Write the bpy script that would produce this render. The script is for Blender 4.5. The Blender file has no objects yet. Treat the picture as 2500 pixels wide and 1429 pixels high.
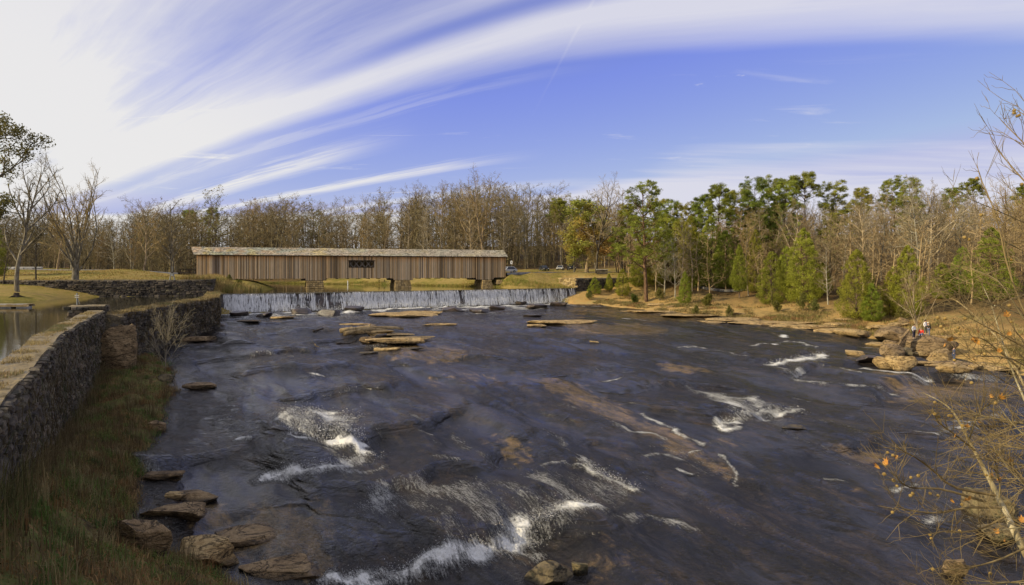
import bpy, math, random
import numpy as np

# ------------------------------------------------------------------ camera, sky, sun, exposure
S = bpy.context.scene
COL = S.collection
EYE = 14.0                       # eye height above the lowest pool of the shoals
FPX, HOR = 1629.0, 660.0         # focal length and horizon row, in pixels of a 2500 px wide frame
cam = bpy.data.cameras.new("camera")
cam.sensor_width = 36.0
cam.lens = 36.0 * FPX / 2500.0
cam.shift_y = -(714.5 - HOR) / 2500.0
cam.clip_start, cam.clip_end = 0.1, 3000.0
camo = bpy.data.objects.new("camera", cam)
COL.objects.link(camo)
camo.location = (0, 0, EYE)
camo.rotation_euler = (math.radians(90), 0, 0)
S.camera = camo

SUN_AZ, SUN_EL = math.radians(-111), math.radians(27)   # azimuth from +Y (view direction), negative = left
sdir = (math.sin(SUN_AZ) * math.cos(SUN_EL), math.cos(SUN_AZ) * math.cos(SUN_EL), math.sin(SUN_EL))
sl = bpy.data.lights.new("sun", 'SUN')
sl.energy = 5.0
sl.angle = math.radians(0.6)
sl.color = (1.0, 0.84, 0.56)
slo = bpy.data.objects.new("sun", sl)
COL.objects.link(slo)
from mathutils import Vector
slo.rotation_euler = Vector(sdir).to_track_quat('Z', 'Y').to_euler()
slo.location = (-60, 20, 80)

S.view_settings.view_transform = 'Standard'
S.view_settings.look = 'None'
S.view_settings.exposure = 0.0
S.view_settings.gamma = 1.0
S.view_settings.use_curve_mapping = False


class N:
    """tiny node expression helper: N(tree, socket-or-number) with arithmetic"""
    def __init__(s, t, v): s.t, s.v = t, v
    def _m(s, op, b=None, c=None):
        n = s.t.nodes.new('ShaderNodeMath'); n.operation = op
        for i, x in enumerate((s, b, c)):
            if x is None: continue
            x = x.v if isinstance(x, N) else x
            if isinstance(x, (int, float)): n.inputs[i].default_value = x
            else: s.t.links.new(x, n.inputs[i])
        return N(s.t, n.outputs[0])
    def __add__(s, b): return s._m('ADD', b)
    def __radd__(s, b): return s._m('ADD', b)
    def __sub__(s, b): return s._m('SUBTRACT', b)
    def __rsub__(s, b): return N(s.t, b)._m('SUBTRACT', s)
    def __mul__(s, b): return s._m('MULTIPLY', b)
    def __rmul__(s, b): return s._m('MULTIPLY', b)
    def __truediv__(s, b): return s._m('DIVIDE', b)
    def max(s, b): return s._m('MAXIMUM', b)
    def min(s, b): return s._m('MINIMUM', b)
    def sqrt(s): return s._m('SQRT')
    def abs(s): return s._m('ABSOLUTE')
    def pow(s, b): return s._m('POWER', b)
    def ss(s, a, b):
        n = s.t.nodes.new('ShaderNodeMapRange'); n.interpolation_type = 'SMOOTHSTEP'
        s.t.links.new(s.v, n.inputs['Value'])
        for k, x in (('From Min', a), ('From Max', b)):
            n.inputs[k].default_value = x
        return N(s.t, n.outputs['Result'])


def comb(t, x, y, z=0.0):
    n = t.nodes.new('ShaderNodeCombineXYZ')
    for i, q in enumerate((x, y, z)):
        q = q.v if isinstance(q, N) else q
        if isinstance(q, (int, float)): n.inputs[i].default_value = q
        else: t.links.new(q, n.inputs[i])
    return n.outputs[0]


def noise(t, vec, scale, detail=4, rough=0.5, dist=0.0, typ='FBM'):
    n = t.nodes.new('ShaderNodeTexNoise')
    n.inputs['Scale'].default_value = scale
    n.inputs['Detail'].default_value = detail
    n.inputs['Roughness'].default_value = rough
    n.inputs['Distortion'].default_value = dist
    if vec is not None: t.links.new(vec, n.inputs['Vector'])
    return N(t, n.outputs['Fac'])


def mixc(t, f, a, b, mode='MIX'):
    n = t.nodes.new('ShaderNodeMix'); n.data_type = 'RGBA'; n.blend_type = mode
    for sock, x in ((n.inputs['Factor'], f), (n.inputs['A'], a), (n.inputs['B'], b)):
        x = x.v if isinstance(x, N) else x
        if isinstance(x, (int, float)): sock.default_value = x
        elif isinstance(x, tuple): sock.default_value = (*x, 1.0) if len(x) == 3 else x
        else: t.links.new(x, sock)
    return n.outputs['Result']


w = bpy.data.worlds.new("World")
S.world = w
w.use_nodes = True
wt = w.node_tree
wt.nodes.clear()
wo = wt.nodes.new('ShaderNodeOutputWorld')
bg = wt.nodes.new('ShaderNodeBackground')
bg.inputs['Strength'].default_value = 0.1
wt.links.new(bg.outputs[0], wo.inputs[0])
sky = wt.nodes.new('ShaderNodeTexSky')
sky.sky_type = 'NISHITA'
sky.sun_disc = False
sky.sun_elevation = SUN_EL
sky.sun_rotation = SUN_AZ
sky.air_density, sky.dust_density, sky.ozone_density = 1.0, 0.0, 3.0
tc = wt.nodes.new('ShaderNodeTexCoord')
sx = wt.nodes.new('ShaderNodeSeparateXYZ')
wt.links.new(tc.outputs['Generated'], sx.inputs[0])
dx, dy, dz = (N(wt, sx.outputs[i]) for i in range(3))
zc = dz.max(0.025)
px, py = dx / zc, dy.max(0.05) / zc                 # where the view ray meets a cloud deck one unit up
xx = px - 0.2
g = (((xx * xx) + 0.64).sqrt() - xx) * 0.51 + 2.65   # lower edge of the big cirrus band
warp = noise(wt, comb(wt, px * 0.5, py * 0.5), 1.0, 3) - 0.5
tt = py - g + warp * 0.22
streak = noise(wt, comb(wt, px * 0.34 + warp * 0.6, tt * 1.25 + px * 0.12), 1.1, 8, 0.52, 0.35)
fib = noise(wt, comb(wt, px * 0.8, tt * 6.0 + px * 0.5, 3.0), 1.5, 8, 0.62, 0.5)
edge = (tt + (streak - 0.5) * 0.7).ss(0.24, -0.30)
band = edge * ((tt.ss(-1.05, -0.15) * 0.48 + tt.ss(-1.0, -2.4) * 0.32 + 0.42) + (streak - 0.5) * 1.25 + (fib - 0.5) * 0.3)  # overhead cloud, out of view, thickened to whiten the ambient light
gap = 1.0 - (tt + 0.62 + px * 0.05).abs().ss(0.22, 0.0) * px.ss(-1.6, -0.3) * px.ss(1.0, 0.1) * 0.85
band = band * gap
leftfill = px.ss(-0.2, -3.2) * tt.ss(2.2, -1.2) * (0.60 + (streak - 0.5) * 1.15 + (fib - 0.5) * 0.2)
def lane(c, wd, slope):
    return ((tt - c - slope * px) + (fib - 0.5) * 0.55).abs().ss(wd, 0.0)
l1 = lane(0.95, 0.50, -0.21) * px.ss(-0.6, -2.2) * (0.75 + (fib - 0.5) * 1.6)
l2 = lane(2.78, 0.40, -0.07) * px.ss(0.35, -1.0) * (0.8 + (fib - 0.5) * 1.4)
l3 = lane(4.9, 0.6, -0.1) * px.ss(2.0, -0.5) * (0.9 + (fib - 0.5) * 1.4) + lane(6.6, 0.8, 0.05) * px.ss(2.6, 0.0) * 0.8 + lane(0.35, 0.18, -0.05) * px.ss(0.6, -0.6) * 0.35
hz = noise(wt, comb(wt, px * 0.16, py * 0.55, 7.0), 1.2, 7, 0.58, 0.5)
low = (py + (hz - 0.5) * 7.0 + px.ss(0.6, 2.4) * 0.8 - px.ss(1.8, -0.6) * 5.0).ss(5.6, 8.2) * 0.92
wisp = noise(wt, comb(wt, px * 0.7, py * 1.9, 1.0), 1.3, 7, 0.62, 0.6)
wisps = wisp.ss(0.60, 0.80) * py.ss(2.7, 4.5) * 0.55
puffs = noise(wt, comb(wt, px * 4.0, py * 5.0, 2.0), 1.6, 4, 0.6).ss(0.66, 0.78) * (py - 3.55).abs().ss(0.45, 0.0) * (px - 1.3).abs().ss(0.8, 0.1) * 0.5
cr = (px - 0.303 + (py - 2.47) * 0.0927 + warp * 0.03).abs()             # old contrail crossing the band
cloud = (band.max(0.0) + leftfill.max(0.0) + l1.max(0.0) + l2.max(0.0) + l3.max(0.0) * 0.6 + low + wisps + puffs
         + cr.ss(0.012, 0.0) * py.ss(4.6, 2.6) * 0.09).min(0.93).max(0.0)
base = mixc(wt, 1.0, mixc(wt, 1.0, sky.outputs[0], (1.36, 1.06, 1.72), 'MULTIPLY'), (4.6, 5.0, 7.7), 'DARKEN')
warmth = px.ss(0.5, -2.4)
cwhite = mixc(wt, warmth, (7.2, 7.2, 8.1), (8.6, 8.45, 8.2))
wt.links.new(mixc(wt, cloud, base, cwhite), bg.inputs['Color'])

# ------------------------------------------------------------------ general helpers
rng = np.random.default_rng(11)


def PX(u, v, Y):
    return np.array([(u - 1250) / FPX * Y, Y, EYE - (v - HOR) / FPX * Y])


def onz(u, v, z):
    return PX(u, v, (EYE - z) * FPX / (v - HOR))


def lerp(a, b, t): return a + (b - a) * t


def h3(ix, iy, iz):
    n = (ix.astype(np.int64) * 374761393 + iy.astype(np.int64) * 668265263 + iz.astype(np.int64) * 2147483647) & 0xffffffff
    n = ((n ^ (n >> 13)) * 1274126177) & 0xffffffff
    n = n ^ (n >> 16)
    return (n & 0xffff) / 65535.0


def vn(x, y, z=0.0):
    x, y, z = np.broadcast_arrays(np.asarray(x, float), np.asarray(y, float), np.asarray(z, float))
    fx, fy, fz = np.floor(x), np.floor(y), np.floor(z)
    a, b, c = x - fx, y - fy, z - fz
    a, b, c = (q * q * (3 - 2 * q) for q in (a, b, c))
    r = 0
    for i in (0, 1):
        for j in (0, 1):
            for k in (0, 1):
                r = r + h3(fx + i, fy + j, fz + k) * (a if i else 1 - a) * (b if j else 1 - b) * (c if k else 1 - c)
    return r


def fbm(x, y, z=0.0, o=4):
    s, a, t = 0, 1.0, 0
    for i in range(o):
        s = s + vn(np.asarray(x) * 2 ** i + 17 * i, np.asarray(y) * 2 ** i + 5 * i, np.asarray(z) * 2 ** i) * a
        t += a
        a *= 0.5
    return s / t - 0.5


_TAB = np.random.default_rng(3).random((64, 64, 8)).tolist()


def sfb(x, y, z=0, o=3):
    """quick scalar fractal noise, about -0.5..0.5"""
    r, a, t = 0.0, 1.0, 0.0
    for i in range(o):
        X, Y = x * 2 ** i + 3.7 * i, y * 2 ** i + 1.3 * i
        ix, iy = math.floor(X), math.floor(Y)
        fx, fy = X - ix, Y - iy
        fx, fy = fx * fx * (3 - 2 * fx), fy * fy * (3 - 2 * fy)
        zi = (int(z) + i) % 8
        g = lambda p, q: _TAB[p % 64][q % 64][zi]
        r += a * ((g(ix, iy) * (1 - fx) + g(ix + 1, iy) * fx) * (1 - fy) + (g(ix, iy + 1) * (1 - fx) + g(ix + 1, iy + 1) * fx) * fy)
        t += a
        a *= 0.5
    return r / t - 0.5


def mesh_np(name, V, F, mat=None, smooth=False, attrs=None):
    V = np.asarray(V, np.float32).reshape(-1, 3)
    me = bpy.data.meshes.new(name)
    if isinstance(F, np.ndarray) and F.ndim == 2:
        n, k = F.shape
        me.vertices.add(len(V)); me.vertices.foreach_set('co', V.ravel())
        me.loops.add(n * k); me.loops.foreach_set('vertex_index', F.astype(np.int32).ravel())
        me.polygons.add(n)
        me.polygons.foreach_set('loop_start', np.arange(0, n * k, k, dtype=np.int32))
        me.update(calc_edges=True)
    else:
        me.from_pydata([tuple(map(float, v)) for v in V], [], [tuple(map(int, f)) for f in F])
    if attrs:
        for k, a in attrs.items():
            a = np.asarray(a, np.float32)
            if a.ndim == 1:
                at = me.attributes.new(k, 'FLOAT', 'POINT'); at.data.foreach_set('value', a)
            else:
                at = me.attributes.new(k, 'FLOAT_COLOR', 'POINT')
                at.data.foreach_set('color', np.concatenate([a, np.ones((len(a), 1), np.float32)], 1).ravel())
    if mat: me.materials.append(mat)
    if smooth: me.polygons.foreach_set('use_smooth', np.ones(len(me.polygons), bool))
    return me


def wl(o):
    v = np.zeros(3)
    while o is not None:
        v += np.array(o.location); o = o.parent
    return v


def ob(name, me, parent=None, loc=None):
    o = bpy.data.objects.new(name, me)
    COL.objects.link(o)
    if parent is not None: o.parent = parent
    if loc is not None: o.location = [float(q) for q in loc]
    return o


def tag(o, label=None, cat=None, group=None, kind=None):
    if label: o['label'] = label
    if cat: o['category'] = cat
    if group: o['group'] = group
    if kind: o['kind'] = kind
    return o


def empty(name, loc, label=None, cat=None, group=None, rz=0.0):
    o = ob(name, None, None, loc)
    o.rotation_euler = (0, 0, rz)
    o.empty_display_size = 0.3
    return tag(o, label, cat, group)


def part(name, V, F, mat, parent, smooth=False, attrs=None, kind=None):
    """V in world coordinates; parent chain must be unrotated"""
    V = np.asarray(V, float).reshape(-1, 3) - wl(parent)
    o = ob(name, mesh_np(name, V, F, mat, smooth, attrs), parent)
    if kind: o['kind'] = kind
    return o


class MB:
    def __init__(s): s.V, s.F, s.C, s.n = [], [], [], 0
    def add(s, V, F, c=None):
        V = np.asarray(V, float).reshape(-1, 3)
        s.V.append(V)
        s.F += [tuple(int(i) + s.n for i in f) for f in F]
        if c is not None: s.C.append(np.tile(np.asarray(c, float), (len(V), 1)) if np.ndim(c) == 1 else np.asarray(c))
        s.n += len(V)
    def out(s): return np.concatenate(s.V), s.F, (np.concatenate(s.C) if s.C else None)


BOXF = [(0, 3, 2, 1), (4, 5, 6, 7), (0, 1, 5, 4), (1, 2, 6, 5), (2, 3, 7, 6), (3, 0, 4, 7)]


def box(c, ax, ay, az):
    """box about centre c with half-axis vectors"""
    c, ax, ay, az = (np.asarray(q, float) for q in (c, ax, ay, az))
    return np.array([c - ax - ay - az, c + ax - ay - az, c + ax + ay - az, c - ax + ay - az,
                     c - ax - ay + az, c + ax - ay + az, c + ax + ay + az, c - ax + ay + az]), BOXF


def boxa(x0, x1, y0, y1, z0, z1):
    return box(((x0 + x1) / 2, (y0 + y1) / 2, (z0 + z1) / 2), ((x1 - x0) / 2, 0, 0), (0, (y1 - y0) / 2, 0), (0, 0, (z1 - z0) / 2))


def tubes(P, R, sides):
    """P (B,n,3), R (B,n) -> V, F for many tapered tubes at once"""
    P, R = np.asarray(P, float), np.asarray(R, float)
    B, n, _ = P.shape
    T = np.gradient(P, axis=1)
    T /= np.linalg.norm(T, axis=2, keepdims=True) + 1e-9
    ref = np.where(np.abs(T[..., 2:3]) > 0.8, np.array([1.0, 0, 0]), np.array([0, 0, 1.0]))
    U = np.cross(T, ref); U /= np.linalg.norm(U, axis=2, keepdims=True) + 1e-9
    W = np.cross(T, U)
    a = np.arange(sides) * 2 * math.pi / sides
    ring = (U[:, :, None] * np.cos(a)[None, None, :, None] + W[:, :, None] * np.sin(a)[None, None, :, None]) * R[:, :, None, None]
    V = (P[:, :, None] + ring).reshape(-1, 3)
    b, i, k = np.meshgrid(np.arange(B), np.arange(n - 1), np.arange(sides), indexing='ij')
    o = (b * n + i) * sides
    k2 = (k + 1) % sides
    F = np.stack([o + k, o + k2, o + sides + k2, o + sides + k], -1).reshape(-1, 4)
    return V, F


def joinq(lst):
    Vs, Fs, n = [], [], 0
    for V, F in lst:
        Vs.append(V); Fs.append(np.asarray(F) + n); n += len(V)
    return np.concatenate(Vs), np.concatenate(Fs)


def resample(pts, n):
    p = np.asarray(pts, float)
    d = np.r_[0, np.cumsum(np.linalg.norm(np.diff(p, axis=0), axis=1))]
    t = np.linspace(0, d[-1], n)
    return np.stack([np.interp(t, d, p[:, i]) for i in range(p.shape[1])], 1)


def catmull(pts, n):
    p = np.asarray(pts, float)
    q = np.vstack([2 * p[0] - p[1], p, 2 * p[-1] - p[-2]])
    t = np.linspace(0, len(p) - 1 - 1e-6, n)
    i = t.astype(int); f = (t - i)[:, None]
    a, b, c, d = q[i], q[i + 1], q[i + 2], q[i + 3]
    return 0.5 * (2 * b + (c - a) * f + (2 * a - 5 * b + 4 * c - d) * f ** 2 + (3 * b - a - 3 * c + d) * f ** 3)


# ------------------------------------------------------------------ materials
MATS = {}


def mat_new(name, rough=0.85, spec=0.3):
    m = bpy.data.materials.new(name)
    m.use_nodes = True
    b = m.node_tree.nodes['Principled BSDF']
    b.inputs['Roughness'].default_value = rough
    b.inputs['Specular IOR Level'].default_value = spec
    MATS[name] = m
    return m, m.node_tree, b


def coords(t, kind='Object'):
    n = t.nodes.new('ShaderNodeTexCoord')
    return n.outputs[kind]


def geo_pos(t):
    return t.nodes.new('ShaderNodeNewGeometry').outputs['Position']


def mapping(t, vec, scale=(1, 1, 1), rot=(0, 0, 0)):
    n = t.nodes.new('ShaderNodeMapping')
    n.inputs['Scale'].default_value = scale
    n.inputs['Rotation'].default_value = rot
    t.links.new(vec, n.inputs['Vector'])
    return n.outputs[0]


def attr(t, name, out='Fac'):
    n = t.nodes.new('ShaderNodeAttribute'); n.attribute_name = name
    return n.outputs[out]


def bump(t, b, h, strength=0.5, dist=0.1):
    n = t.nodes.new('ShaderNodeBump')
    n.inputs['Strength'].default_value = strength
    n.inputs['Distance'].default_value = dist
    t.links.new(h.v if isinstance(h, N) else h, n.inputs['Height'])
    t.links.new(n.outputs[0], b.inputs['Normal'])
    return n


def ramp(t, f, stops):
    n = t.nodes.new('ShaderNodeValToRGB')
    e = n.color_ramp.elements
    while len(e) < len(stops): e.new(0.5)
    for q, (p, c) in zip(e, stops):
        q.position = p; q.color = (*c, 1.0)
    t.links.new(f.v if isinstance(f, N) else f, n.inputs[0])
    return n.outputs[0]


def objrand(t):
    return N(t, t.nodes.new('ShaderNodeObjectInfo').outputs['Random'])


def mat_noise(name, stops, scale=1.0, rough=0.9, spec=0.2, bstr=0.5, bdist=0.1, bscale=6.0, stretch=(1, 1, 1), world=True, orand=0.0, tint=False):
    m, t, b = mat_new(name, rough, spec)
    p = geo_pos(t) if world else coords(t)
    q = mapping(t, p, stretch)
    n1 = noise(t, q, scale, 6, 0.6)
    n2 = noise(t, q, scale * 7, 4, 0.6)
    f = (n1 - 0.5) * 1.7 + 0.5 + (n2 - 0.5) * 0.7
    c = ramp(t, f, stops)
    if orand:
        r = objrand(t)
        k = r * (2 * orand) + (1 - orand)
        c = mixc(t, 1.0, c, comb(t, k, k, k), 'MULTIPLY')
    if tint:
        c = mixc(t, 1.0, c, attr(t, 'tint', 'Color'), 'MULTIPLY')
    t.links.new(c, b.inputs['Base Color'])
    n3 = noise(t, q, bscale, 5, 0.65)
    bump(t, b, n3, bstr, bdist)
    return m


def wetten(m, z0=0.05, z1=0.22):
    '''dark wet band at the waterline, in the rock's own height above the water'''
    t = m.node_tree
    b = t.nodes['Principled BSDF']
    src = b.inputs['Base Color'].links[0].from_socket
    sp_ = t.nodes.new('ShaderNodeSeparateXYZ'); t.links.new(coords(t), sp_.inputs[0])
    z = N(t, sp_.outputs[2])
    n = noise(t, geo_pos(t), 1.5, 4, 0.6)
    wet = (z + (n - 0.5) * 0.35).ss(z1, z0)
    crack = noise(t, mapping(t, geo_pos(t), (0.6, 0.6, 2.2)), 1.0, 6, 0.6, 1.2)
    ck = (crack - 0.5).abs().ss(0.0, 0.035) * 0.8 + 0.2
    c = mixc(t, 1.0, src, comb(t, ck, ck, ck), 'MULTIPLY')
    c = mixc(t, wet * 0.85, c, mixc(t, 1.0, c, (0.22, 0.21, 0.2), 'MULTIPLY'))
    t.links.new(c, b.inputs['Base Color'])
    t.links.new((wet * -0.5 + 0.85).v, b.inputs['Roughness'])


M_tan = mat_noise('tan_rock', [(0.15, (0.14, 0.09, 0.04)), (0.4, (0.40, 0.27, 0.115)), (0.6, (0.52, 0.37, 0.17)), (0.85, (0.27, 0.19, 0.09))], 0.7, 0.85, 0.25, 1.0, 0.3, 3.0, (1, 1, 2.2))
#BR
M_brownrock = mat_noise('brown_rock', [(0.15, (0.08, 0.055, 0.03)), (0.42, (0.25, 0.17, 0.085)), (0.62, (0.35, 0.245, 0.125)), (0.9, (0.15, 0.11, 0.06))], 0.6, 0.85, 0.25, 1.0, 0.3, 3.0, (1, 1, 2.2))
M_mossrock = mat_noise('mossy_rock', [(0.2, (0.03, 0.03, 0.018)), (0.45, (0.13, 0.10, 0.055)), (0.6, (0.19, 0.15, 0.075)), (0.85, (0.06, 0.065, 0.025))], 0.9, 0.8, 0.3, 0.9, 0.12, 4.0)
M_wetrock = mat_noise('wet_dark_rock', [(0.2, (0.018, 0.015, 0.014)), (0.5, (0.05, 0.038, 0.03)), (0.8, (0.09, 0.06, 0.04))], 0.9, 0.35, 0.5, 0.8, 0.1, 4.0)
for q in (M_tan, M_brownrock, M_mossrock): wetten(q)
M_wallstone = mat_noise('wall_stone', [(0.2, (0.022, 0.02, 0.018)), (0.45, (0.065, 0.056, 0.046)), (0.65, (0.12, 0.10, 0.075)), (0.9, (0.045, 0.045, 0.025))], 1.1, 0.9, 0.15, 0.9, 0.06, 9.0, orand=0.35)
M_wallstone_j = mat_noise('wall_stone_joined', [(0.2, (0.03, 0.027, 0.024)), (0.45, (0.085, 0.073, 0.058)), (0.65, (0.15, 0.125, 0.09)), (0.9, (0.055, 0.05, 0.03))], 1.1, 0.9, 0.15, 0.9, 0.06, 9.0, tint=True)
M_mortar = mat_noise('wall_core', [(0.3, (0.012, 0.011, 0.01)), (0.7, (0.045, 0.04, 0.03))], 2.0, 0.95, 0.1, 0.8, 0.08, 6.0)
M_goldpierlit = mat_noise('gold_pier_and_sunlit_stone', [(0.2, (0.17, 0.12, 0.055)), (0.5, (0.36, 0.27, 0.13)), (0.8, (0.24, 0.19, 0.11))], 1.0, 0.9, 0.15, 0.8, 0.06, 7.0, tint=True)
M_lawn = None


def mat_ground():
    m, t, b = mat_new('ground_cover', 0.95, 0.1)
    p = geo_pos(t)
    n1 = noise(t, p, 0.08, 6, 0.6); n2 = noise(t, p, 0.9, 6, 0.65); n3 = noise(t, p, 6.0, 4, 0.7)
    f = (n1 - 0.5) * 1.2 + (n2 - 0.5) * 1.0 + 0.5
    lawn = ramp(t, f, [(0.2, (0.10, 0.105, 0.02)), (0.45, (0.22, 0.18, 0.042)), (0.62, (0.31, 0.225, 0.075)), (0.85, (0.19, 0.17, 0.04))])
    wood = ramp(t, f, [(0.2, (0.045, 0.034, 0.018)), (0.45, (0.11, 0.078, 0.036)), (0.65, (0.17, 0.105, 0.042)), (0.85, (0.08, 0.07, 0.028))])
    bank = ramp(t, f + (n3 - 0.5) * 0.6, [(0.15, (0.13, 0.09, 0.035)), (0.38, (0.36, 0.25, 0.09)), (0.55, (0.44, 0.27, 0.095)), (0.7, (0.38, 0.29, 0.11)), (0.88, (0.24, 0.20, 0.06))])
    c = mixc(t, attr(t, 'wood'), lawn, wood)
    c = mixc(t, attr(t, 'bank'), c, bank)
    k = (n3 - 0.5) * 1.1 + 1.0
    c = mixc(t, 1.0, c, comb(t, k, k, k), 'MULTIPLY')
    t.links.new(c, b.inputs['Base Color'])
    bump(t, b, n2 * 0.5 + n3 * 0.5, 0.8, 0.25)
    return m


M_ground = mat_ground()
M_bank = mat_noise('bank_soil', [(0.2, (0.05, 0.037, 0.018)), (0.42, (0.14, 0.105, 0.042)), (0.58, (0.12, 0.135, 0.036)), (0.8, (0.27, 0.165, 0.07))], 0.6, 0.95, 0.1, 0.9, 0.2, 4.0)


def mat_bark(name, c0, c1, c2, sc=3.0, orand=0.3):
    m, t, b = mat_new(name, 0.9, 0.15)
    p = mapping(t, coords(t), (1, 1, 0.3))
    n1 = noise(t, p, sc, 5, 0.65)
    c = ramp(t, (n1 - 0.5) * 2.2 + 0.5, [(0.15, c0), (0.5, c1), (0.85, c2)])
    r = objrand(t)
    k = r * (2 * orand) + (1 - orand)
    r2 = (r * 7.31)._m('FRACT')
    c = mixc(t, 1.0, c, comb(t, k * (r2 * 0.2 + 0.92), k, k * (1.08 - r2 * 0.25)), 'MULTIPLY')
    t.links.new(c, b.inputs['Base Color'])
    bump(t, b, n1, 0.7, 0.04)
    return m


M_bark = mat_bark('grey_brown_bark', (0.09, 0.072, 0.05), (0.22, 0.18, 0.12), (0.36, 0.30, 0.21))
M_twig = mat_bark('brown_twig', (0.15, 0.115, 0.055), (0.26, 0.205, 0.10), (0.36, 0.29, 0.15), 1.0)
M_twigdk = mat_bark('dark_twig', (0.05, 0.042, 0.03), (0.10, 0.085, 0.055), (0.17, 0.145, 0.095), 1.0)
M_barkdk = mat_bark('dark_bark', (0.025, 0.02, 0.015), (0.075, 0.062, 0.046), (0.14, 0.12, 0.09))
M_pale = mat_bark('pale_bark', (0.17, 0.14, 0.095), (0.34, 0.29, 0.20), (0.50, 0.44, 0.33), 2.0, 0.2)
M_paletwig = mat_bark('pale_twig', (0.18, 0.145, 0.085), (0.29, 0.235, 0.14), (0.38, 0.32, 0.20), 1.0, 0.2)
M_pinebark = mat_bark('pine_bark', (0.05, 0.034, 0.024), (0.13, 0.088, 0.06), (0.23, 0.16, 0.11), 4.0, 0.15)
M_syc = mat_bark('sycamore_bark', (0.13, 0.10, 0.05), (0.30, 0.25, 0.14), (0.52, 0.46, 0.31), 6.0, 0.05)
M_syctwig = mat_bark('sycamore_twig', (0.10, 0.075, 0.035), (0.20, 0.155, 0.075), (0.28, 0.22, 0.11), 3.0, 0.05)


def mat_leaf(name, c, orand=0.2, rough=0.7, trans=0.38):
    m, t, b = mat_new(name, rough, 0.2)
    r = objrand(t)
    k = r * (2 * orand) + (1 - orand)
    r2 = (r * 5.77)._m('FRACT')
    cc = mixc(t, 1.0, attr(t, 'tint', 'Color'), comb(t, k * c[0] * (r2 * 0.3 + 0.85), k * c[1], k * c[2]), 'MULTIPLY')
    t.links.new(cc, b.inputs['Base Color'])
    tr = t.nodes.new('ShaderNodeBsdfTranslucent')
    t.links.new(cc, tr.inputs['Color'])
    mx = t.nodes.new('ShaderNodeMixShader')
    mx.inputs[0].default_value = trans
    out = [n for n in t.nodes if n.type == 'OUTPUT_MATERIAL'][0]
    t.links.new(b.outputs[0], mx.inputs[1]); t.links.new(tr.outputs[0], mx.inputs[2])
    t.links.new(mx.outputs[0], out.inputs[0])
    return m


M_pine = mat_leaf('pine_needles', (0.26, 0.275, 0.042))
M_cedar = mat_leaf('cedar_foliage', (0.25, 0.27, 0.036))
M_autumn = mat_leaf('autumn_leaves', (1, 1, 1), 0.1)
M_oakleaf = mat_leaf('evergreen_leaves', (0.14, 0.15, 0.05), 0.05)
M_grass = mat_leaf('grass_blades', (1, 1, 1), 0.0, 0.8, 0.3)
M_sycleaf = mat_noise('sycamore_leaf', [(0.2, (0.28, 0.11, 0.02)), (0.5, (0.48, 0.23, 0.045)), (0.8, (0.55, 0.31, 0.07))], 9.0, 0.7, 0.3, 0.4, 0.02, 30.0)
M_ball = mat_noise('seed_ball', [(0.2, (0.22, 0.14, 0.04)), (0.6, (0.40, 0.27, 0.085)), (0.9, (0.48, 0.34, 0.13))], 40.0, 0.9, 0.2, 1.0, 0.01, 200.0)


def flat(name, c, rough=0.6, spec=0.4, metal=0.0, var=0.25, sc=6.0):
    m, t, b = mat_new(name, rough, spec)
    b.inputs['Metallic'].default_value = metal
    n1 = noise(t, coords(t), sc, 5, 0.6)
    k = (n1 - 0.5) * (2 * var) + 1.0
    t.links.new(mixc(t, 1.0, (c[0], c[1], c[2]), comb(t, k, k, k), 'MULTIPLY'), b.inputs['Base Color'])
    return m


def mat_wood(name):
    m, t, b = mat_new(name, 0.9, 0.15)
    p = mapping(t, geo_pos(t), (5, 5, 0.35))
    n1 = noise(t, p, 2.0, 6, 0.65)
    k = (n1 - 0.5) * 1.1 + 1.0
    t.links.new(mixc(t, 1.0, attr(t, 'tint', 'Color'), comb(t, k, k, k), 'MULTIPLY'), b.inputs['Base Color'])
    bump(t, b, n1, 0.5, 0.02)
    return m


M_board = mat_wood('weathered_boards')
M_shingle = mat_wood('lichen_shingles')
M_darkwood = mat_noise('dark_timber', [(0.2, (0.02, 0.015, 0.01)), (0.6, (0.06, 0.045, 0.032)), (0.9, (0.10, 0.08, 0.06))], 2.0, 0.9, 0.2, 0.5, 0.03, 12.0)
M_driftwood = mat_noise('driftwood', [(0.2, (0.10, 0.07, 0.035)), (0.5, (0.30, 0.22, 0.11)), (0.8, (0.42, 0.32, 0.18))], 1.5, 0.9, 0.2, 0.7, 0.03, 12.0)
M_concrete = mat_noise('concrete', [(0.2, (0.25, 0.24, 0.21)), (0.6, (0.42, 0.40, 0.36)), (0.9, (0.5, 0.48, 0.44))], 1.5, 0.9, 0.2, 0.4, 0.02, 12.0)
M_asphalt = mat_noise('asphalt', [(0.2, (0.13, 0.125, 0.12)), (0.6, (0.22, 0.215, 0.21)), (0.9, (0.28, 0.27, 0.26))], 0.8, 0.9, 0.2, 0.4, 0.02, 12.0)
M_path = mat_noise('path_gravel', [(0.2, (0.08, 0.075, 0.07)), (0.6, (0.14, 0.13, 0.115)), (0.9, (0.19, 0.17, 0.15))], 0.8, 0.9, 0.2, 0.4, 0.02, 12.0)
M_white = flat('white_paint', (0.8, 0.8, 0.77), 0.5)
M_black = flat('black_paint', (0.02, 0.02, 0.02), 0.4)
M_metal = flat('grey_metal', (0.25, 0.26, 0.25), 0.5, 0.5, 0.3)
M_glass = flat('dark_glass', (0.02, 0.025, 0.03), 0.08, 0.6)
M_tyre = flat('tyre_rubber', (0.02, 0.02, 0.02), 0.85)
M_chrome = flat('headlight_glass', (0.7, 0.7, 0.68), 0.15, 0.6)

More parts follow.
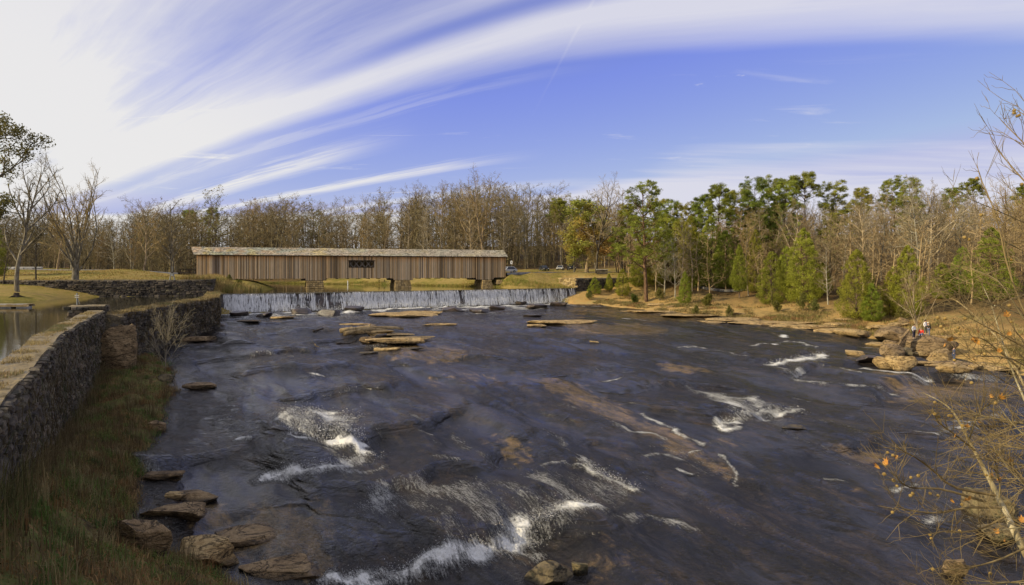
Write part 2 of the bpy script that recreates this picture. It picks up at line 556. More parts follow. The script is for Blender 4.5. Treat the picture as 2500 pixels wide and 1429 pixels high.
# ------------------------------------------------------------------ plan of the place
ROADC = np.array([(-2.2, 155.8), (3.6, 158.4), (10, 163.5), (22, 171), (40, 178), (70, 190)], float)
DAM0, DAM1 = np.array([-47.0, 108.0]), np.array([13.4, 144.4])
DD = (DAM1 - DAM0) / np.linalg.norm(DAM1 - DAM0)          # along the dam
DN = np.array([DD[1], -DD[0]])                            # downstream
POND, CANAL = EYE - 3.85, EYE - 4.1


def dab(X, Y):
    return ((X - DAM0[0]) * DN[0] + (Y - DAM0[1]) * DN[1], (X - DAM0[0]) * DD[0] + (Y - DAM0[1]) * DD[1])


def zriv(X, Y):
    d = np.maximum(dab(X, Y)[0], 0)
    return EYE - 6.8 - 0.006 * d - 0.0005 * d * d


def hit(u, v):
    lo, hi = 5.0, 260.0
    k, s = (u - 1250) / FPX, (v - HOR) / FPX
    for _ in range(50):
        m = (lo + hi) / 2
        if EYE - s * m > zriv(k * m, m): lo = m
        else: hi = m
    return np.array([k * lo, lo, float(zriv(k * lo, lo))])


# retaining walls on the left
WA = [np.array([-8.6, 9.0]), np.array([-12.6, 16.4]), np.array([-24.1, 35.8]), np.array([-34.6, 56.6])]      # near mill race wall
WB = [np.array([-33.2, 57.0]), np.array([-35.2, 70.0]), np.array([-36.3, 82.6]), np.array([-47.0, 107.5])]    # second stretch, to the dam
# shoreline of the right bank
SH = np.array([hit(*p)[:2] for p in [(1425, 740), (1500, 750), (1600, 762), (1720, 772), (1830, 784), (1960, 800), (2060, 816), (2180, 838), (2300, 866), (2420, 905)]]
              + [np.array(q) for q in [(56., 66.), (70., 60.), (95., 52.), (130., 40.)]])
PONDL = np.array([(-49, 108.5), (-54, 122), (-60, 136), (-72, 160), (-90, 188), (-125, 214)], float)
PONDR = np.array([(14.0, 146.6), (9, 147.6), (3, 149), (-3, 151.5), (-11, 159), (-34, 176), (-62, 192), (-105, 222)], float)

ctrl = []
def cp(x, y, z): ctrl.append((x, y, z + EYE))
shs = resample(SH, 26)
tg = np.gradient(shs, axis=0); tg /= np.linalg.norm(tg, axis=1, keepdims=True)
nr = np.stack([-tg[:, 1], tg[:, 0]], 1)                     # inland: away from the river
if nr[5, 0] * 1 + nr[5, 1] * 1 < 0: nr = -nr
for i, (p, n) in enumerate(zip(shs, nr)):
    zw = float(zriv(*p)) - EYE
    k = np.interp(i, [0, 5, 12, 26], [0.55, 0.78, 1.0, 1.05])
    for s, r in ((-5, -1.3), (0, -0.06), (2.5, 0.45), (7, 1.1), (13, 2.1), (21, 3.6), (32, 6.3), (46, 10.0), (66, 14.0), (100, 18.0), (150, 21.0)):
        q = p + n * s
        if s > 0 and q[1] > 200 and q[0] < 40: continue
        if s > 10 and q[0] < 34 and q[1] > 146: continue
        if s >= 32 and q[0] < p[0] - 4: continue
        cp(q[0], q[1], zw + (r * k if r > 0 else r))
for X in np.arange(-30, 60, 12.0):
    for Y in np.arange(14, 140, 12.0):
        d = dab(X, Y)[0]
        if d < 3: continue
        if np.min(np.linalg.norm(shs - np.array([X, Y]), axis=1)) < 7: continue
        if X < np.interp(Y, [10, 18, 36, 57, 83, 108], [-6, -10, -20, -29, -31, -40]): continue
        if (X, Y) > (40, 88) and X > 46: continue
        cp(X, Y, float(zriv(X, Y)) - EYE - 1.3)
for a, b in zip(WA[:-1], WA[1:]):
    for f in (0.05, 0.5, 0.95):
        q = lerp(a, b, f); n = np.array([b[1] - a[1], -(b[0] - a[0])]); n = n / np.linalg.norm(n)
        cp(*(q + n * 2.2), -9.8); cp(*(q - n * 3.2), -5.8); cp(*(q - n * 8), -5.8)
for a, b in zip(WB[:-1], WB[1:]):
    for f in (0.1, 0.5, 0.9):
        q = lerp(a, b, f); n = np.array([b[1] - a[1], -(b[0] - a[0])]); n = n / np.linalg.norm(n)
        cp(*(q + n * 2.0), -8.5); cp(*(q - n * 3.0), -5.6); cp(*(q - n * 8), -5.6)
for x, y, z in [(-60, 78, -5.2), (-56, 88, -4.9), (-55, 97, -5.4), (-60, 99.5, -5.2), (-62, 92, -4.7), (-60, 95, -5.2), (-66, 91, -3.6), (-72, 93, -2.6), (-82, 94, -2.1), (-68, 86, -3.9), (-76, 84, -3.5), (-75, 97, -2.5), (-67.5, 95, -3.5), (-65, 99, -4.4), (-50, 104, -5.4), (-62, 84, -5.0),
                (-66, 74, -5.4), (-80, 74, -4.6), (-62, 60, -4.6), (-75, 58, -2.4), (-60, 45, -3.6), (-50, 38, -5.5), (-52, 30, -3.0), (-35, 24, -4.8), (-40, 15, -2.8), (-100, 60, -1.5), (-100, 90, -1.6)]:
    cp(x, y, z)
for x in (-51, -56, -62, -72, -85, -105, -135):      # lawn above the far retaining wall, up to the road
    yw = np.interp(x, [-140, -70, -48], [97, 102, 107])
    k = float(np.interp(x, [-68, -58], [1, 0]))
    cp(x, yw - 0.5, float(np.interp(x, [-72, -66], [-2.6, -5.4]))); cp(x, yw + 0.9, -1.75); cp(x, yw + 8, -2.0 + 0.6 * k); cp(x, yw + 18, -2.1 + 1.8 * k); cp(x, yw + 24, -2.1 + 2.1 * k); cp(x - 3, yw + 34, -2.1 + 2.1 * k)
for x, y, z in [(-75, 170, 0.0), (-110, 170, 0.3), (-160, 160, 0.4), (-100, 195, 0.2), (-160, 210, 1), (-220, 200, 1.5), (-140, 250, 2.5), (-220, 280, 4), (-60, 240, 1.5), (-20, 215, 0.6), (-90, 260, 3),
                (-40, 186, -1.2), (-18, 180, -1.2), (0, 175, -0.6), (12, 178, -0.5), (15, 155, -1.7), (8, 153.5, -2.0), (2, 154, -1.9), (18, 152, -1.9), (26, 151, -1.9), (34, 150, -1.8), (42, 150, -1.2), (50, 152, -0.2), (30, 166, -1.1),
                (20, 210, 0.6), (50, 205, 2.5), (10, 250, 2.5), (60, 250, 6), (100, 230, 11), (0, 320, 9), (-100, 340, 9), (120, 320, 16), (240, 300, 20), (-250, 380, 12), (0, 450, 16), (200, 450, 22), (-300, 120, 1), (300, 150, 22), (-330, 450, 14), (330, 450, 24)]:
    cp(x, y, z)
for i, p in enumerate(resample(PONDL, 9)): cp(*p, -3.82); cp(p[0] + 6, p[1] + 3, -5.6); cp(p[0] - 4, p[1] - 1, -2.4 + 0.02 * i)
for p in resample(PONDR, 9): cp(*p, -3.85); cp(p[0] - 5, p[1] - 4, -5.6); cp(p[0] + 4, p[1] + 5, -2.75)
rc_ = ROADC
for i, (p, q) in enumerate(zip(rc_[:-1], rc_[1:])):
    for f in (0.1, 0.5, 0.9):
        c_ = lerp(p, q, f); t_ = (q - p) / np.linalg.norm(q - p); n_ = np.array([-t_[1], t_[0]])
        cp(*c_, -0.5); cp(*(c_ + n_ * 3.4), -0.55); cp(*(c_ - n_ * 3.4), -0.6)
for x, y in [(-40, 118), (-20, 130), (0, 142), (-45, 135), (-25, 150), (-10, 152), (-45, 160), (-60, 172)]: cp(x, y, -5.8)
for x, y, z in [(6, 3, -6), (14, 10, -6.5), (24, 20, -9), (40, 30, -11), (60, 40, -10), (20, -10, -4), (-20, -10, -4)]: cp(x, y, z)
ctrl = np.array(ctrl)
_, ui = np.unique(np.round(ctrl[:, :2], 1), axis=0, return_index=True)
ctrl = ctrl[ui]
A = np.linalg.norm(ctrl[:, None, :2] - ctrl[None, :, :2], axis=2)
m0 = ctrl[:, 2].mean()
RBFW = np.linalg.solve(A - np.eye(len(A)) * 0.25, ctrl[:, 2] - m0)


def gz(X, Y):
    X, Y = np.asarray(X, float), np.asarray(Y, float)
    sh = X.shape
    q = np.stack([X.ravel(), Y.ravel()], 1)
    o = np.empty(len(q))
    for i in range(0, len(q), 20000):
        c = q[i:i + 20000]
        D = np.sqrt((c[:, 0:1] - ctrl[None, :, 0]) ** 2 + (c[:, 1:2] - ctrl[None, :, 1]) ** 2)
        o[i:i + 20000] = D @ RBFW + m0
    return o.reshape(sh)


def gzn(X, Y):
    X, Y = np.asarray(X, float), np.asarray(Y, float)
    return gz(X, Y) + fbm(X * 0.18, Y * 0.18, 0, 4) * 0.55 + fbm(X * 0.9, Y * 0.9, 3, 3) * 0.16


def grid_faces(ny, nx):
    i = np.arange((ny - 1) * nx).reshape(ny - 1, nx)[:, :-1].ravel()
    return np.stack([i, i + 1, i + nx + 1, i + nx], 1)


def shore_dist(X, Y):
    q = np.stack([np.asarray(X).ravel(), np.asarray(Y).ravel()], 1)
    s = resample(SH, 160)
    o = np.empty(len(q))
    for i in range(0, len(q), 20000):
        o[i:i + 20000] = np.min(np.linalg.norm(q[i:i + 20000, None] - s[None], axis=2), axis=1)
    return o.reshape(np.shape(X))


gy = np.r_[np.linspace(-30, 20, 12), np.arange(22, 84, 1.6), np.arange(84, 215, 0.9), np.arange(216, 300, 4), np.linspace(304, 460, 20)]
gx = np.r_[np.linspace(-330, -100, 40), np.arange(-98, 100, 0.95), np.linspace(101, 330, 46)]
GX, GY = np.meshgrid(gx, gy)
GZ = gzn(GX, GY)
sdist = shore_dist(GX, GY)
wline = np.interp(GY, [5, 9, 16.4, 35.8, 56.6, 57.0, 70, 82.6, 107.5], [-6.5, -8.6, -12.6, -24.1, -34.6, -33.2, -35.2, -36.3, -47.0])
inr = (dab(GX, GY)[0] > 1.5) & (GX > wline - 0.4) & (GX < 12)
GZ = np.where(inr, np.minimum(GZ, zriv(GX, GY) - 1.3), GZ)
wood = np.clip((GY - 196 + 6 * fbm(GX * 0.1, GY * 0.1)) / 8, 0, 1)
wood = np.maximum(wood, np.clip((GX - 26) / 10, 0, 1) * np.clip((sdist - 4) / 8, 0, 1))
wood = np.maximum(wood, np.clip((GY - 165) / 10, 0, 1) * np.clip((-66 - GX) / 8, 0, 1))
bankw = np.clip(1 - (sdist - 12 + 9 * fbm(GX * 0.2, GY * 0.2)) / 10, 0, 1) * (GX > 12)
go = ob('ground', mesh_np('ground', np.stack([GX, GY, GZ], -1), grid_faces(len(gy), len(gx)), M_ground, True, {'wood': wood.ravel(), 'bank': bankw.ravel()}))
tag(go, kind='structure')
# the land beyond, out to the horizon
fo = np.array([(-2600, 440, 22), (2600, 440, 22), (2600, 2900, 22), (-2600, 2900, 22)], float)
tag(ob('far_ground', mesh_np('far_ground', fo, [(0, 1, 2, 3)], M_ground)), kind='structure')

# ------------------------------------------------------------------ river over the rock shoals
def hp(lst): return np.array([hit(*p)[:2] for p in lst])
FOAM = [  # polyline in the photograph's pixels (dropped on the shoal surface), half width m, strength, lift m
    ([(800, 1428), (900, 1424), (990, 1408), (1090, 1385), (1180, 1362), (1250, 1325), (1310, 1292), (1380, 1278), (1450, 1276)], 0.6, 1.05, 0.2),
    ([(1250, 1325), (1310, 1290), (1390, 1276), (1440, 1280)], 0.95, 1.0, 0.1),
    ([(1490, 1282), (1570, 1275), (1640, 1290), (1680, 1312)], 0.45, 0.62, 0.08),
    ([(1320, 1048), (1370, 1090), (1410, 1130), (1450, 1165), (1490, 1195), (1560, 1215)], 0.32, 0.62, 0.08),
    ([(1430, 1160), (1470, 1180), (1500, 1200), (1550, 1214)], 0.38, 0.85, 0.14),
    ([(1330, 1155), (1380, 1148), (1420, 1158)], 0.3, 0.7, 0.12),
    ([(700, 1100), (760, 1096), (820, 1098), (875, 1108), (890, 1125)], 0.55, 1.0, 0.25),
    ([(640, 1168), (720, 1178), (800, 1172), (860, 1158), (920, 1128)], 0.55, 0.85, 0.14),
    ([(760, 1185), (840, 1178), (930, 1175)], 0.6, 0.55, 0.05),
    ([(578, 1078), (606, 1084)], 0.35, 0.9, 0.15),
    ([(1010, 1030), (1040, 1065), (1070, 1110), (1085, 1145)], 0.35, 0.52, 0.0),
    ([(1100, 1042), (1120, 1080), (1150, 1120), (1200, 1145)], 0.6, 0.48, 0.0),
    ([(1060, 1145), (1110, 1152)], 0.3, 0.6, 0.04), ([(1190, 1148), (1250, 1146)], 0.3, 0.5, 0.03),
    ([(1768, 1046), (1800, 1030), (1850, 1014), (1900, 1010), (1950, 1010)], 0.55, 0.95, 0.15),
    ([(1770, 1053), (1805, 1054)], 0.4, 1.0, 0.06),
    ([(1690, 955), (1740, 975), (1790, 1000), (1800, 1035)], 0.9, 0.55, 0.0),
    ([(1730, 955), (1800, 975), (1870, 1005)], 0.9, 0.5, 0.0),
    ([(1565, 1003), (1610, 1025), (1645, 1050), (1670, 1075), (1720, 1090)], 0.28, 0.78, 0.06),
    ([(1462, 1026), (1500, 1045), (1535, 1060), (1590, 1062), (1620, 1075)], 0.22, 0.72, 0.04),
    ([(1380, 990), (1450, 1030), (1520, 1065), (1580, 1090)], 0.9, 0.42, 0.0),
    ([(1580, 1120), (1630, 1108), (1660, 1118)], 0.3, 0.62, 0.08), ([(1660, 1145), (1690, 1150)], 0.3, 0.8, 0.1),
    ([(1680, 1105), (1705, 1102)], 0.2, 0.7, 0.05), ([(1755, 1112), (1780, 1130), (1800, 1165), (1806, 1180)], 0.14, 0.7, 0.02),
    ([(1888, 896), (1930, 888), (1975, 880), (2012, 872)], 0.7, 1.0, 0.2),
    ([(1900, 903), (1930, 925), (1975, 935), (2030, 945), (2090, 955)], 0.6, 0.66, 0.05),
    ([(1655, 847), (1700, 850), (1760, 860), (1820, 875)], 0.4, 0.72, 0.04),
    ([(1500, 828), (1560, 832), (1610, 831)], 0.4, 0.6, 0.03),
    ([(1840, 846), (1885, 840), (1920, 833), (1960, 838), (1995, 846)], 0.45, 0.8, 0.06),
    ([(1905, 818), (1912, 826)], 0.5, 0.9, 0.15),
    ([(2120, 900), (2150, 910), (2200, 918), (2260, 924)], 0.7, 0.85, 0.08), ([(2110, 960), (2150, 958), (2180, 962)], 0.5, 0.8, 0.06),
    ([(2050, 910), (2095, 926)], 0.3, 0.7, 0.02), ([(2100, 852), (2170, 856)], 0.35, 0.6, 0.03),
    ([(2262, 1075), (2300, 1062), (2350, 1052), (2390, 1048)], 0.6, 0.75, 0.1), ([(2330, 1037), (2400, 1035), (2500, 1030)], 0.35, 0.75, 0.08),
    ([(2185, 1218), (2220, 1208), (2250, 1206)], 0.35, 0.85, 0.08), ([(2290, 1290), (2350, 1284)], 0.5, 0.6, 0.04),
    ([(580, 880), (640, 876), (690, 875), (715, 885)], 0.45, 0.62, 0.06), ([(755, 918), (790, 922)], 0.35, 0.7, 0.05),
    ([(1480, 932), (1520, 928)], 0.35, 0.7, 0.05), ([(1495, 910), (1555, 917)], 0.3, 0.65, 0.04), ([(1320, 884), (1400, 880)], 0.25, 0.5, 0.03),
    ([(1180, 943), (1225, 941)], 0.2, 0.6, 0.02), ([(520, 1033), (555, 1032)], 0.2, 0.6, 0.02), ([(690, 878), (700, 884)], 0.3, 0.6, 0.02),
    ([(1530, 780), (1590, 784)], 0.8, 0.72, 0.05), ([(1430, 765), (1500, 770)], 0.5, 0.45, 0.0),
    ([(625, 1350), (680, 1400), (700, 1428)], 0.25, 0.5, 0.0), ([(740, 1290), (780, 1330), (820, 1400)], 0.12, 0.5, 0.0),
    ([(560, 1005), (580, 1010)], 0.2, 0.55, 0.02), ([(1690, 968), (1640, 955), (1600, 945)], 0.5, 0.42, 0.0),
    ([(1935, 968), (1980, 975)], 0.3, 0.5, 0.0), ([(2020, 1180), (2070, 1186)], 0.2, 0.6, 0.02),
    ([(550, 768), (600, 771), (660, 769), (740, 772), (800, 765)], 1.6, 0.85, 0.3), ([(830, 768), (880, 760), (930, 757)], 1.6, 0.9, 0.3), ([(950, 752), (1010, 749), (1090, 748)], 1.4, 0.8, 0.25), ([(1230, 748), (1300, 744), (1390, 741)], 1.4, 0.8, 0.2), ([(600, 780), (640, 783)], 0.8, 0.7, 0.1), ([(1070, 757), (1130, 760), (1190, 754)], 1.4, 0.85, 0.25), ([(1140, 768), (1200, 764)], 1.0, 0.85, 0.15), ([(1220, 754), (1260, 756)], 0.6, 0.7, 0.05), ([(700, 772), (760, 768)], 0.7, 0.6, 0.04),
]
FREG = [  # polygons of broken, streaky white water and their strength
    ([(830, 1240), (1000, 1180), (1200, 1180), (1330, 1155), (1450, 1180), (1540, 1215), (1560, 1255), (1450, 1272), (1310, 1290), (1180, 1360), (960, 1410), (840, 1424), (825, 1330)], 0.46),
    ([(850, 1330), (1000, 1370), (1150, 1360), (1050, 1395), (900, 1420), (840, 1420)], 0.56),
    ([(670, 1010), (740, 990), (820, 1000), (862, 1020), (870, 1060), (862, 1100), (800, 1105), (700, 1100), (680, 1060)], 0.70),
    ([(870, 1020), (920, 1040), (910, 1090), (880, 1110)], 0.46),
    ([(1250, 1240), (1300, 1215), (1330, 1270), (1270, 1310)], 0.64),
    ([(1380, 1160), (1520, 1200), (1560, 1250), (1420, 1255)], 0.52),
    ([(700, 1110), (880, 1115), (900, 1150), (800, 1165), (720, 1150)], 0.40),
    ([(1660, 948), (1760, 960), (1890, 1000), (1800, 1040), (1760, 1010)], 0.56),
    ([(600, 1340), (700, 1360), (780, 1428), (620, 1428)], 0.42),
    ([(2180, 1290), (2300, 1280), (2380, 1290), (2300, 1310)], 0.42),
]
TAN = [  # stretches where pale rock lies just under the water
    ([(1275, 925), (1400, 935), (1520, 985), (1620, 1040), (1700, 1092), (1800, 1150), (1800, 1180), (1680, 1120), (1560, 1060), (1470, 1025), (1380, 972)], 0.62, 1.0),
    ([(580, 1248), (700, 1240), (800, 1252), (822, 1380), (760, 1425), (620, 1400), (570, 1300)], 0.55, 1.0),
    ([(1380, 795), (1560, 790), (1640, 805), (1600, 822), (1400, 820)], 0.6, 2.0),
    ([(930, 850), (1090, 848), (1150, 875), (1060, 895), (960, 880)], 0.6, 1.5),
    ([(2150, 940), (2420, 930), (2500, 960), (2400, 1005), (2180, 985)], 0.55, 2.5),
    ([(1205, 1075), (1260, 1100), (1320, 1140), (1280, 1145), (1210, 1095)], 0.8, 0.8),
    ([(2040, 1103), (2140, 1108), (2160, 1128), (2060, 1118)], 0.8, 0.7),
    ([(1400, 750), (1650, 765), (1900, 790), (1700, 790), (1450, 775)], 0.5, 3.0),
    ([(1600, 890), (1740, 905), (1720, 915), (1600, 900)], 0.6, 0.7),
    ([(1700, 1060), (1850, 1080), (1800, 1100), (1700, 1085)], 0.35, 1.5), ([(1950, 1200), (2100, 1195), (2200, 1220), (2000, 1220)], 0.35, 1.2),
    ([(1000, 920), (1200, 910), (1250, 935), (1050, 945)], 0.3, 1.5), ([(470, 1240), (560, 1240), (560, 1310), (470, 1290)], 0.6, 0.8),
    ([(1170, 1340), (1500, 1330), (1700, 1380), (1500, 1428), (1100, 1428)], 0.28, 2.0),
]


def seg_dist(X, Y, P):
    D = np.full(X.shape, 1e9)
    for a, b in zip(P[:-1], P[1:]):
        v = b - a
        t = np.clip(((X - a[0]) * v[0] + (Y - a[1]) * v[1]) / (v @ v + 1e-9), 0, 1)
        D = np.minimum(D, np.hypot(X - a[0] - t * v[0], Y - a[1] - t * v[1]))
    return D


def poly_soft(X, Y, P, soft):
    ins = np.zeros(X.shape, bool)
    Q = np.roll(P, -1, axis=0)
    for a, b in zip(P, Q):
        c = ((a[1] > Y) != (b[1] > Y)) & (X < (b[0] - a[0]) * (Y - a[1]) / (b[1] - a[1] + 1e-12) + a[0])
        ins ^= c
    d = seg_dist(X, Y, np.vstack([P, P[:1]]))
    return np.clip(np.where(ins, d, -d) / soft + 0.5, 0, 1)


ny, nx = 480, 560
ry = 17.0 * (150.0 / 17.0) ** (np.linspace(0, 1, ny))
ra = np.linspace(-0.60, 0.95, nx)
RX = ra[None, :] * (ry[:, None] + 4.0)
RY = np.repeat(ry[:, None], nx, 1)
rd, rb = dab(RX, RY)
RZ = zriv(RX, RY)
wx = RX + fbm(RX * 0.25, RY * 0.25, 1, 3) * 1.6
wy = RY + fbm(RX * 0.25, RY * 0.25, 7, 3) * 1.6
wd, wb = dab(wx, wy)
near = np.clip((120 - RY) / 60, 0.25, 1)
rib = fbm(wb * 0.30, wd * 0.075, 2, 4)
RZ = RZ + (np.abs(rib * 2.0) ** 0.8 * np.sign(rib)) * 0.56 * near                   # rock ribs running down the flow
led = wd + fbm(wb * 0.15, wd * 0.05, 9, 3) * 8                           # ledges stepping across it
saw = (led / 8.5) % 1.0
LEDGE = 0.66 * near * np.clip(0.6 + 2.4 * fbm(wb * 0.12, wd * 0.05, 15, 2), 0, 1.2)
RZ = RZ + (saw - np.clip((saw - 0.86) / 0.14, 0, 1) ** 1.5 * saw) * LEDGE
RZ = RZ + fbm(wb * 1.3, wd * 0.6, 4, 4) * 0.13
foam = np.zeros_like(RX); tan_ = np.zeros_like(RX)
foam = np.clip((saw - 0.84) / 0.05, 0, 1) * np.clip((LEDGE - 0.25) * 1.6, 0, 1) * np.clip(0.25 + 3.0 * fbm(wb * 0.35, wd * 0.12, 61, 4), 0, 0.85) * np.clip((rd - 14) / 10, 0, 1)
jx = fbm(RX * 0.9, RY * 0.9, 5, 4) * 1.5; jy = fbm(RX * 0.9, RY * 0.9, 8, 4) * 1.5
DROP = []
for pl, wdt, st, lift in FOAM:
    P = hp(pl)
    lo, hi = P.min(0) - 4, P.max(0) + 4
    ii, kk = np.where((RX > lo[0]) & (RX < hi[0]) & (RY > lo[1]) & (RY < hi[1]))
    if len(ii) == 0: continue
    k = max(0.5, min(1.0, wdt / 0.5))
    D = seg_dist(RX[ii, kk] + jx[ii, kk] * k, RY[ii, kk] + jy[ii, kk] * k, P)
    f = np.clip(1 - D / (wdt * 2.1), 0, 1)
    br_ = np.clip(0.86 + 1.2 * fbm(RX[ii, kk] * 0.8, RY[ii, kk] * 0.8, 21, 3), 0.45, 1.12)
    foam[ii, kk] = np.maximum(foam[ii, kk], f * st * br_)
    RZ[ii, kk] += lift * np.clip(1 - D / (wdt * 1.6), 0, 1) * (0.75 + 1.2 * fbm(RX[ii, kk] * 2.2, RY[ii, kk] * 2.2, 1, 3))
    # the step that makes the white water: the bed drops a little downstream of each strong line
    if lift > 0.1 and P[:, 1].mean() < 90:
        PD, PB = dab(P[:, 0], P[:, 1])
        o = np.argsort(PB)
        DROP.append((PB[o], PD[o], min(0.62, lift * 2.6)))
for PB, PD, dr in DROP:
    c = np.interp(rb, PB, PD)
    up = c - rd + fbm(rb * 0.8, rd * 0.4, 41, 3) * 1.2
    within = np.clip((rb - PB.min() + 1.0) / 2.0, 0, 1) * np.clip((PB.max() + 1.0 - rb) / 2.0, 0, 1)
    q = np.clip(up / 2.6, 0, 1)
    RZ += dr * within * (q * q * (3 - 2 * q)) * np.exp(-np.clip(up - 2.6, 0, None) / 6.0)
for pg, st in FREG:
    P = hp(pg)
    s = poly_soft(RX + jx * 1.6, RY + jy * 1.6, P, 2.2)
    foam = np.maximum(foam, s * st * np.clip(0.85 + 1.6 * fbm(wb * 0.9, wd * 0.22, 31, 4), 0.2, 1.35))
for pg, st, soft in TAN:
    P = hp(pg)
    tan_ = np.maximum(tan_, poly_soft(RX + jx * 1.5, RY + jy * 1.5, P, soft * 1.6) * st)
# white water where the dam falls land
foot = np.clip(1 - np.abs(rd - 2.2 - 0.8 * fbm(rb * 0.3, rd * 0.1, 3)) / 2.4, 0, 1) * ((rb > -1) & (rb < 70))
foam = np.maximum(foam, foot * 0.95)
foam2 = np.clip(1 - (rd - 1.0) / 32, 0, 1) ** 0.8 * (rd > 0) * np.clip(fbm(rb * 0.20, rd * 0.42, 6, 4) * 3.2 + 0.34, 0, 1) * (rb > 0) * (rb < 70)
foam = np.maximum(foam, foam2 * 0.8)
RZ += (fbm(rb * 0.16, rd * 0.3, 51, 4) * 1.1 + 0.1) * np.clip(1 - np.abs(rd - 9) / 10, 0, 1) * (rb > 1) * (rb < 68)
RZ += foam2 * 0.12
RZ -= 0.5 * np.clip(1 - rd / 22, 0, 1) * (rd > -0.6)
RZ += foot * 0.26 * (0.6 + fbm(rb * 1.5, rd * 1.5, 2))
foam = np.maximum(foam, np.clip(fbm(wb * 0.5, wd * 0.09, 12, 4) * 1.9 - 0.12, 0, 0.34) * np.clip((rd - 12) / 20, 0, 1))
RZ = np.where(rd < -0.6, EYE - 9.0, RZ)


def mat_river():
    m, t, b = mat_new('river_water', 0.12, 0.5)
    b.inputs['IOR'].default_value = 1.33
    p = geo_pos(t)
    ang = math.atan2(DN[1], DN[0])
    q = mapping(t, p, (1, 1, 1), (0, 0, -ang))       # x runs down the flow
    n0 = noise(t, mapping(t, q, (0.10, 0.28, 1)), 1.0, 6, 0.6)
    n1 = noise(t, mapping(t, q, (0.8, 1.5, 1)), 1.0, 10, 0.75, 0.5)
    rock = ramp(t, (n0 - 0.5) * 1.0 + (n1 - 0.5) * 1.9 + 0.46, [(0.15, (0.006, 0.006, 0.006)), (0.45, (0.016, 0.014, 0.013)), (0.68, (0.034, 0.025, 0.017)), (0.95, (0.065, 0.043, 0.023))])
    olive = ramp(t, (n1 - 0.5) * 2.0 + 0.5, [(0.2, (0.06, 0.045, 0.018)), (0.6, (0.15, 0.098, 0.038)), (0.9, (0.24, 0.15, 0.06))])
    ta = N(t, attr(t, 'tan'))
    c = mixc(t, (ta + (n1 - 0.5) * 1.6 * ta.ss(0.0, 0.3)).ss(0.18, 0.62) * 0.75, rock, olive)
    fo = N(t, attr(t, 'foam'))
    s1 = noise(t, mapping(t, q, (1.0, 6.5, 2)), 1.0, 8, 0.75, 1.1)
    s2 = noise(t, mapping(t, q, (8, 14, 8)), 1.0, 6, 0.8, 0.8)
    ff = fo * 1.15 + (s1 - 0.5) * 1.3 * fo.ss(0.0, 0.3) + (s2 - 0.5) * 1.5 * fo.ss(0.0, 0.25)
    fm = ff.ss(0.42, 0.92)
    spark = s2.ss(0.70, 0.82) * (0.25 + n0.ss(0.45, 0.65)) * 0.35
    fm = fm.max(spark * fo.ss(-0.3, 0.2) * 0.7)
    c = mixc(t, fm * 0.95, c, (0.74, 0.735, 0.68))
    t.links.new(c, b.inputs['Base Color'])
    t.links.new((fm * 0.55 + 0.09).v, b.inputs['Roughness'])
    r1 = noise(t, mapping(t, q, (2.2, 1.5, 1)), 1.0, 3, 0.6, 0.6)
    r2 = noise(t, mapping(t, q, (7.0, 5.0, 3)), 1.0, 4, 0.65, 0.5)
    r3 = noise(t, mapping(t, q, (0.5, 0.9, 1)), 1.0, 4, 0.6, 0.5)
    pool = noise(t, mapping(t, q, (0.07, 0.13, 1)), 1.0, 4, 0.55, 0.4)
    ch = pool.ss(0.42, 0.58) * 0.9 + 0.32 + fo * 0.4
    bump(t, b, (r1 * 0.5 + r2 * 0.34 + r3 * 0.4) * ch + fm * 0.3, 1.0, 0.32)
    b.inputs['Specular IOR Level'].default_value = 0.62
    b.inputs['Specular Tint'].default_value = (1.0, 0.97, 0.92, 1)
    return m


M_river = mat_river()
tag(ob('river', mesh_np('river', np.stack([RX, RY, RZ], -1), grid_faces(ny, nx), M_river, True, {'foam': foam.ravel(), 'tan': tan_.ravel()})), kind='structure')
rX, rY, rZ, rF = RX, RY, RZ, foam


def mat_still(name, col, bs):
    m, t, b = mat_new(name, 0.03, 0.5)
    b.inputs['IOR'].default_value = 1.33
    p = geo_pos(t)
    n1 = noise(t, p, 0.25, 4)
    t.links.new(mixc(t, n1, tuple(q * 0.7 for q in col), tuple(q * 1.3 for q in col)), b.inputs['Base Color'])
    r1 = noise(t, mapping(t, p, (1.2, 2.6, 1)), 1.0, 3, 0.5)
    bump(t, b, r1, bs, 0.05)
    return m


M_pond = mat_still('pond_water', (0.055, 0.045, 0.018), 0.06)
M_canal = mat_still('canal_water', (0.040, 0.036, 0.018), 0.10)


def sheet(name, poly, z, mat):
    V = [(x, y, z) for x, y in poly]
    o = ob(name, mesh_np(name, V, [tuple(range(len(V)))], mat))
    return tag(o, kind='structure')


sheet('pond_water', [DAM0 + DN * 0.25 - DD * 1, DAM1 + DN * 0.25, (22, 150), (22, 178), (-110, 240), (-140, 236), (-62, 128), (-49.5, 108.5)], POND, M_pond)
sheet('canal_water', [(-3.5, 2), (-9.1, 9), (-13.1, 16.4), (-24.6, 35.8), (-35.1, 56.6), (-34.6, 58), (-36.2, 70), (-37.3, 82.6), (-47.6, 106.8), (-49.5, 108), (-110, 103), (-110, 40), (-40, 2)], CANAL, M_canal)

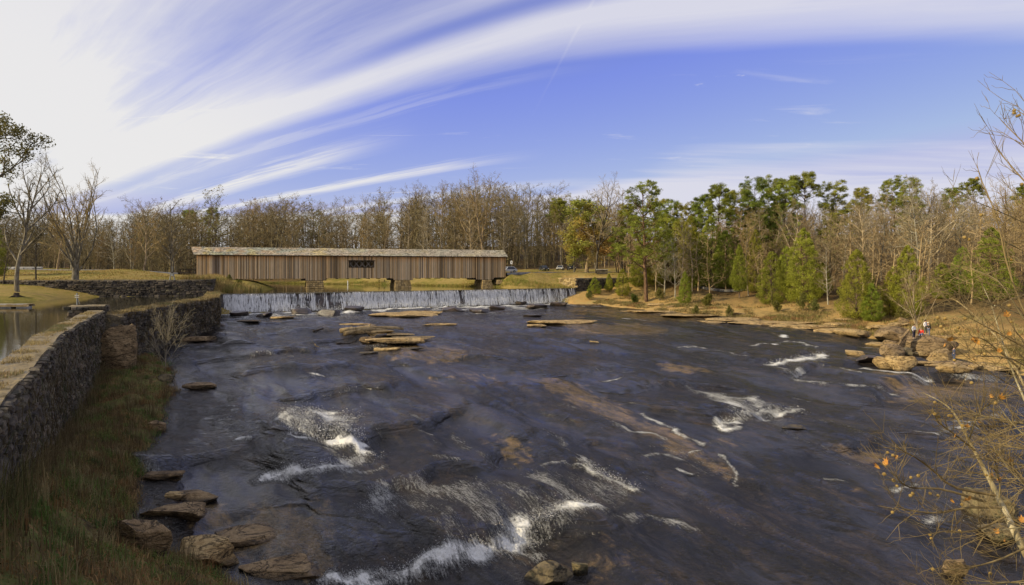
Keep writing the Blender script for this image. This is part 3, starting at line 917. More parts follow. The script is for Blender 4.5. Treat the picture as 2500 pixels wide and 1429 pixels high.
# ------------------------------------------------------------------ stone walls
def rubble(seed):
    """one rough unit stone, front face bulging"""
    r = np.random.default_rng(seed)
    b = []
    for x, z in ((-.5, -.5), (.5, -.5), (.5, .5), (-.5, .5)): b.append((x * r.uniform(.9, 1.0), 0.5, z * r.uniform(.9, 1.0)))
    for x, z in ((-.5, -.5), (.5, -.5), (.5, .5), (-.5, .5)): b.append((x * r.uniform(.86, 1.0), -0.15 + r.uniform(-.12, .12), z * r.uniform(.82, 1.0)))
    for x, z in ((-.5, -.5), (.5, -.5), (.5, .5), (-.5, .5)): b.append((x * r.uniform(.5, .8), -0.5 + r.uniform(-.14, .14), z * r.uniform(.45, .8)))
    F = [(0, 1, 2, 3), (8, 11, 10, 9)]
    for k in range(4):
        n = (k + 1) % 4
        F += [(k, k + 4, n + 4, n), (k + 4, k + 8, n + 8, n + 4)]
    return np.array(b), F


RUB = [rubble(i) for i in range(10)]


M_goldlit = mat_noise('sunlit_gold_block', [(0.2, (0.17, 0.12, 0.055)), (0.5, (0.36, 0.27, 0.13)), (0.8, (0.24, 0.19, 0.11))], 1.0, 0.9, 0.15, 0.8, 0.06, 7.0, orand=0.3)


def stone_face(thing, path, ztop, zbot, ch, sl, depth=0.22, nparts=300, seed=1, mat=M_wallstone, matj=M_wallstone_j, minvis=None, tints=None):
    """courses of rubble along a plan path; the face looks to the right of the path direction"""
    r = np.random.default_rng(seed)
    P = np.asarray(path, float)
    L = np.r_[0, np.cumsum(np.linalg.norm(np.diff(P, axis=0), axis=1))]
    stones = []
    zlo = min(zbot(s) for s in np.linspace(0, L[-1], 40)); zhi = max(ztop(s) for s in np.linspace(0, L[-1], 40))
    z = zlo
    while z < zhi:
        h = r.uniform(*ch)
        s = -r.uniform(0, sl[1])
        while s < L[-1]:
            l = r.uniform(*sl) * (1.6 if r.random() < 0.12 else 1)
            m = s + l / 2
            if 0 <= m <= L[-1] and z + h * 0.5 > zbot(m) - 0.1 and z + h * 0.7 < ztop(m):
                i = min(np.searchsorted(L, m, side='right') - 1, len(P) - 2)
                t = (P[i + 1] - P[i]) / (L[i + 1] - L[i])
                p = P[i] + t * (m - L[i])
                n = np.array([t[1], -t[0]])
                hh = min(h * r.uniform(0.85, 1.25), ztop(m) - z + 0.05)
                p = p + n * r.uniform(-0.05, 0.05)
                stones.append((p[0], p[1], z + hh / 2, l * 1.02, hh * 1.0, depth * r.uniform(0.8, 1.3), math.atan2(t[1], t[0]), r.uniform(-0.06, 0.06), int(r.integers(10))))
            s += l
        z += h * 0.97
    vis = sorted(stones, key=lambda q: -(q[3] * q[4] / (q[1] ** 2 + q[0] ** 2)))
    first, rest = vis[:nparts], vis[nparts:]
    o = wl(thing)
    meshes = [mesh_np('stone', V, F, mat) for V, F in RUB] if first else []
    for q in first:
        c = ob('stone', meshes[q[8]], thing, np.array(q[:3]) - o)
        c.rotation_euler = (0, q[7], q[6])
        c.scale = (q[3], q[5], q[4])
    if rest:
        mb = MB()
        for q in rest:
            V, F = RUB[q[8]]
            ca, sa = math.cos(q[6]), math.sin(q[6])
            W = V * np.array([q[3], q[5], q[4]])
            cb, sb = math.cos(q[7]), math.sin(q[7])
            W = np.stack([W[:, 0] * cb + W[:, 2] * sb, W[:, 1], -W[:, 0] * sb + W[:, 2] * cb], 1)
            W = np.stack([W[:, 0] * ca - W[:, 1] * sa, W[:, 0] * sa + W[:, 1] * ca, W[:, 2]], 1) + np.array(q[:3])
            k = r.uniform(0.55, 1.35)
            mb.add(W, F, (k * r.uniform(.95, 1.08), k, k * r.uniform(.85, 1.0)))
        V, F, C = mb.out()
        part('small_stones', V, F, matj, thing, attrs={'tint': C}, kind='stuff')


def wall_core(thing, path, thick, ztop, zbot, mat, name='wall_core', n=60, inset=0.06, lump=0.12, attrs=None):
    P = resample(path, n)
    t = np.gradient(P, axis=0); t /= np.linalg.norm(t, axis=1, keepdims=True)
    nn = np.stack([t[:, 1], -t[:, 0]], 1)
    L = np.r_[0, np.cumsum(np.linalg.norm(np.diff(P, axis=0), axis=1))]
    m = 7
    V = []
    for i in range(n):
        a = P[i] - nn[i] * inset; b = P[i] - nn[i] * thick
        zt, zb = ztop(L[i]), zbot(L[i])
        V.append((*a, zb))
        for k in range(m):
            q = lerp(a, b, k / (m - 1))
            V.append((*q, zt + sfb(q[0] * 1.3, q[1] * 1.3, 2) * lump))
        V.append((*b, zb))
    V = np.array(V)
    w = m + 2
    F = [tuple(q) for q in grid_faces(n, w)]
    F += [tuple(range(w)), tuple(range((n - 1) * w, n * w))[::-1]]
    return part(name, V, F, mat, thing)


M_walltop = mat_noise('wall_top_turf', [(0.2, (0.10, 0.08, 0.045)), (0.40, (0.20, 0.165, 0.105)), (0.55, (0.28, 0.22, 0.125)), (0.68, (0.19, 0.175, 0.145)), (0.9, (0.13, 0.12, 0.10))], 1.2, 0.95, 0.1, 0.9, 0.1, 8.0)

TOPA = EYE - 3.4
wa = empty('mill_race_wall', (*WA[1], EYE - 8), 'long rough stone mill race wall running from the left foreground, dry grass on top', 'stone wall')
zA = lambda s: TOPA + 0.05 * math.sin(s * 0.7)
LA = [0, 8.4, 31, 54.5]
zAb = lambda s: EYE + float(np.interp(s, LA, [-5.2, -5.6, -9.4, -8.6]))
wall_core(wa, WA, 1.2, zA, zAb, M_walltop, 'turf_topped_core')
stone_face(wa, WA, lambda s: zA(s) - 0.02 + 0.10 * sfb(s * 1.3, 0.3), zAb, (0.11, 0.32), (0.18, 0.75), 0.26, 300, 3)
# pier block at its far end
pb = np.array([-34.9, 57.2])
tA = (WA[3] - WA[2]) / np.linalg.norm(WA[3] - WA[2]); nA = np.array([tA[1], -tA[0]])
wall_core(wa, [pb - tA * 0.2, pb + tA * 2.6], 2.7, lambda s: TOPA + 0.35, lambda s: EYE - 8.8, M_walltop, 'end_pier', n=8)
stone_face(wa, [pb - nA * 2.75 - tA * 0.25, pb - tA * 0.25, pb + tA * 2.6], lambda s: TOPA + 0.34, lambda s: EYE - 8.6, (0.16, 0.28), (0.3, 0.7), 0.26, 0, 5)

wbt = empty('spillway_wall', (*WB[1], EYE - 8.4), 'dark weedy stone wall between the bare sapling and the waterfall', 'stone wall')
LB = [0, 13.2, 25.8, 52]
zB = lambda s: EYE + float(np.interp(s, LB, [-3.75, -3.55, -3.4, -3.5])) + 0.06 * math.sin(s * 1.1)
zBb = lambda s: EYE + float(np.interp(s, LB, [-8.6, -8.3, -7.7, -7.3]))
wall_core(wbt, WB, 1.9, zB, zBb, M_walltop, 'turf_topped_core')
stone_face(wbt, WB, lambda s: zB(s) - 0.02, zBb, (0.2, 0.34), (0.35, 0.8), 0.26, 220, 6)

# far retaining wall of the lawn
WC = [np.array([-130.0, 97.2]), np.array([-70.0, 101.8]), np.array([-48.2, 106.6])]
wc = empty('lawn_retaining_wall', (*WC[1], CANAL - 0.5), 'long low dry-stone wall along the canal below the lawn', 'stone wall')
wall_core(wc, WC, 1.0, lambda s: EYE - 1.50, lambda s: CANAL - 1.2, M_walltop, 'wall_core')
stone_face(wc, WC, lambda s: EYE - 1.49, lambda s: CANAL - 0.3, (0.17, 0.34), (0.4, 1.15), 0.3, 300, 8)
wall_core(wc, [WC[2], WC[2] + np.array([-1.5, 5.0])], 1.0, lambda s: EYE - 1.5, lambda s: CANAL - 1.2, M_mortar, 'return_core', n=6)
stone_face(wc, [WC[2], WC[2] + np.array([-1.5, 5.0])], lambda s: EYE - 1.49, lambda s: CANAL - 0.3, (0.2, 0.34), (0.4, 1.0), 0.3, 0, 9)

# ------------------------------------------------------------------ dam and its falls
dam = empty('mill_dam', (*DAM0, EYE - 7), 'long low dam with water pouring over its whole crest in white strands', 'dam')
nb = 220
bb = np.linspace(-1.2, 70.8, nb)
rows = [(-1.8, POND - 0.12), (-0.1, POND - 0.10), (0.25, POND - 0.16), (0.5, POND - 0.8), (0.72, POND - 1.6), (0.95, POND - 2.4), (1.15, EYE - 7.1), (1.3, EYE - 8.0)]
V = []
for d, z in rows:
    for b in bb:
        q = DAM0 + DD * b + DN * (d + 0.18 * sfb(b * 0.8, z * 1.2, 1))
        V.append((*q, z + 0.10 * sfb(b * 0.9, d * 2, 5) if z < POND - 0.3 else z))
part('dam_wall', V, grid_faces(len(rows), nb), M_wetrock, dam, True)
mw, t, b = mat_new('falling_water', 0.35, 0.4)
cc = coords(t)
n1 = noise(t, mapping(t, geo_pos(t), (6, 6, 0.8)), 1.0, 5, 0.7)
t.links.new(ramp(t, (n1 - 0.5) * 2.4 + 0.5, [(0.05, (0.30, 0.30, 0.29)), (0.4, (0.74, 0.735, 0.70)), (0.9, (0.92, 0.91, 0.87))]), b.inputs['Base Color'])
Vs, Fs, n0 = [], [], 0
r = np.random.default_rng(5)
kk = 6
for i in range(12000):
    b0 = r.uniform(0.2, 70.2)
    dens = 0.62 + 2.1 * sfb(b0 * 0.35, 0, 3) + 0.7 * sfb(b0 * 2.2, 4, 3)
    if 12.9 < b0 < 13.5 or 14.9 < b0 < 16.6: dens *= 0.15
    if 64.2 < b0 < 66.4 or 58.3 < b0 < 58.8: dens *= 0.22
    if r.random() > dens: continue
    wdt = r.uniform(0.010, 0.05) * (2.4 if r.random() < 0.10 else 1)
    z0 = r.uniform(0, 0.04) if r.random() < 0.40 else r.uniform(0.06, 0.7)
    z1 = 1.0 if r.random() < 0.25 else min(1.0, z0 + r.uniform(0.12, 0.5))
    if z1 < 1.0 and r.random() < 0.4: z0, z1 = 1 - (z1 - z0) * 1.2, 1.0
    ph = r.uniform(0, 6)
    thr = r.uniform(0.25, 0.75)
    for j in range(kk):
        f = lerp(z0, z1, j / (kk - 1))
        d = 0.32 + thr * math.sqrt(f) * 1.15 + 0.04 * math.sin(ph + f * 9)
        z = lerp(POND - 0.02, EYE - 6.9, f)
        ww = wdt * (0.45 + 1.0 * f) * (0.5 + 0.5 * math.sin(math.pi * min(1, 0.15 + j / kk)))
        bl = b0 + 0.05 * math.sin(ph * 2 + f * 5)
        q = DAM0 + DN * d
        for sg, fw in ((-1, 0.0), (0.1, 0.75), (1, 0.0)):
            p = q + DD * (bl + sg * ww) + DN * (fw * ww)
            Vs.append((p[0], p[1], z))
    for j in range(kk - 1):
        o = n0 + j * 3
        Fs.append((o, o + 1, o + 4, o + 3)); Fs.append((o + 1, o + 2, o + 5, o + 4))
    n0 += kk * 3
part('falling_water', Vs, np.array(Fs), mw, dam, kind='stuff')
Vs, Fs, n0 = [], [], 0
for i in range(90):
    b0 = r.uniform(0.4, 70.0); wdt = r.uniform(0.12, 0.45)
    if 14.6 < b0 < 16.8 or 64.0 < b0 < 66.6: continue
    z0 = 0.0 if r.random() < 0.7 else r.uniform(0.1, 0.5)
    for j in range(5):
        f = lerp(z0, 1.0, j / 4)
        for sg, fw in ((-1, 0), (0.2, 0.22), (1, 0)):
            p = DAM0 + DN * (0.30 + 0.62 * math.sqrt(f) + fw * wdt) + DD * (b0 + sg * wdt * (0.55 + 0.6 * f) + 0.06 * math.sin(i + f * 6))
            Vs.append((p[0], p[1], lerp(POND - 0.03, EYE - 6.9, f)))
    for j in range(4):
        o = n0 + j * 3
        Fs.append((o, o + 1, o + 4, o + 3)); Fs.append((o + 1, o + 2, o + 5, o + 4))
    n0 += 15
mw2, t, b = mat_new('water_sheet', 0.3, 0.4)
n1 = noise(t, mapping(t, geo_pos(t), (4, 4, 0.6)), 1.0, 6, 0.75)
t.links.new(ramp(t, (n1 - 0.5) * 3.0 + 0.5, [(0.1, (0.05, 0.05, 0.045)), (0.5, (0.25, 0.25, 0.23)), (0.9, (0.80, 0.79, 0.74))]), b.inputs['Base Color'])
part('water_sheets', Vs, np.array(Fs), mw2, dam, kind='stuff')
# smooth lip of water bending over the crest
V = []
rows = [(-0.2, POND + 0.004), (0.26, POND + 0.003), (0.38, POND - 0.05), (0.46, POND - 0.2)]
for d, z in rows:
    for b_ in bb: V.append((*(DAM0 + DD * b_ + DN * d), z - 0.03 * sfb(b_ * 1.5, d, 1)))
part('water_lip', V, grid_faces(len(rows), nb), M_pond, dam, True)

# ------------------------------------------------------------------ right abutment of the dam
AB = [np.array([10.6, 150.6]), np.array([14.0, 144.8]), np.array([37.0, 154.0])]
ab = empty('dam_abutment', (14.0, 144.8, EYE - 7), 'square stone abutment closing the right end of the dam, sunlit on its left side', 'abutment')
wall_core(ab, [AB[1], AB[2]], 3.0, lambda s: EYE - 1.72, lambda s: EYE - 8, M_walltop, 'abutment_core', n=20)
wall_core(ab, [AB[0], AB[1]], 3.0, lambda s: EYE - 1.75, lambda s: EYE - 8, M_walltop, 'side_core', n=8)
stone_face(ab, [AB[0], AB[1]], lambda s: EYE - 1.70, lambda s: EYE - 7.6, (0.25, 0.42), (0.4, 0.95), 0.3, 60, 21, M_goldlit, M_goldpierlit)  # sunlight on this left face is painted in as golden stone colour
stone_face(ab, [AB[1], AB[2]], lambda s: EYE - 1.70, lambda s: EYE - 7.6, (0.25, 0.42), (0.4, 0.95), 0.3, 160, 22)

# ------------------------------------------------------------------ covered bridge
BL, BR = PX(480, 683, 132.0), PX(1233, 678, 153.0)
be = (BR - BL)[:2]; LBR = float(np.linalg.norm(be)); be = be / LBR
bn = np.array([-be[1], be[0]])                 # towards the far side
ZB, ZE, ZR, WID = EYE - 1.85, EYE + 3.02, EYE + 4.62, 5.6
br = empty('covered_bridge', (*BL[:2], ZB), 'long weathered plank covered bridge with lichen shingle roof on stone piers', 'covered bridge')
def B3(s, d, z):
    q = BL[:2] + be * s + bn * d
    return np.array([q[0], q[1], z])
def us(u, d=0.0):
    k = (u - 1250) / FPX
    a = BL[:2] + bn * d
    return (k * a[1] - a[0]) / (be[0] - k * be[1])
def bbox(s0, s1, d0, d1, z0, z1):
    return np.array([B3(s0, d0, z0), B3(s1, d0, z0), B3(s1, d1, z0), B3(s0, d1, z0), B3(s0, d0, z1), B3(s1, d0, z1), B3(s1, d1, z1), B3(s0, d1, z1)]), BOXF
W0, W1 = us(853), us(912)
ZW0, ZW1 = EYE + 0.66, EYE + 2.02
pier_s = [us(768), us(982), us(1182)]
r = np.random.default_rng(77)
def boards(name, d0, sgn, win):
    mb = MB()
    s = 0.0
    while s < LBR:
        wdt = r.uniform(0.15, 0.24)
        low = 0.0
        for ps in pier_s:
            if ps - 1.9 < s < ps + 2.2: low = 0.38
        if s < 7: low = 0.12 if s > 1.8 else -0.25
        if us(1233) - 2.5 < s: low = -0.1
        z0 = ZB + 0.1 - low + r.uniform(-0.03, 0.05)
        dd = d0 + sgn * (r.uniform(0.0, 0.028))
        g = r.uniform(0.0, 1.0)
        c = np.array([0.50, 0.32, 0.14]) * (1 - g) + np.array([0.55, 0.43, 0.27]) * g
        c = c * r.choice([0.45, 0.75, 0.95, 1.1, 1.3]) * r.uniform(0.85, 1.15)
        if 2.75 < s < 4.1: c = c * np.array([0.42, 0.46, 0.6]) * r.uniform(0.7, 1.4)
        if abs(s - us(820)) < 0.35 or abs(s - us(1200)) < 0.2: c = c * 0.42
        ct = c * np.array([1.12, 0.86, 0.62])            # less bleached under the eave
        spans = [(z0, ZE - 0.05)]
        if win and W0 - 0.05 < s + wdt / 2 < W1 + 0.05: spans = [(z0, ZW0), (ZW1, ZE - 0.05)]
        for a, b_ in spans:
            zz = [a, b_] if b_ - a < 1.5 else [a, a + (b_ - a) * 0.72, b_]
            V, C = [], []
            for z in zz:
                for (q, e) in ((s, 0), (s + wdt - 0.018, 0), (s + wdt - 0.018, 0.03), (s, 0.03)):
                    V.append(B3(q, dd + e, z)); C.append(ct if z > ZE - 1.0 else c)
            F = [(3, 2, 1, 0)]
            m = len(zz)
            for k in range(m - 1):
                for x in range(4):
                    y = (x + 1) % 4
                    F.append((k * 4 + x, k * 4 + y, k * 4 + 4 + y, k * 4 + 4 + x))
            F.append(tuple(m * 4 - 4 + x for x in range(4)))
            mb.add(V, F, np.array(C))
        s += wdt
    V, F, C = mb.out()
    return part(name, V, F, M_board, br, attrs={'tint': C}, kind='stuff')
boards('siding_boards', 0.0, -1, True)
boards('far_siding_boards', WID, 1, False)
# dark lining added behind the siding so no light leaks between the boards
for a, b_, z0, z1 in ((0.05, W0 - 0.02, ZB + 0.2, ZE - 0.1), (W1 + 0.02, LBR - 0.05, ZB + 0.2, ZE - 0.1), (W0 - 0.02, W1 + 0.02, ZB + 0.2, ZW0 - 0.03), (W0 - 0.02, W1 + 0.02, ZW1 + 0.03, ZE - 0.1)):
    V, F = bbox(a, b_, 0.05, 0.10, z0, z1); part('light_stop_lining', V, F, M_darkwood, br)
V, F = bbox(0.05, LBR - 0.05, 0.12, WID - 0.05, ZB + 1.15, ZB + 1.4); part('deck', V, F, M_darkwood, br)
for s in np.arange(0.6, LBR, 2.2):
    V, F = bbox(s, s + 0.25, 0.15, WID - 0.15, ZB - 0.02, ZB + 0.24); part('floor_beam', V, F, M_darkwood, br)
# lattice truss seen through the window
M_lattice = flat('truss_planks', (0.20, 0.17, 0.13), 0.9, 0.1)
for k in range(7):
    s = W0 - 1.0 + k * 1.25
    for sg in (-1, 1):
        c = B3(s, 0.42 + 0.06 * sg, (ZW0 + ZW1) / 2)
        ax = np.array([be[0] * sg * 0.62, be[1] * sg * 0.62, 0.8]); ax /= np.linalg.norm(ax)
        V, F = box(c, ax * 1.3, np.array([*bn, 0]) * 0.028, np.cross(ax, np.array([*bn, 0])) * 0.10)
        part('lattice_plank', V, F, M_lattice, br)
win = part('window_hood', *bbox(W0 - 0.25, W1 + 0.25, -0.42, -0.02, ZW1 + 0.02, ZW1 + 0.10), M_darkwood, br)
part('window_sill', *bbox(W0 - 0.1, W1 + 0.1, -0.10, 0.0 - 0.03, ZW0 - 0.1, ZW0), M_darkwood, br)
for q in (W0 - 0.12, W1 + 0.02): part('window_jamb', *bbox(q, q + 0.1, -0.07, 0.04, ZW0, ZW1), M_darkwood, br)
# roof: two slopes of shingles
OV, GAB = 0.5, 0.9
def roof_slope(name, side):
    mb = MB()
    ridge_d = WID / 2
    dd0 = -OV if side < 0 else WID + OV
    run = ridge_d + OV
    nrow = 17
    Zev = ZE - 0.02
    for k in range(nrow):
        f0, f1 = k / nrow, min(1.0, (k + 1.25) / nrow)
        s = -0.35 - 0.9 * f0 + r.uniform(-0.2, 0)
        send = LBR + 0.4 - 0.0 * f0
        while s < send:
            wdt = r.uniform(0.14, 0.34)
            lift = r.uniform(0.0, 0.03)
            f0j = f0 + r.uniform(-0.010, 0.006)
            sag = 0.16 * sfb(s * 0.09, 0.5, 2) * (0.3 + f0) + 0.05
            z0, z1 = Zev + (ZR - Zev) * f0j + 0.055 + lift + sag, Zev + (ZR - Zev) * f1 + 0.03 + sag
            d0, d1 = dd0 - side * run * f0j, dd0 - side * run * f1
            V = [B3(s, d0, z0), B3(s + wdt * 0.96, d0, z0), B3(s + wdt * 0.96, d1, z1), B3(s, d1, z1), B3(s, d0, z0 - 0.05), B3(s + wdt * 0.96, d0, z0 - 0.05)]
            pa = sfb(s * 0.22, f0 * 1.2, 3); pb_ = sfb(s * 0.5 + 40, f0 * 2.0, 1); pc = sfb(s * 1.6, f0 * 9, 6)
            c = np.array([0.43, 0.375, 0.28])
            left = max(0, 1 - s / 45)
            c = c + (np.array([0.62, 0.47, 0.12]) - c) * np.clip(pb_ * 3.2, 0, 0.65) * (0.25 + 0.75 * left)
            c = c + (np.array([0.27, 0.34, 0.28]) - c) * np.clip(pa * 3.5, 0, 0.6) * (0.35 + 0.65 * left)
            c = c + (np.array([0.60, 0.34, 0.14]) - c) * np.clip(-pb_ * 3.0 - 0.25, 0, 0.5) * left
            c = c * r.uniform(0.62, 1.2) * (1 + pc * 0.8)
            if r.random() < 0.10: c = c * 0.35
            mb.add(V, [(0, 1, 2, 3), (4, 5, 1, 0)], c)
            s += wdt
    V, F, C = mb.out()
    part(name, V, F, M_shingle, br, attrs={'tint': C}, kind='stuff')
roof_slope('roof_shingles', -1)
roof_slope('far_roof_shingles', 1)
for side, nm in ((-1, 'roof_deck'), (1, 'far_roof_deck')):
    d0 = -OV if side < 0 else WID + OV
    e0, e1 = B3(-0.3, d0, ZE - 0.1), B3(LBR + 0.35, d0, ZE - 0.1)
    q0, q1 = B3(-1.15, WID / 2, ZR - 0.06), B3(LBR + 0.35, WID / 2, ZR - 0.06)
    V = np.array([e0, e1, q1, q0, e0 + [0, 0, .08], e1 + [0, 0, .08], q1 + [0, 0, .08], q0 + [0, 0, .08]])
    part(nm, V, BOXF, M_darkwood, br)
for s in (0.12, LBR - 0.12):       # gable boards over the portals
    V = np.array([B3(s, 0.05, ZE - 0.05), B3(s, WID - 0.05, ZE - 0.05), B3(s, WID / 2, ZR - 0.15), B3(s + 0.06, 0.05, ZE - 0.05), B3(s + 0.06, WID - 0.05, ZE - 0.05), B3(s + 0.06, WID / 2, ZR - 0.15)])
    part('gable', V, [(0, 1, 2), (5, 4, 3), (0, 3, 4, 1), (1, 4, 5, 2), (2, 5, 3, 0)], M_darkwood, br)
# piers
def pier(s0, s1, zb, gold=True):
    mb_t = ZB - 0.34
    bat = 0.35
    V = np.array([B3(s0 - bat, -0.9, zb), B3(s1 + bat, -0.9, zb), B3(s1 + bat, WID + 0.9, zb), B3(s0 - bat, WID + 0.9, zb),
                  B3(s0, -0.3, mb_t), B3(s1, -0.3, mb_t), B3(s1, WID + 0.3, mb_t), B3(s0, WID + 0.3, mb_t)])
    p = part('stone_pier', V, BOXF, M_wallstone_j, br, attrs={'tint': np.full((8, 3), 0.9)})
    mb = MB()
    for (a, b_, c, d) in ((0, 1, 5, 4), (3, 0, 4, 7)):
        nrow = max(3, int((mb_t - zb) / 0.36))
        for k in range(nrow):
            f0, f1 = k / nrow, (k + 0.93) / nrow
            t_ = 0.0
            ln = np.linalg.norm(V[b_] - V[a])
            nrm = np.cross(V[b_] - V[a], V[d] - V[a]); nrm /= np.linalg.norm(nrm)
            while t_ < 1:
                wd_ = r.uniform(0.4, 0.95) / ln
                t2 = min(1.0, t_ + wd_ * 0.95)
                L0, R0 = lerp(V[a], V[b_], t_), lerp(V[a], V[b_], t2)
                L1, R1 = lerp(V[d], V[c], t_), lerp(V[d], V[c], t2)
                o_ = nrm * r.uniform(0.05, 0.14)
                qs = [lerp(L0, L1, f0), lerp(R0, R1, f0), lerp(R0, R1, f1), lerp(L0, L1, f1)]
                VV = qs + [lerp(q, sum(qs) / 4, 0.1) + o_ for q in qs]
                kc = r.uniform(0.7, 1.25)
                mb.add(VV, [(4, 5, 6, 7), (0, 1, 5, 4), (1, 2, 6, 5), (2, 3, 7, 6), (3, 0, 4, 7)], (kc, kc * .97, kc * .9))
                t_ += wd_
    W, F, C = mb.out()
    o = part('pier_stones', W, F, M_goldpierlit, p, attrs={'tint': C}, kind='stuff')
for ps in pier_s[:2]: pier(ps - 1.5, ps + 1.7, POND - 1.2)
pier(pier_s[2] - 0.4, pier_s[2] + 1.6, POND - 0.6)
pier(us(1226) - 1.2, us(1232), EYE - 3.2)
pier(0.6, 3.4, EYE - 3.4)
for ps in pier_s:                      # dark bearing timbers on the piers
    V, F = bbox(ps - 2.6, ps + 2.4, 0.3, WID - 0.3, ZB - 0.33, ZB - 0.04); part('bearing_timber', V, F, M_darkwood, br)
# approach rail at the left end
V = []
for (a, b_) in ((-2.6, 0.0),):
    part('approach_rail', *bbox(-3.2, -0.05, 0.1, 0.22, ZB + 1.95, ZB + 2.1), M_darkwood, br)
    part('approach_deck', *bbox(-3.4, 0.0, 0.3, WID - 0.3, ZB + 1.2, ZB + 1.42), M_darkwood, br)
    for s in (-3.0, -1.5): part('rail_post', *bbox(s, s + 0.14, 0.12, 0.26, ZB - 0.7, ZB + 1.96), M_darkwood, br)

# ------------------------------------------------------------------ trees
def vadd(a, b, k=1.0): return (a[0] + b[0] * k, a[1] + b[1] * k, a[2] + b[2] * k)
def vnorm(a):
    l = math.sqrt(a[0] * a[0] + a[1] * a[1] + a[2] * a[2]) or 1.0
    return (a[0] / l, a[1] / l, a[2] / l)
def cross(a, b): return (a[1] * b[2] - a[2] * b[1], a[2] * b[0] - a[0] * b[2], a[0] * b[1] - a[1] * b[0])


def grow(seed, H, r0, lv, trunk_n=9, wig=0.05, lean=(0, 0), top=0.12):
    """skeleton: list per level of (points, radii)"""
    rd = random.Random(seed)
    out = [[] for _ in range(len(lv) + 1)]
    def limb(p, d, L, ra, rb, n, wg, up, lev):
        pts, rr = [p], [ra]
        for i in range(n - 1):
            d = vnorm((d[0] + rd.gauss(0, wg), d[1] + rd.gauss(0, wg), d[2] + rd.gauss(0, wg) + up))
            p = vadd(p, d, L / (n - 1))
            pts.append(p); rr.append(ra + (rb - ra) * (i + 1) / (n - 1))
        out[lev].append((pts, rr))
        if lev >= len(lv): return
        q = lv[lev]
        k = q['n'] if isinstance(q['n'], int) else rd.randint(*q['n'])
        for j in range(k):
            t = q['t'][0] + (q['t'][1] - q['t'][0]) * ((j + rd.random()) / k)
            f = t * (n - 1); i = min(int(f), n - 2); f -= i
            b = tuple(pts[i][x] + (pts[i + 1][x] - pts[i][x]) * f for x in range(3))
            ax = vnorm(tuple(pts[i + 1][x] - pts[i][x] for x in range(3)))
            an = math.radians(rd.gauss(*q['a']))
            az = j * 2.4 + rd.uniform(-0.7, 0.7)
            u_ = vnorm(cross(ax, (0.31, 0.95, 0.05))); w_ = cross(ax, u_)
            sd = tuple(u_[x] * math.cos(az) + w_[x] * math.sin(az) for x in range(3))
            dd_ = vnorm(tuple(ax[x] * math.cos(an) + sd[x] * math.sin(an) for x in range(3)))
            Lc = L * q['r'] * rd.uniform(0.7, 1.2) * (1 + q.get('s', -0.5) * (t - q['t'][0]) / max(0.01, q['t'][1] - q['t'][0]))
            rc = min((rr[i] + (rr[i + 1] - rr[i]) * f) * 0.8, max(q.get('rmin', 0.008), ra * q['rr']))
            limb(b, dd_, max(Lc, 0.1), rc, max(rc * q.get('tp', 0.4), 0.006), q['p'], q['w'], q['u'], lev + 1)
    limb((0, 0, -0.3), vnorm((lean[0], lean[1], 1)), H, r0, r0 * top, trunk_n, wig, 0.02, 0)
    return out


def skel_mesh(name, levels, sides, mat):
    L = []
    for lev, sd in zip(levels, sides):
        if not lev: continue
        by = {}
        for p, r_ in lev: by.setdefault(len(p), []).append((p, r_))
        for k, q in by.items():
            L.append(tubes(np.array([a for a, _ in q]), np.array([b_ for _, b_ in q]), sd))
    V, F = joinq(L)
    return mesh_np(name, V, F, mat, True)


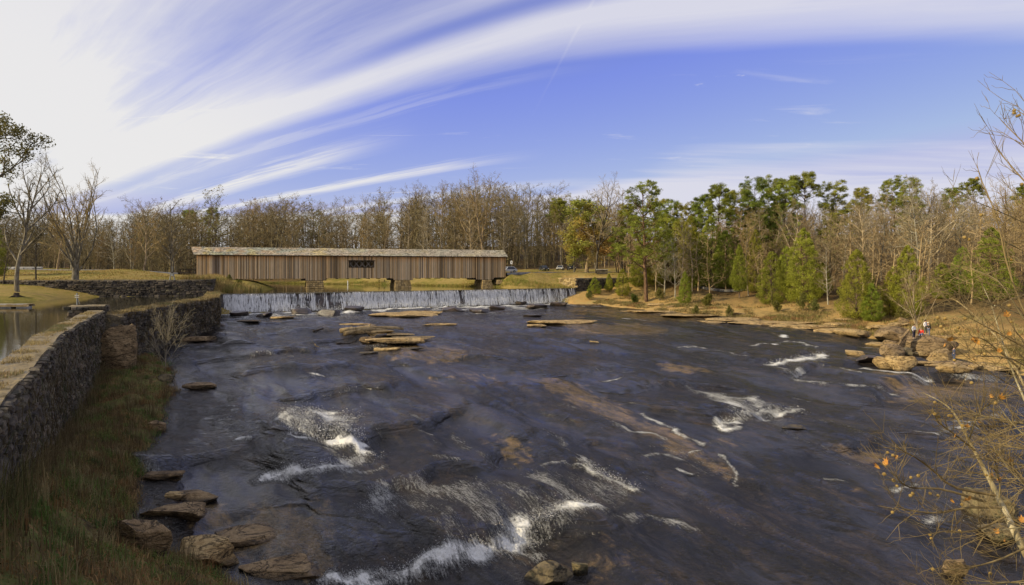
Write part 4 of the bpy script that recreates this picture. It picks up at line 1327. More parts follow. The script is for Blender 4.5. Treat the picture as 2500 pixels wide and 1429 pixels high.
def bare(seed, H=18.0, r0=0.2, style='forest', mt=None, mc=None):
    mt, mc = mt or M_bark, mc or M_twig
    if style == 'forest':
        lv = [dict(n=34, t=(0.16, 0.99), a=(54, 13), r=0.23, rr=0.30, p=5, w=0.13, u=0.07, s=-0.42),
              dict(n=6, t=(0.2, 0.98), a=(42, 12), r=0.42, rr=0.5, p=4, w=0.14, u=0.06, rmin=0.02),
              dict(n=5, t=(0.15, 1.0), a=(40, 14), r=0.55, rr=0.6, p=3, w=0.16, u=0.05, rmin=0.015),
              dict(n=3, t=(0.3, 1.0), a=(36, 14), r=0.65, rr=0.7, p=2, w=0.1, u=0.03, rmin=0.016)]
    elif style == 'spread':
        lv = [dict(n=12, t=(0.22, 0.95), a=(46, 9), r=0.46, rr=0.5, p=6, w=0.12, u=0.13, s=-0.45),
              dict(n=7, t=(0.2, 0.98), a=(40, 12), r=0.42, rr=0.5, p=5, w=0.15, u=0.07, rmin=0.025),
              dict(n=6, t=(0.15, 1.0), a=(42, 14), r=0.48, rr=0.55, p=3, w=0.18, u=0.05, rmin=0.015),
              dict(n=4, t=(0.2, 1.0), a=(38, 14), r=0.6, rr=0.7, p=2, w=0.1, u=0.02, rmin=0.011)]
    elif style == 'vase':
        lv = [dict(n=15, t=(0.40, 1.0), a=(25, 9), r=3.1, rr=0.26, p=9, w=0.09, u=0.05, s=0.1, tp=0.2),
              dict(n=9, t=(0.25, 0.98), a=(34, 10), r=0.30, rr=0.42, p=5, w=0.14, u=0.09, rmin=0.03),
              dict(n=5, t=(0.15, 1.0), a=(38, 14), r=0.48, rr=0.55, p=3, w=0.18, u=0.05, rmin=0.018),
              dict(n=4, t=(0.2, 1.0), a=(38, 14), r=0.55, rr=0.7, p=2, w=0.1, u=0.02, rmin=0.012)]
    elif style == 'shrub':
        lv = [dict(n=14, t=(0.02, 0.9), a=(26, 10), r=0.75, rr=0.5, p=5, w=0.08, u=0.05, s=-0.4),
              dict(n=8, t=(0.2, 0.98), a=(34, 12), r=0.36, rr=0.5, p=4, w=0.12, u=0.05, rmin=0.012),
              dict(n=5, t=(0.15, 1.0), a=(36, 14), r=0.5, rr=0.6, p=2, w=0.12, u=0.03, rmin=0.008)]
    sk = grow(seed, H if style != 'vase' else H * 0.24, r0, lv, 10 if style != 'vase' else 5, 0.05 if style == 'forest' else 0.08, top=0.12 if style != 'vase' else 0.7)
    sides = [8, 5, 4, 3, 3]
    return {'trunk': skel_mesh('trunk', sk[:2], sides[:2], mt), 'crown': skel_mesh('crown', sk[2:], sides[2:], mc), 'H': H, 'sk': sk}


def leaves(C, n, rad, sa, sb, seed, tint, tvar=0.35, flat_=1.0):
    """n diamond leaves round each centre"""
    r_ = np.random.default_rng(seed)
    C = np.repeat(np.asarray(C, float), n, 0)
    m = len(C)
    o = r_.normal(size=(m, 3)); o /= np.linalg.norm(o, axis=1, keepdims=True)
    o *= (r_.random((m, 1)) ** 0.5) * (np.repeat(np.asarray(rad, float), n)[:, None] if np.ndim(rad) else rad)
    o[:, 2] *= flat_
    c = C + o
    a = r_.normal(size=(m, 3)); a /= np.linalg.norm(a, axis=1, keepdims=True)
    b_ = np.cross(a, r_.normal(size=(m, 3))); b_ /= np.linalg.norm(b_, axis=1, keepdims=True)
    a *= sa * r_.uniform(0.6, 1.3, (m, 1)); b_ *= sb * r_.uniform(0.6, 1.3, (m, 1))
    V = np.stack([c + a, c + b_, c - a, c - b_], 1).reshape(-1, 3)
    F = np.arange(m * 4).reshape(-1, 4)
    ck = np.repeat(r_.uniform(1 - tvar, 1 + tvar, (m // n, 1)), n, 0) * r_.uniform(0.75, 1.25, (m, 1))
    T = np.asarray(tint(r_, m, c) if callable(tint) else np.tile(np.asarray(tint, float), (m, 1))) * ck
    return V, F, np.repeat(T, 4, 0)


def cedar(seed, H=10.0, W=6.0, n=470, bare_base=0.04):
    r_ = np.random.default_rng(seed)
    rd = random.Random(seed)
    C, R = [], []
    for i in range(n):
        f = r_.random() ** 1.35
        z = H * (bare_base + (0.985 - bare_base) * f)
        prof = (1 - f) ** 0.58 * min(1, (f + 0.05) / 0.2) ** 0.5
        a = r_.uniform(0, 2 * math.pi)
        lob = 1 + 0.10 * math.sin(a * 3 + seed + z * 0.9) + 0.55 * sfb(a * 1.3 + 9, z * 0.5, seed)
        q = r_.uniform(0.5, 1.0) ** 0.6
        rr = W / 2 * prof * lob * q
        C.append((rr * math.cos(a), rr * math.sin(a), z)); R.append(0.22 + 0.30 * (1 - f))
    V, F, T = leaves(C, 50, np.array(R) * H / 10, 0.085 * H / 10 + 0.02, 0.034, seed, (1, 1, 1), 0.36)
    crown = mesh_np('crown', V, F, M_cedar, False, {'tint': T})
    lv = [dict(n=26, t=(0.08, 0.95), a=(66, 8), r=0.28, rr=0.3, p=4, w=0.06, u=0.06, s=-0.85)]
    sk = grow(seed, H * 0.96, 0.016 * H + 0.03, lv, 8, 0.02, top=0.1)
    return {'trunk': skel_mesh('trunk', sk, [7, 4], M_pinebark), 'crown': crown, 'H': H}


def pine(seed, H=20.0, base=0.5, W=5.5, nb=30, dens=1.0, r0=0.24):
    rd = random.Random(seed)
    lv = [dict(n=nb, t=(base, 0.985), a=(66, 14), r=W / 2 / H * 1.25, rr=0.26, p=5, w=0.10, u=0.10, s=-0.42),
          dict(n=5, t=(0.35, 1.0), a=(42, 12), r=0.42, rr=0.5, p=3, w=0.12, u=0.08, rmin=0.02)]
    sk = grow(seed, H, r0, lv, 10, 0.035, top=0.15)
    # a few dead stubs on the bare bole
    C, R = [], []
    for lev in (1, 2):
        for pts, _ in sk[lev]:
            C.append(pts[-1]); R.append(rd.uniform(0.42, 0.8))
            if lev == 1: C.append(pts[-2]); R.append(rd.uniform(0.35, 0.6))
    C.append(sk[0][0][0][-1]); R.append(0.7)
    V, F, T = leaves(C, int(74 * dens), R, 0.24, 0.036, seed, (1, 1, 1), 0.5, 0.62)
    return {'trunk': skel_mesh('trunk', sk, [8, 4, 3], M_pinebark), 'crown': mesh_np('crown', V, F, M_pine, False, {'tint': T}), 'H': H}


def leafy(seed, H, style, cols, per, rad, sa, r0=0.22, mt=None, mc=None, mat=None, frac=1.0):
    bt = bare(seed, H, r0, style, mt, mc)
    rd = random.Random(seed)
    C = [p[-1] for p, _ in bt['sk'][3] if rd.random() < frac]
    cols = np.array(cols, float)
    def tint(r_, m, c):
        f = np.clip(fbm(c[:, 0] * 0.35, c[:, 1] * 0.35, c[:, 2] * 0.35, 2) * 2.6 + 0.5 + r_.normal(0, 0.13, m), 0, 0.999) * (len(cols) - 1)
        i = f.astype(int); g_ = (f - i)[:, None]
        return cols[i] * (1 - g_) + cols[i + 1] * g_
    V, F, T = leaves(C, per, rad, sa, sa * 0.6, seed, tint, 0.2)
    bt['foliage'] = mesh_np('foliage', V, F, mat or M_autumn, False, {'tint': T})
    return bt


def put(proto, name, loc, scale, rz, label, group=None, cat='tree', tilt=0.0, sxy=1.0):
    e = empty(name, loc, label, cat, group, rz)
    e.scale = (scale * sxy, scale * sxy, scale)
    e.rotation_euler = (tilt * math.sin(rz * 3), tilt * math.cos(rz * 5), rz)
    for k in ('trunk', 'crown', 'foliage'):
        if k in proto: ob(k, proto[k], e)
    return e


YS = np.arange(12.0, 330.0, 0.5)
def ghit(u, v):
    X = (u - 1250) / FPX * YS
    zr = EYE - (v - HOR) / FPX * YS
    below = np.where(zr < gz(X, YS))[0]
    i = below[0] if len(below) else len(YS) - 1
    return np.array([X[i], YS[i], float(gz(X[i], YS[i]))])


BARE = [bare(100 + i, 18, 0.16 + 0.02 * (i % 4), 'forest') for i in range(6)]
BARES = [bare(130 + i, 16, 0.22, 'spread') for i in range(3)]
BARED = [bare(160 + i, 18, 0.2, 'forest', M_barkdk, M_twigdk) for i in range(2)]
BAREP = [bare(180 + i, 15, 0.17, 'forest', M_pale, M_paletwig) for i in range(3)] + [bare(190, 14, 0.2, 'spread', M_pale, M_paletwig)]
CED = [cedar(200, 10, 6.4), cedar(201, 10, 5.2), cedar(202, 10, 7.2), cedar(203, 10, 4.4, 400, 0.16)]
PINE = [pine(300, 20, 0.50, 7.0, 34), pine(301, 20, 0.62, 6.0, 26), pine(302, 20, 0.30, 8.0, 44), pine(303, 20, 0.74, 7.0, 22)]
AUT = [leafy(400, 14, 'forest', [(0.36, 0.33, 0.06), (0.46, 0.34, 0.08), (0.52, 0.32, 0.08), (0.50, 0.25, 0.08)], 8, 0.6, 0.15),
       leafy(401, 12, 'forest', [(0.34, 0.20, 0.05), (0.30, 0.22, 0.06), (0.25, 0.20, 0.06)], 4, 0.5, 0.13, frac=0.6), leafy(402, 11, 'forest', [(0.33, 0.34, 0.06), (0.42, 0.36, 0.07), (0.46, 0.32, 0.07)], 4, 0.45, 0.12)]

HAZE = [leafy(420 + i, 17, 'forest', cols_, 2, 0.35, 0.12, 0.18, frac=0.55) for i, cols_ in enumerate([[(0.20, 0.17, 0.06), (0.26, 0.20, 0.07), (0.18, 0.17, 0.05)], [(0.26, 0.17, 0.07), (0.22, 0.16, 0.08), (0.30, 0.19, 0.07)], [(0.22, 0.23, 0.06), (0.26, 0.25, 0.06), (0.28, 0.21, 0.07)]])]


def put_px(proto, name, u, vb, vt, label, wpx=None, w0=None, Y=None, group=None, rz=None, tilt=0.0):
    """a tree whose foot is seen at (u, vb) and whose tip reaches row vt"""
    if Y is None: p = ghit(u, vb)
    else:
        p = PX(u, 660, Y); p[2] = float(gz(p[0], p[1]))
    H = EYE - (vt - HOR) / FPX * p[1] - p[2]
    sc = H / proto['H']
    sxy = 1.0
    if wpx and w0: sxy = (wpx * p[1] / FPX) / (w0 * sc)
    return put(proto, name, (p[0], p[1], p[2] - 0.05), sc, random.Random(u * 7 + vb).uniform(0, 6.28) if rz is None else rz, label, group, tilt=tilt, sxy=sxy)


random.seed(5)
# left bank trees
vase = bare(501, 17.5, 0.55, 'vase', M_bark, M_twig)
put_px(vase, 'bare_tree', 185, 690, 415, 'broad bare tree with many rising stems and dark trunk behind the canal wall', Y=104.5, rz=0.4)
put_px(bare(502, 19, 0.36, 'spread', M_bark, M_twig), 'bare_tree', 42, 700, 405, 'tall bare tree with stout grey trunk in front of the canal wall, far left', Y=94, rz=1.0)
put_px(BARED[0], 'bare_tree', 88, 683, 500, 'slim dark-trunked bare tree on the lawn between the two large bare trees', Y=106, rz=2.0)
put_px(BARED[1], 'bare_tree', 8, 688, 520, 'leaning dark-trunked tree at the left edge of the lawn', Y=101, rz=2.6, tilt=0.12)
put_px(BARES[0], 'bare_tree', 140, 665, 485, 'greenish bare tree behind the lawn, left of the broad many-stemmed tree', Y=135, rz=3.0)
put_px(BARES[1], 'bare_tree', 425, 664, 505, 'wide bare tree with arching limbs just left of the bridge roof', Y=146, rz=1.4)
put_px(BARES[2], 'bare_tree', 350, 660, 500, 'leaning bare tree with crossing limbs behind the lawn', Y=140, rz=4.4, tilt=0.2)
hang = leafy(505, 21, 'spread', [(0.9, 0.9, 0.8), (1.1, 1.0, 0.9), (1.3, 1.1, 0.6)], 34, 0.6, 0.12, 0.34, M_barkdk, M_twigdk, M_oakleaf)
p = np.array([-51.2, 62.0])
put(hang, 'evergreen_oak', (p[0], p[1], float(gz(p[0], p[1])) - 0.1), 1.02, 2.2, 'leafy evergreen tree reaching in from the left edge against the sky')
put_px(CED[1], 'cedar_tree', -12, 680, 545, 'dark evergreen cut off by the left edge beyond the lawn', Y=112, wpx=60, w0=5.2)

# the wood behind the bridge
TOPL = np.array([(-150, 480), (60, 530), (200, 545), (300, 525), (380, 508), (480, 522), (600, 512), (700, 500), (800, 512), (900, 515), (980, 488), (1060, 470), (1110, 468), (1185, 455), (1250, 470), (1300, 475), (1360, 492), (1420, 495), (1500, 500), (1600, 510), (1700, 510), (1850, 490), (1950, 500), (2050, 490), (2200, 480), (2350, 478), (2500, 470), (2700, 465)], float)
PLACES = [(-200, 'at the far left edge of the wood'), (110, 'behind the two large lawn trees'), (230, 'behind the lawn beside the many-stemmed tree'), (330, 'behind the middle of the left lawn'), (420, 'just left of the bridge roof'), (490, 'above the left end of the bridge roof'), (580, 'above the left quarter of the bridge roof'), (680, 'left of the middle of the bridge roof'),
          (780, 'above the bridge left of its window'), (850, 'above the bridge window'), (920, 'above the bridge right of its window'), (1000, 'right of the middle of the bridge roof'), (1080, 'above the right third of the bridge roof'), (1160, 'above the right end of the bridge roof'), (1235, 'behind the road sign'), (1290, 'behind the dark low car'), (1350, 'behind the pale and black vehicles'), (1410, 'behind the golden tree')]
PLACER = [(1400, 'above the large pine'), (1640, 'left of the flat-topped pine'), (1730, 'under the flat-topped pine crown'), (1800, 'left of the dense tall pine'), (1870, 'below the middle skyline pines'), (1940, 'around the lone tall pine'), (2010, 'below the rounded skyline pine'), (2080, 'above the broad cone cedar'), (2150, 'below the broad pine clump'), (2230, 'above the people'), (2310, 'up the slope right of the people'), (2390, 'behind the sycamore limbs'), (2470, 'at the right edge behind the sycamore')]
LABN = {}
def wood_label(u, pr, H, Y, places=PLACES, noun='tree in the wood'):
    where = [w_ for a_, w_ in places if u >= a_][-1]
    kind = 'sparsely leaved' if any(pr is q for q in HAZE) else 'grey-brown' if any(pr is q for q in BARE) else 'dark' if any(pr is q for q in BARED) else 'wide-crowned' if any(pr is q for q in BARES) else 'pale'
    size = 'tall' if H > 19 else 'middling' if H > 14 else 'short'
    n_ = LABN.setdefault((size, kind, where), [0])
    n_[0] += 1
    return f"{size} {kind} {'' if kind[0] == 's' else 'bare '}{noun} {where}"
rd = random.Random(9)
cnt = 0
tries = 0
while cnt < 205 and tries < 4000:
    tries += 1
    u = rd.uniform(-120, 1480)
    Y = rd.uniform(0, 1) ** 0.8 * 95 + (150 if u < 440 else 192 if u < 1150 else 198)
    X = (u - 1250) / FPX * Y
    z = float(gz(X, Y))
    if z < POND + 0.6: continue
    if u > 1230 and Y < 203 and u < 1420: continue
    near_ = Y < 215
    vt = np.interp(u, TOPL[:, 0], TOPL[:, 1]) + rd.gauss(24 if near_ else 6, 22)
    H = EYE - (vt - HOR) / FPX * Y - z
    H = min(max(H, 8), 30)
    pr = rd.choice(BARE + BARED + BARES + BARES + BAREP[:2] + HAZE + HAZE)
    label = wood_label(u, pr, H, Y)
    put(pr, 'bare_tree', (X, Y, z - 0.1), H / pr['H'], rd.uniform(0, 6.28), label, 'bare trees of the wood behind the bridge and lawn', tilt=rd.choice([0.03, 0.06, 0.14]), sxy=rd.uniform(0.85, 1.55))
    cnt += 1
for i, (u, vt, Y, k) in enumerate([(1185, 432, 200, 0), (1075, 450, 203, 1), (1000, 455, 205, 2), (1110, 455, 208, 3), (1285, 459, 206, 4), (1230, 470, 204, 5), (845, 488, 210, 0), (1150, 470, 199, 2)]):
    words_ = ['tallest bare tree standing above the right half of the bridge roof', 'tall bare tree above the bridge, left of the tallest one', 'slender bare tree rising above the wood over the bridge window', 'bare tree with thin upright limbs between two taller ones above the bridge', 'tall bare tree rising behind the right end of the bridge',
              'pale bare tree just right of the tallest tree behind the bridge', 'dark bare tree over the left half of the bridge roof', 'white-stemmed bare tree behind the bridge left of its right end'][i]
    put_px((BARES[0] if i == 0 else BAREP[i % 3] if i in (5, 7) else BARE[k]), 'bare_tree', u, 665, vt, words_, Y=Y, rz=i * 1.1)
for i, (u, vt, Y) in enumerate([(452, 518, 285), (480, 516, 290), (506, 511, 288), (1382, 488, 215), (1408, 492, 212), (1345, 500, 240)]):
    lab_ = ['round pine crown first of three above the wood by the bridge', 'middle of three small pine crowns above the wood left of the bridge', 'darkest of three small pine crowns above the bridge end', 'pine crown among bare trees behind the parked vehicles', 'pine just left of the golden autumn tree', 'far pine behind the bare wood right of the bridge'][i]
    put_px(PINE[1], 'pine_tree', u, 660, vt, lab_, Y=Y)
# golden tree and neighbours at the right end of the lawn
put_px(AUT[0], 'autumn_tree', 1432, 668, 500, 'golden yellow-green autumn tree at the edge of the parking area', Y=172, wpx=150, w0=6.5)
put_px(AUT[2], 'autumn_tree', 1402, 668, 560, 'yellow-green leafy tree left of the golden autumn tree', Y=176, wpx=70, w0=6.0)
put_px(AUT[1], 'autumn_tree', 1455, 670, 585, 'rust-orange leafy small tree beside the dark leaning trunk', Y=168, wpx=50, w0=6.0)
put_px(bare(510, 18, 0.26, 'spread', M_barkdk, M_paletwig), 'bare_tree', 1455, 672, 450, 'leaning dark-trunked tree with bare pale top above the golden tree', Y=163, rz=1.0, tilt=0.06)
put_px(BARE[2], 'bare_tree', 1520, 668, 455, 'thin bare tree right of the pale-topped leaning tree', Y=176)
# right bank, evergreens one by one
big = pine(320, 22, 0.30, 9.5, 44, 0.8, 0.42)
put_px(big, 'pine_tree', 1578, 738, 463, 'large pine with thick bare trunk standing at the water edge right of the dam', rz=0.7)
CE = [(1452, 718, 676, 42, 0, 'small round cedar bush below the dam abutment'), (1520, 722, 655, 46, 2, 'bushy cedar against the dark abutment wall beside the large pine'), (1487, 715, 668, 24, 3, 'narrow young cedar in front of the abutment wall'),
      (1672, 742, 662, 40, 1, 'small slim cedar standing alone near the right shore'), (1805, 728, 595, 44, 3, 'slim pointed juniper with bare lower stem right of the footpath'), (1885, 744, 612, 92, 2, 'bright green full cedar reaching the ground on the right bank'),
      (1962, 738, 556, 112, 0, 'tall dark cedar behind the bright green one on the right bank'), (2092, 778, 606, 112, 2, 'broad sunlit cone-shaped cedar near the shore boulders'), (2128, 784, 690, 62, 1, 'low bright cedar lobe at the foot of the broad cone cedar'),
      (2172, 772, 660, 46, 1, 'narrow dark cedar between two broad cedars'), (2216, 772, 598, 100, 0, 'broad shaded cedar left of the people on the rocks'), (1735, 700, 528, 108, 0, 'tall loose cedar in the middle of the right bank wood'), (1770, 705, 560, 80, 2, 'cedar with drooping skirt behind the slim juniper'),
      (1630, 690, 560, 70, 1, 'dark cedar behind the large pine'), (2300, 730, 640, 60, 1, 'small cedar up the slope behind the people'), (2010, 725, 640, 50, 3, 'thin dark cedar behind the white-trunked bare tree'),
      (2420, 735, 555, 130, 0, 'loose green conifer behind the sycamore twigs at the right'), (2350, 720, 600, 80, 2, 'green conifer on the slope right of the people'),
      (1600, 700, 575, 60, 0, 'dark cedar left behind the large pine trunk'), (1700, 705, 600, 56, 2, 'rounded cedar right of the pale bare trio'), (1560, 700, 600, 56, 1, 'shaded cedar between the abutment wall and the large pine'), (1845, 715, 560, 70, 0, 'tall cedar behind the bright green full cedar'),
      (1685, 690, 525, 84, 2, 'large dark cedar mass under the flat-topped pine'), (1920, 715, 600, 70, 2, 'cedar filling the gap between the bright and the tall dark cedars')]
for u, vb, vt, wpx, k, lab_ in CE:
    put_px(CED[k], 'cedar_tree', u, vb, vt, lab_, wpx, [6.4, 5.2, 7.2, 4.4][k])
PI = [(1570, 545, 158, 2, 'low pine behind the trunk of the large pine'), (1625, 535, 156, 2, 'pine filling the gap right of the large pine'), (1665, 545, 152, 0, 'pine behind the pale bare trio'), (1705, 535, 150, 2, 'pine left behind the tall loose cedar'), (1790, 530, 150, 2, 'pine behind the slim pointed juniper'), (1830, 540, 148, 0, 'pine behind the bright green full cedar'), (1875, 520, 150, 2, 'pine left behind the tall dark cedar'), (1510, 560, 165, 2, 'pine above the abutment wall'),
      (1755, 460, 150, 1, 'flat-topped clumpy pine crown above the right bank wood'), (1712, 478, 156, 1, 'lower pine crown left of the flat-topped one'), (1850, 449, 148, 2, 'dense tall pine in the middle of the right skyline'), (1890, 446, 156, 0, 'pine crown touching the dense tall pine'),
      (1915, 452, 150, 2, 'dark pine left of the lone lollipop pine'), (1958, 436, 152, 3, 'lone tall pine with bare stem against the sky'), (2045, 455, 150, 2, 'rounded pine right of the lone tall pine'), (2098, 466, 158, 1, 'small pine crown in the gap of the right skyline'),
      (2185, 444, 155, 0, 'left half of the broad pine clump on the right skyline'), (2225, 446, 152, 2, 'right half of the broad pine clump on the right skyline'), (2335, 460, 160, 1, 'small pine top left of the spiky pine'), (2398, 443, 150, 3, 'spiky pine beside the sycamore branch on the right'),
      (2482, 455, 158, 1, 'yellow-green pine crown at the right edge'), (1640, 500, 165, 2, 'pine crown behind the large pine'), (1600, 492, 170, 0, 'pine behind and right of the large pine top'), (1680, 505, 162, 2, 'dark pine in the wood between the large pine and flat-topped crown'), (1545, 500, 172, 1, 'pine behind the left side of the large pine'), (1815, 470, 165, 0, 'pine left behind the dense tall pine')]
for u, vt, Y, k, lab_ in PI:
    put_px(PINE[k], 'pine_tree', u, 660, vt, lab_, Y=Y)
# right bank, bare trees
put_px(BAREP[0], 'bare_tree', 2022, 745, 598, 'white-trunked bare tree standing alone on the right bank', rz=2)
put_px(bare(512, 8, 0.10, 'shrub', M_pale, M_paletwig), 'bare_shrub', 2242, 812, 672, 'pale many-stemmed bare shrub rising behind the people')
for i, (u, vb, vt) in enumerate([(1622, 722, 560), (1648, 728, 575), (1662, 715, 545), (1600, 715, 600), (1690, 712, 570), (2120, 700, 520), (2150, 690, 470), (2262, 710, 450), (2245, 715, 440), (2290, 700, 480), (2060, 700, 540)]):
    lab_ = ['pale bare tree first of a trio right of the large pine', 'second of three pale bare stems right of the large pine', 'tallest of the pale bare trio right of the large pine', 'small pale bare tree at the foot of the wood behind the large pine', 'pale bare tree left of the tall loose cedar', 'pale bare tree above the broad cone cedar',
            'tall pale bare tree between the cone cedars', 'upright pale tree over the shaded cedar', 'tallest pale bare tree on the right slope', 'pale bare tree up the slope right of the tallest one', 'pale bare tree behind the white-trunked one'][i]
    put_px(BAREP[i % 4], 'bare_tree', u, vb, vt, lab_, rz=i * 1.7)
cnt = tries = 0
while cnt < 125 and tries < 4000:
    tries += 1
    u = rd.uniform(1500, 2640)
    Y = rd.uniform(105, 215)
    X = (u - 1250) / FPX * Y
    sd_ = float(shore_dist(np.array([X]), np.array([Y]))[0])
    if sd_ < (24 if u > 1700 else 30): continue
    z = float(gz(X, Y))
    vt = np.interp(u, TOPL[:, 0], TOPL[:, 1]) + rd.gauss(8, 14)
    H = EYE - (vt - HOR) / FPX * Y - z
    if H > 16: H = rd.uniform(11, 16)
    if H < 6: H = rd.uniform(6, 9)
    pr = rd.choice(BARE[:4] + BAREP + BARES + BAREP + HAZE + HAZE)
    put(pr, 'bare_tree', (X, Y, z - 0.1), H / pr['H'], rd.uniform(0, 6.28), wood_label(u, pr, H + 5, Y, PLACER, 'tree on the right slope'), 'bare trees on the right hillside', tilt=0.06, sxy=rd.uniform(0.85, 1.25))
    cnt += 1
# trees that would still share a label are told apart by their order from the left
same = {}
for o in bpy.data.objects:
    if o.get('group', '').startswith('bare trees') and 'label' in o: same.setdefault(o['label'], []).append(o)
ORD = ['leftmost', 'second from left', 'third from left', 'fourth from left', 'fifth from left', 'sixth from left', 'seventh from left', 'eighth from left']
for lab_, lst_ in same.items():
    if len(lst_) < 2: continue
    for i, o in enumerate(sorted(lst_, key=lambda o: o.location[0] / o.location[1])):
        if i < len(ORD): o['label'] = lab_.replace(' in the wood', '').replace(' on the right slope', '') + ', ' + ORD[i]
# far wood that closes the view: hundreds of thin low-poly trees joined in one mass
def lowtree(seed, H=18.0):
    lv = [dict(n=20, t=(0.06, 0.99), a=(54, 16), r=0.26, rr=0.3, p=4, w=0.16, u=0.06, s=-0.4),
          dict(n=6, t=(0.1, 1.0), a=(44, 14), r=0.5, rr=0.5, p=3, w=0.16, u=0.06, rmin=0.03),
          dict(n=3, t=(0.1, 1.0), a=(44, 14), r=0.6, rr=0.6, p=2, w=0.1, u=0.05, rmin=0.03)]
    sk = grow(seed, H, 0.17, lv, 5, 0.06)
    V0, F0 = tubes(np.array([p for p, _ in sk[0]]), np.array([q for _, q in sk[0]]), 4)
    T0 = np.concatenate([F0[:, [0, 1, 2]], F0[:, [0, 2, 3]]])
    V1 = []
    r_ = np.random.default_rng(seed)
    for lev in (1, 2, 3):
        for p, q in sk[lev]:
            a_, b_ = np.array(p[0]), np.array(p[-1])
            n_ = r_.normal(size=3); n_ /= np.linalg.norm(n_)
            w_ = 0.07 if lev == 1 else 0.045
            V1 += [a_ - n_ * w_, a_ + n_ * w_, b_]
    V1 = np.array(V1)
    return np.concatenate([V0, V1]), np.concatenate([T0, np.arange(len(V1)).reshape(-1, 3) + len(V0)])


LOW = [lowtree(700 + i) for i in range(5)]


def mass(name, spots, mat, label, seed):
    r_ = np.random.default_rng(seed)
    Vs, Fs, n0 = [], [], 0
    for X, Y, z, H in spots:
        V, F = LOW[int(r_.integers(5))]
        a_ = r_.uniform(0, 6.28); k = H / 18.0
        kx = k * r_.uniform(0.9, 1.9)
        W = np.stack([(V[:, 0] * math.cos(a_) - V[:, 1] * math.sin(a_)) * kx + X, (V[:, 0] * math.sin(a_) + V[:, 1] * math.cos(a_)) * kx + Y, V[:, 2] * k + z], 1)
        Vs.append(W); Fs.append(F + n0); n0 += len(W)
    o = ob(name, mesh_np(name, np.concatenate(Vs), np.concatenate(Fs), mat))
    tag(o, label, 'woodland', kind='stuff')


sp = []
rd = random.Random(31)
for i in range(500):
    u = rd.uniform(-200, 1560) if i < 420 else rd.uniform(-150, 470); Y = rd.uniform(205, 300) if u > 440 else rd.uniform(165, 280)
    X = (u - 1250) / FPX * Y; z = float(gz(X, Y))
    vt = np.interp(u, TOPL[:, 0], TOPL[:, 1]) + rd.gauss(14, 10)
    sp.append((X, Y, z, max(5, EYE - (vt - HOR) / FPX * Y - z)))
for i in range(230):                                  # saplings and brush under the wood's edge
    u = rd.uniform(-200, 1480); Y = rd.uniform(198, 225) if u > 440 else rd.uniform(150, 190)
    X = (u - 1250) / FPX * Y; z = float(gz(X, Y))
    if z < POND + 0.3: continue
    sp.append((X, Y, z, rd.uniform(3, 7)))
mass('far_wood', sp, M_twig, 'far brown mass of bare woodland closing the view behind the nearer trees', 3)
sp = []
tries = 0
while len(sp) < 430 and tries < 9000:
    tries += 1
    u = rd.uniform(1500, 2700); Y = rd.uniform(100, 240)
    X = (u - 1250) / FPX * Y
    if float(shore_dist(np.array([X]), np.array([Y]))[0]) < 20: continue
    z = float(gz(X, Y))
    vt = np.interp(u, TOPL[:, 0], TOPL[:, 1]) + rd.gauss(18, 10)
    H = EYE - (vt - HOR) / FPX * Y - z
    sp.append((X, Y, z, min(max(H, 3.5), 14) * rd.uniform(0.6, 1.0)))
mass('hillside_brush', sp, M_paletwig, 'tan tangle of bare brush and saplings filling the right hillside wood', 4)

# ------------------------------------------------------------------ left river bank
EDGE = np.array([hit(*p)[:2] for p in [(300, 850), (345, 862), (402, 872), (428, 905), (440, 948), (418, 985), (408, 1030), (392, 1070), (384, 1110), (352, 1160), (335, 1200), (345, 1240), (330, 1290), (420, 1370), (560, 1425), (760, 1560)]])
FOOT = np.array([WA[3] + (0.0, 0.4)] + [lerp(WA[3], WA[2], f) for f in (0.3, 0.6)] + [WA[2]] + [lerp(WA[2], WA[1], f) for f in (0.35, 0.7)] + [WA[1], lerp(WA[1], WA[0], 0.5), WA[0]])
FZ = np.array([-7.9, -8.4, -8.9, -9.0, -8.2, -6.8, -5.6, -5.0, -4.6]) + EYE
nb_, nc = 230, 70
E = catmull(EDGE, nb_)
FT = resample(np.column_stack([FOOT, FZ]), nb_)
tt_ = np.linspace(-0.06, 1.05, nc)
BX = FT[:, None, 0] * (1 - tt_) + E[:, None, 0] * tt_
BY = FT[:, None, 1] * (1 - tt_) + E[:, None, 1] * tt_
ez = zriv(E[:, 0], E[:, 1])
tk = np.clip(tt_, 0, 1)
BZ = FT[:, None, 2] * (1 - tk ** 0.85) + (ez[:, None] + 0.02) * tk ** 0.85 + 0.42 * np.sin(math.pi * tk) ** 0.7
BZ = BZ + (fbm(BX * 0.5, BY * 0.5, 2, 4) * 0.9 + fbm(BX * 2.2, BY * 2.2, 5, 3) * 0.3) * np.sin(math.pi * np.clip(tk, 0.04, 0.96)) ** 0.5
BZ -= np.clip(tt_ - 1.0, 0, 1) * 9
BZ -= np.clip((tt_ - 0.9) / 0.1, 0, 1) * 0.15
tag(ob('left_river_bank', mesh_np('left_river_bank', np.stack([BX, BY, BZ], -1), grid_faces(nb_, nc), M_bank, True)), kind='structure')


def bank_pt(i, j):
    i0, j0 = int(i), int(j)
    return np.array([BX[i0, j0], BY[i0, j0], BZ[i0, j0]])


def bankhit(u, v):
    """the bank point seen nearest to a pixel of the photograph"""
    uu_ = 1250 + BX / BY * FPX; vv_ = HOR + (EYE - BZ) / BY * FPX
    k = np.argmin((uu_ - u) ** 2 + (vv_ - v) ** 2)
    return np.array([BX.ravel()[k], BY.ravel()[k], BZ.ravel()[k]])


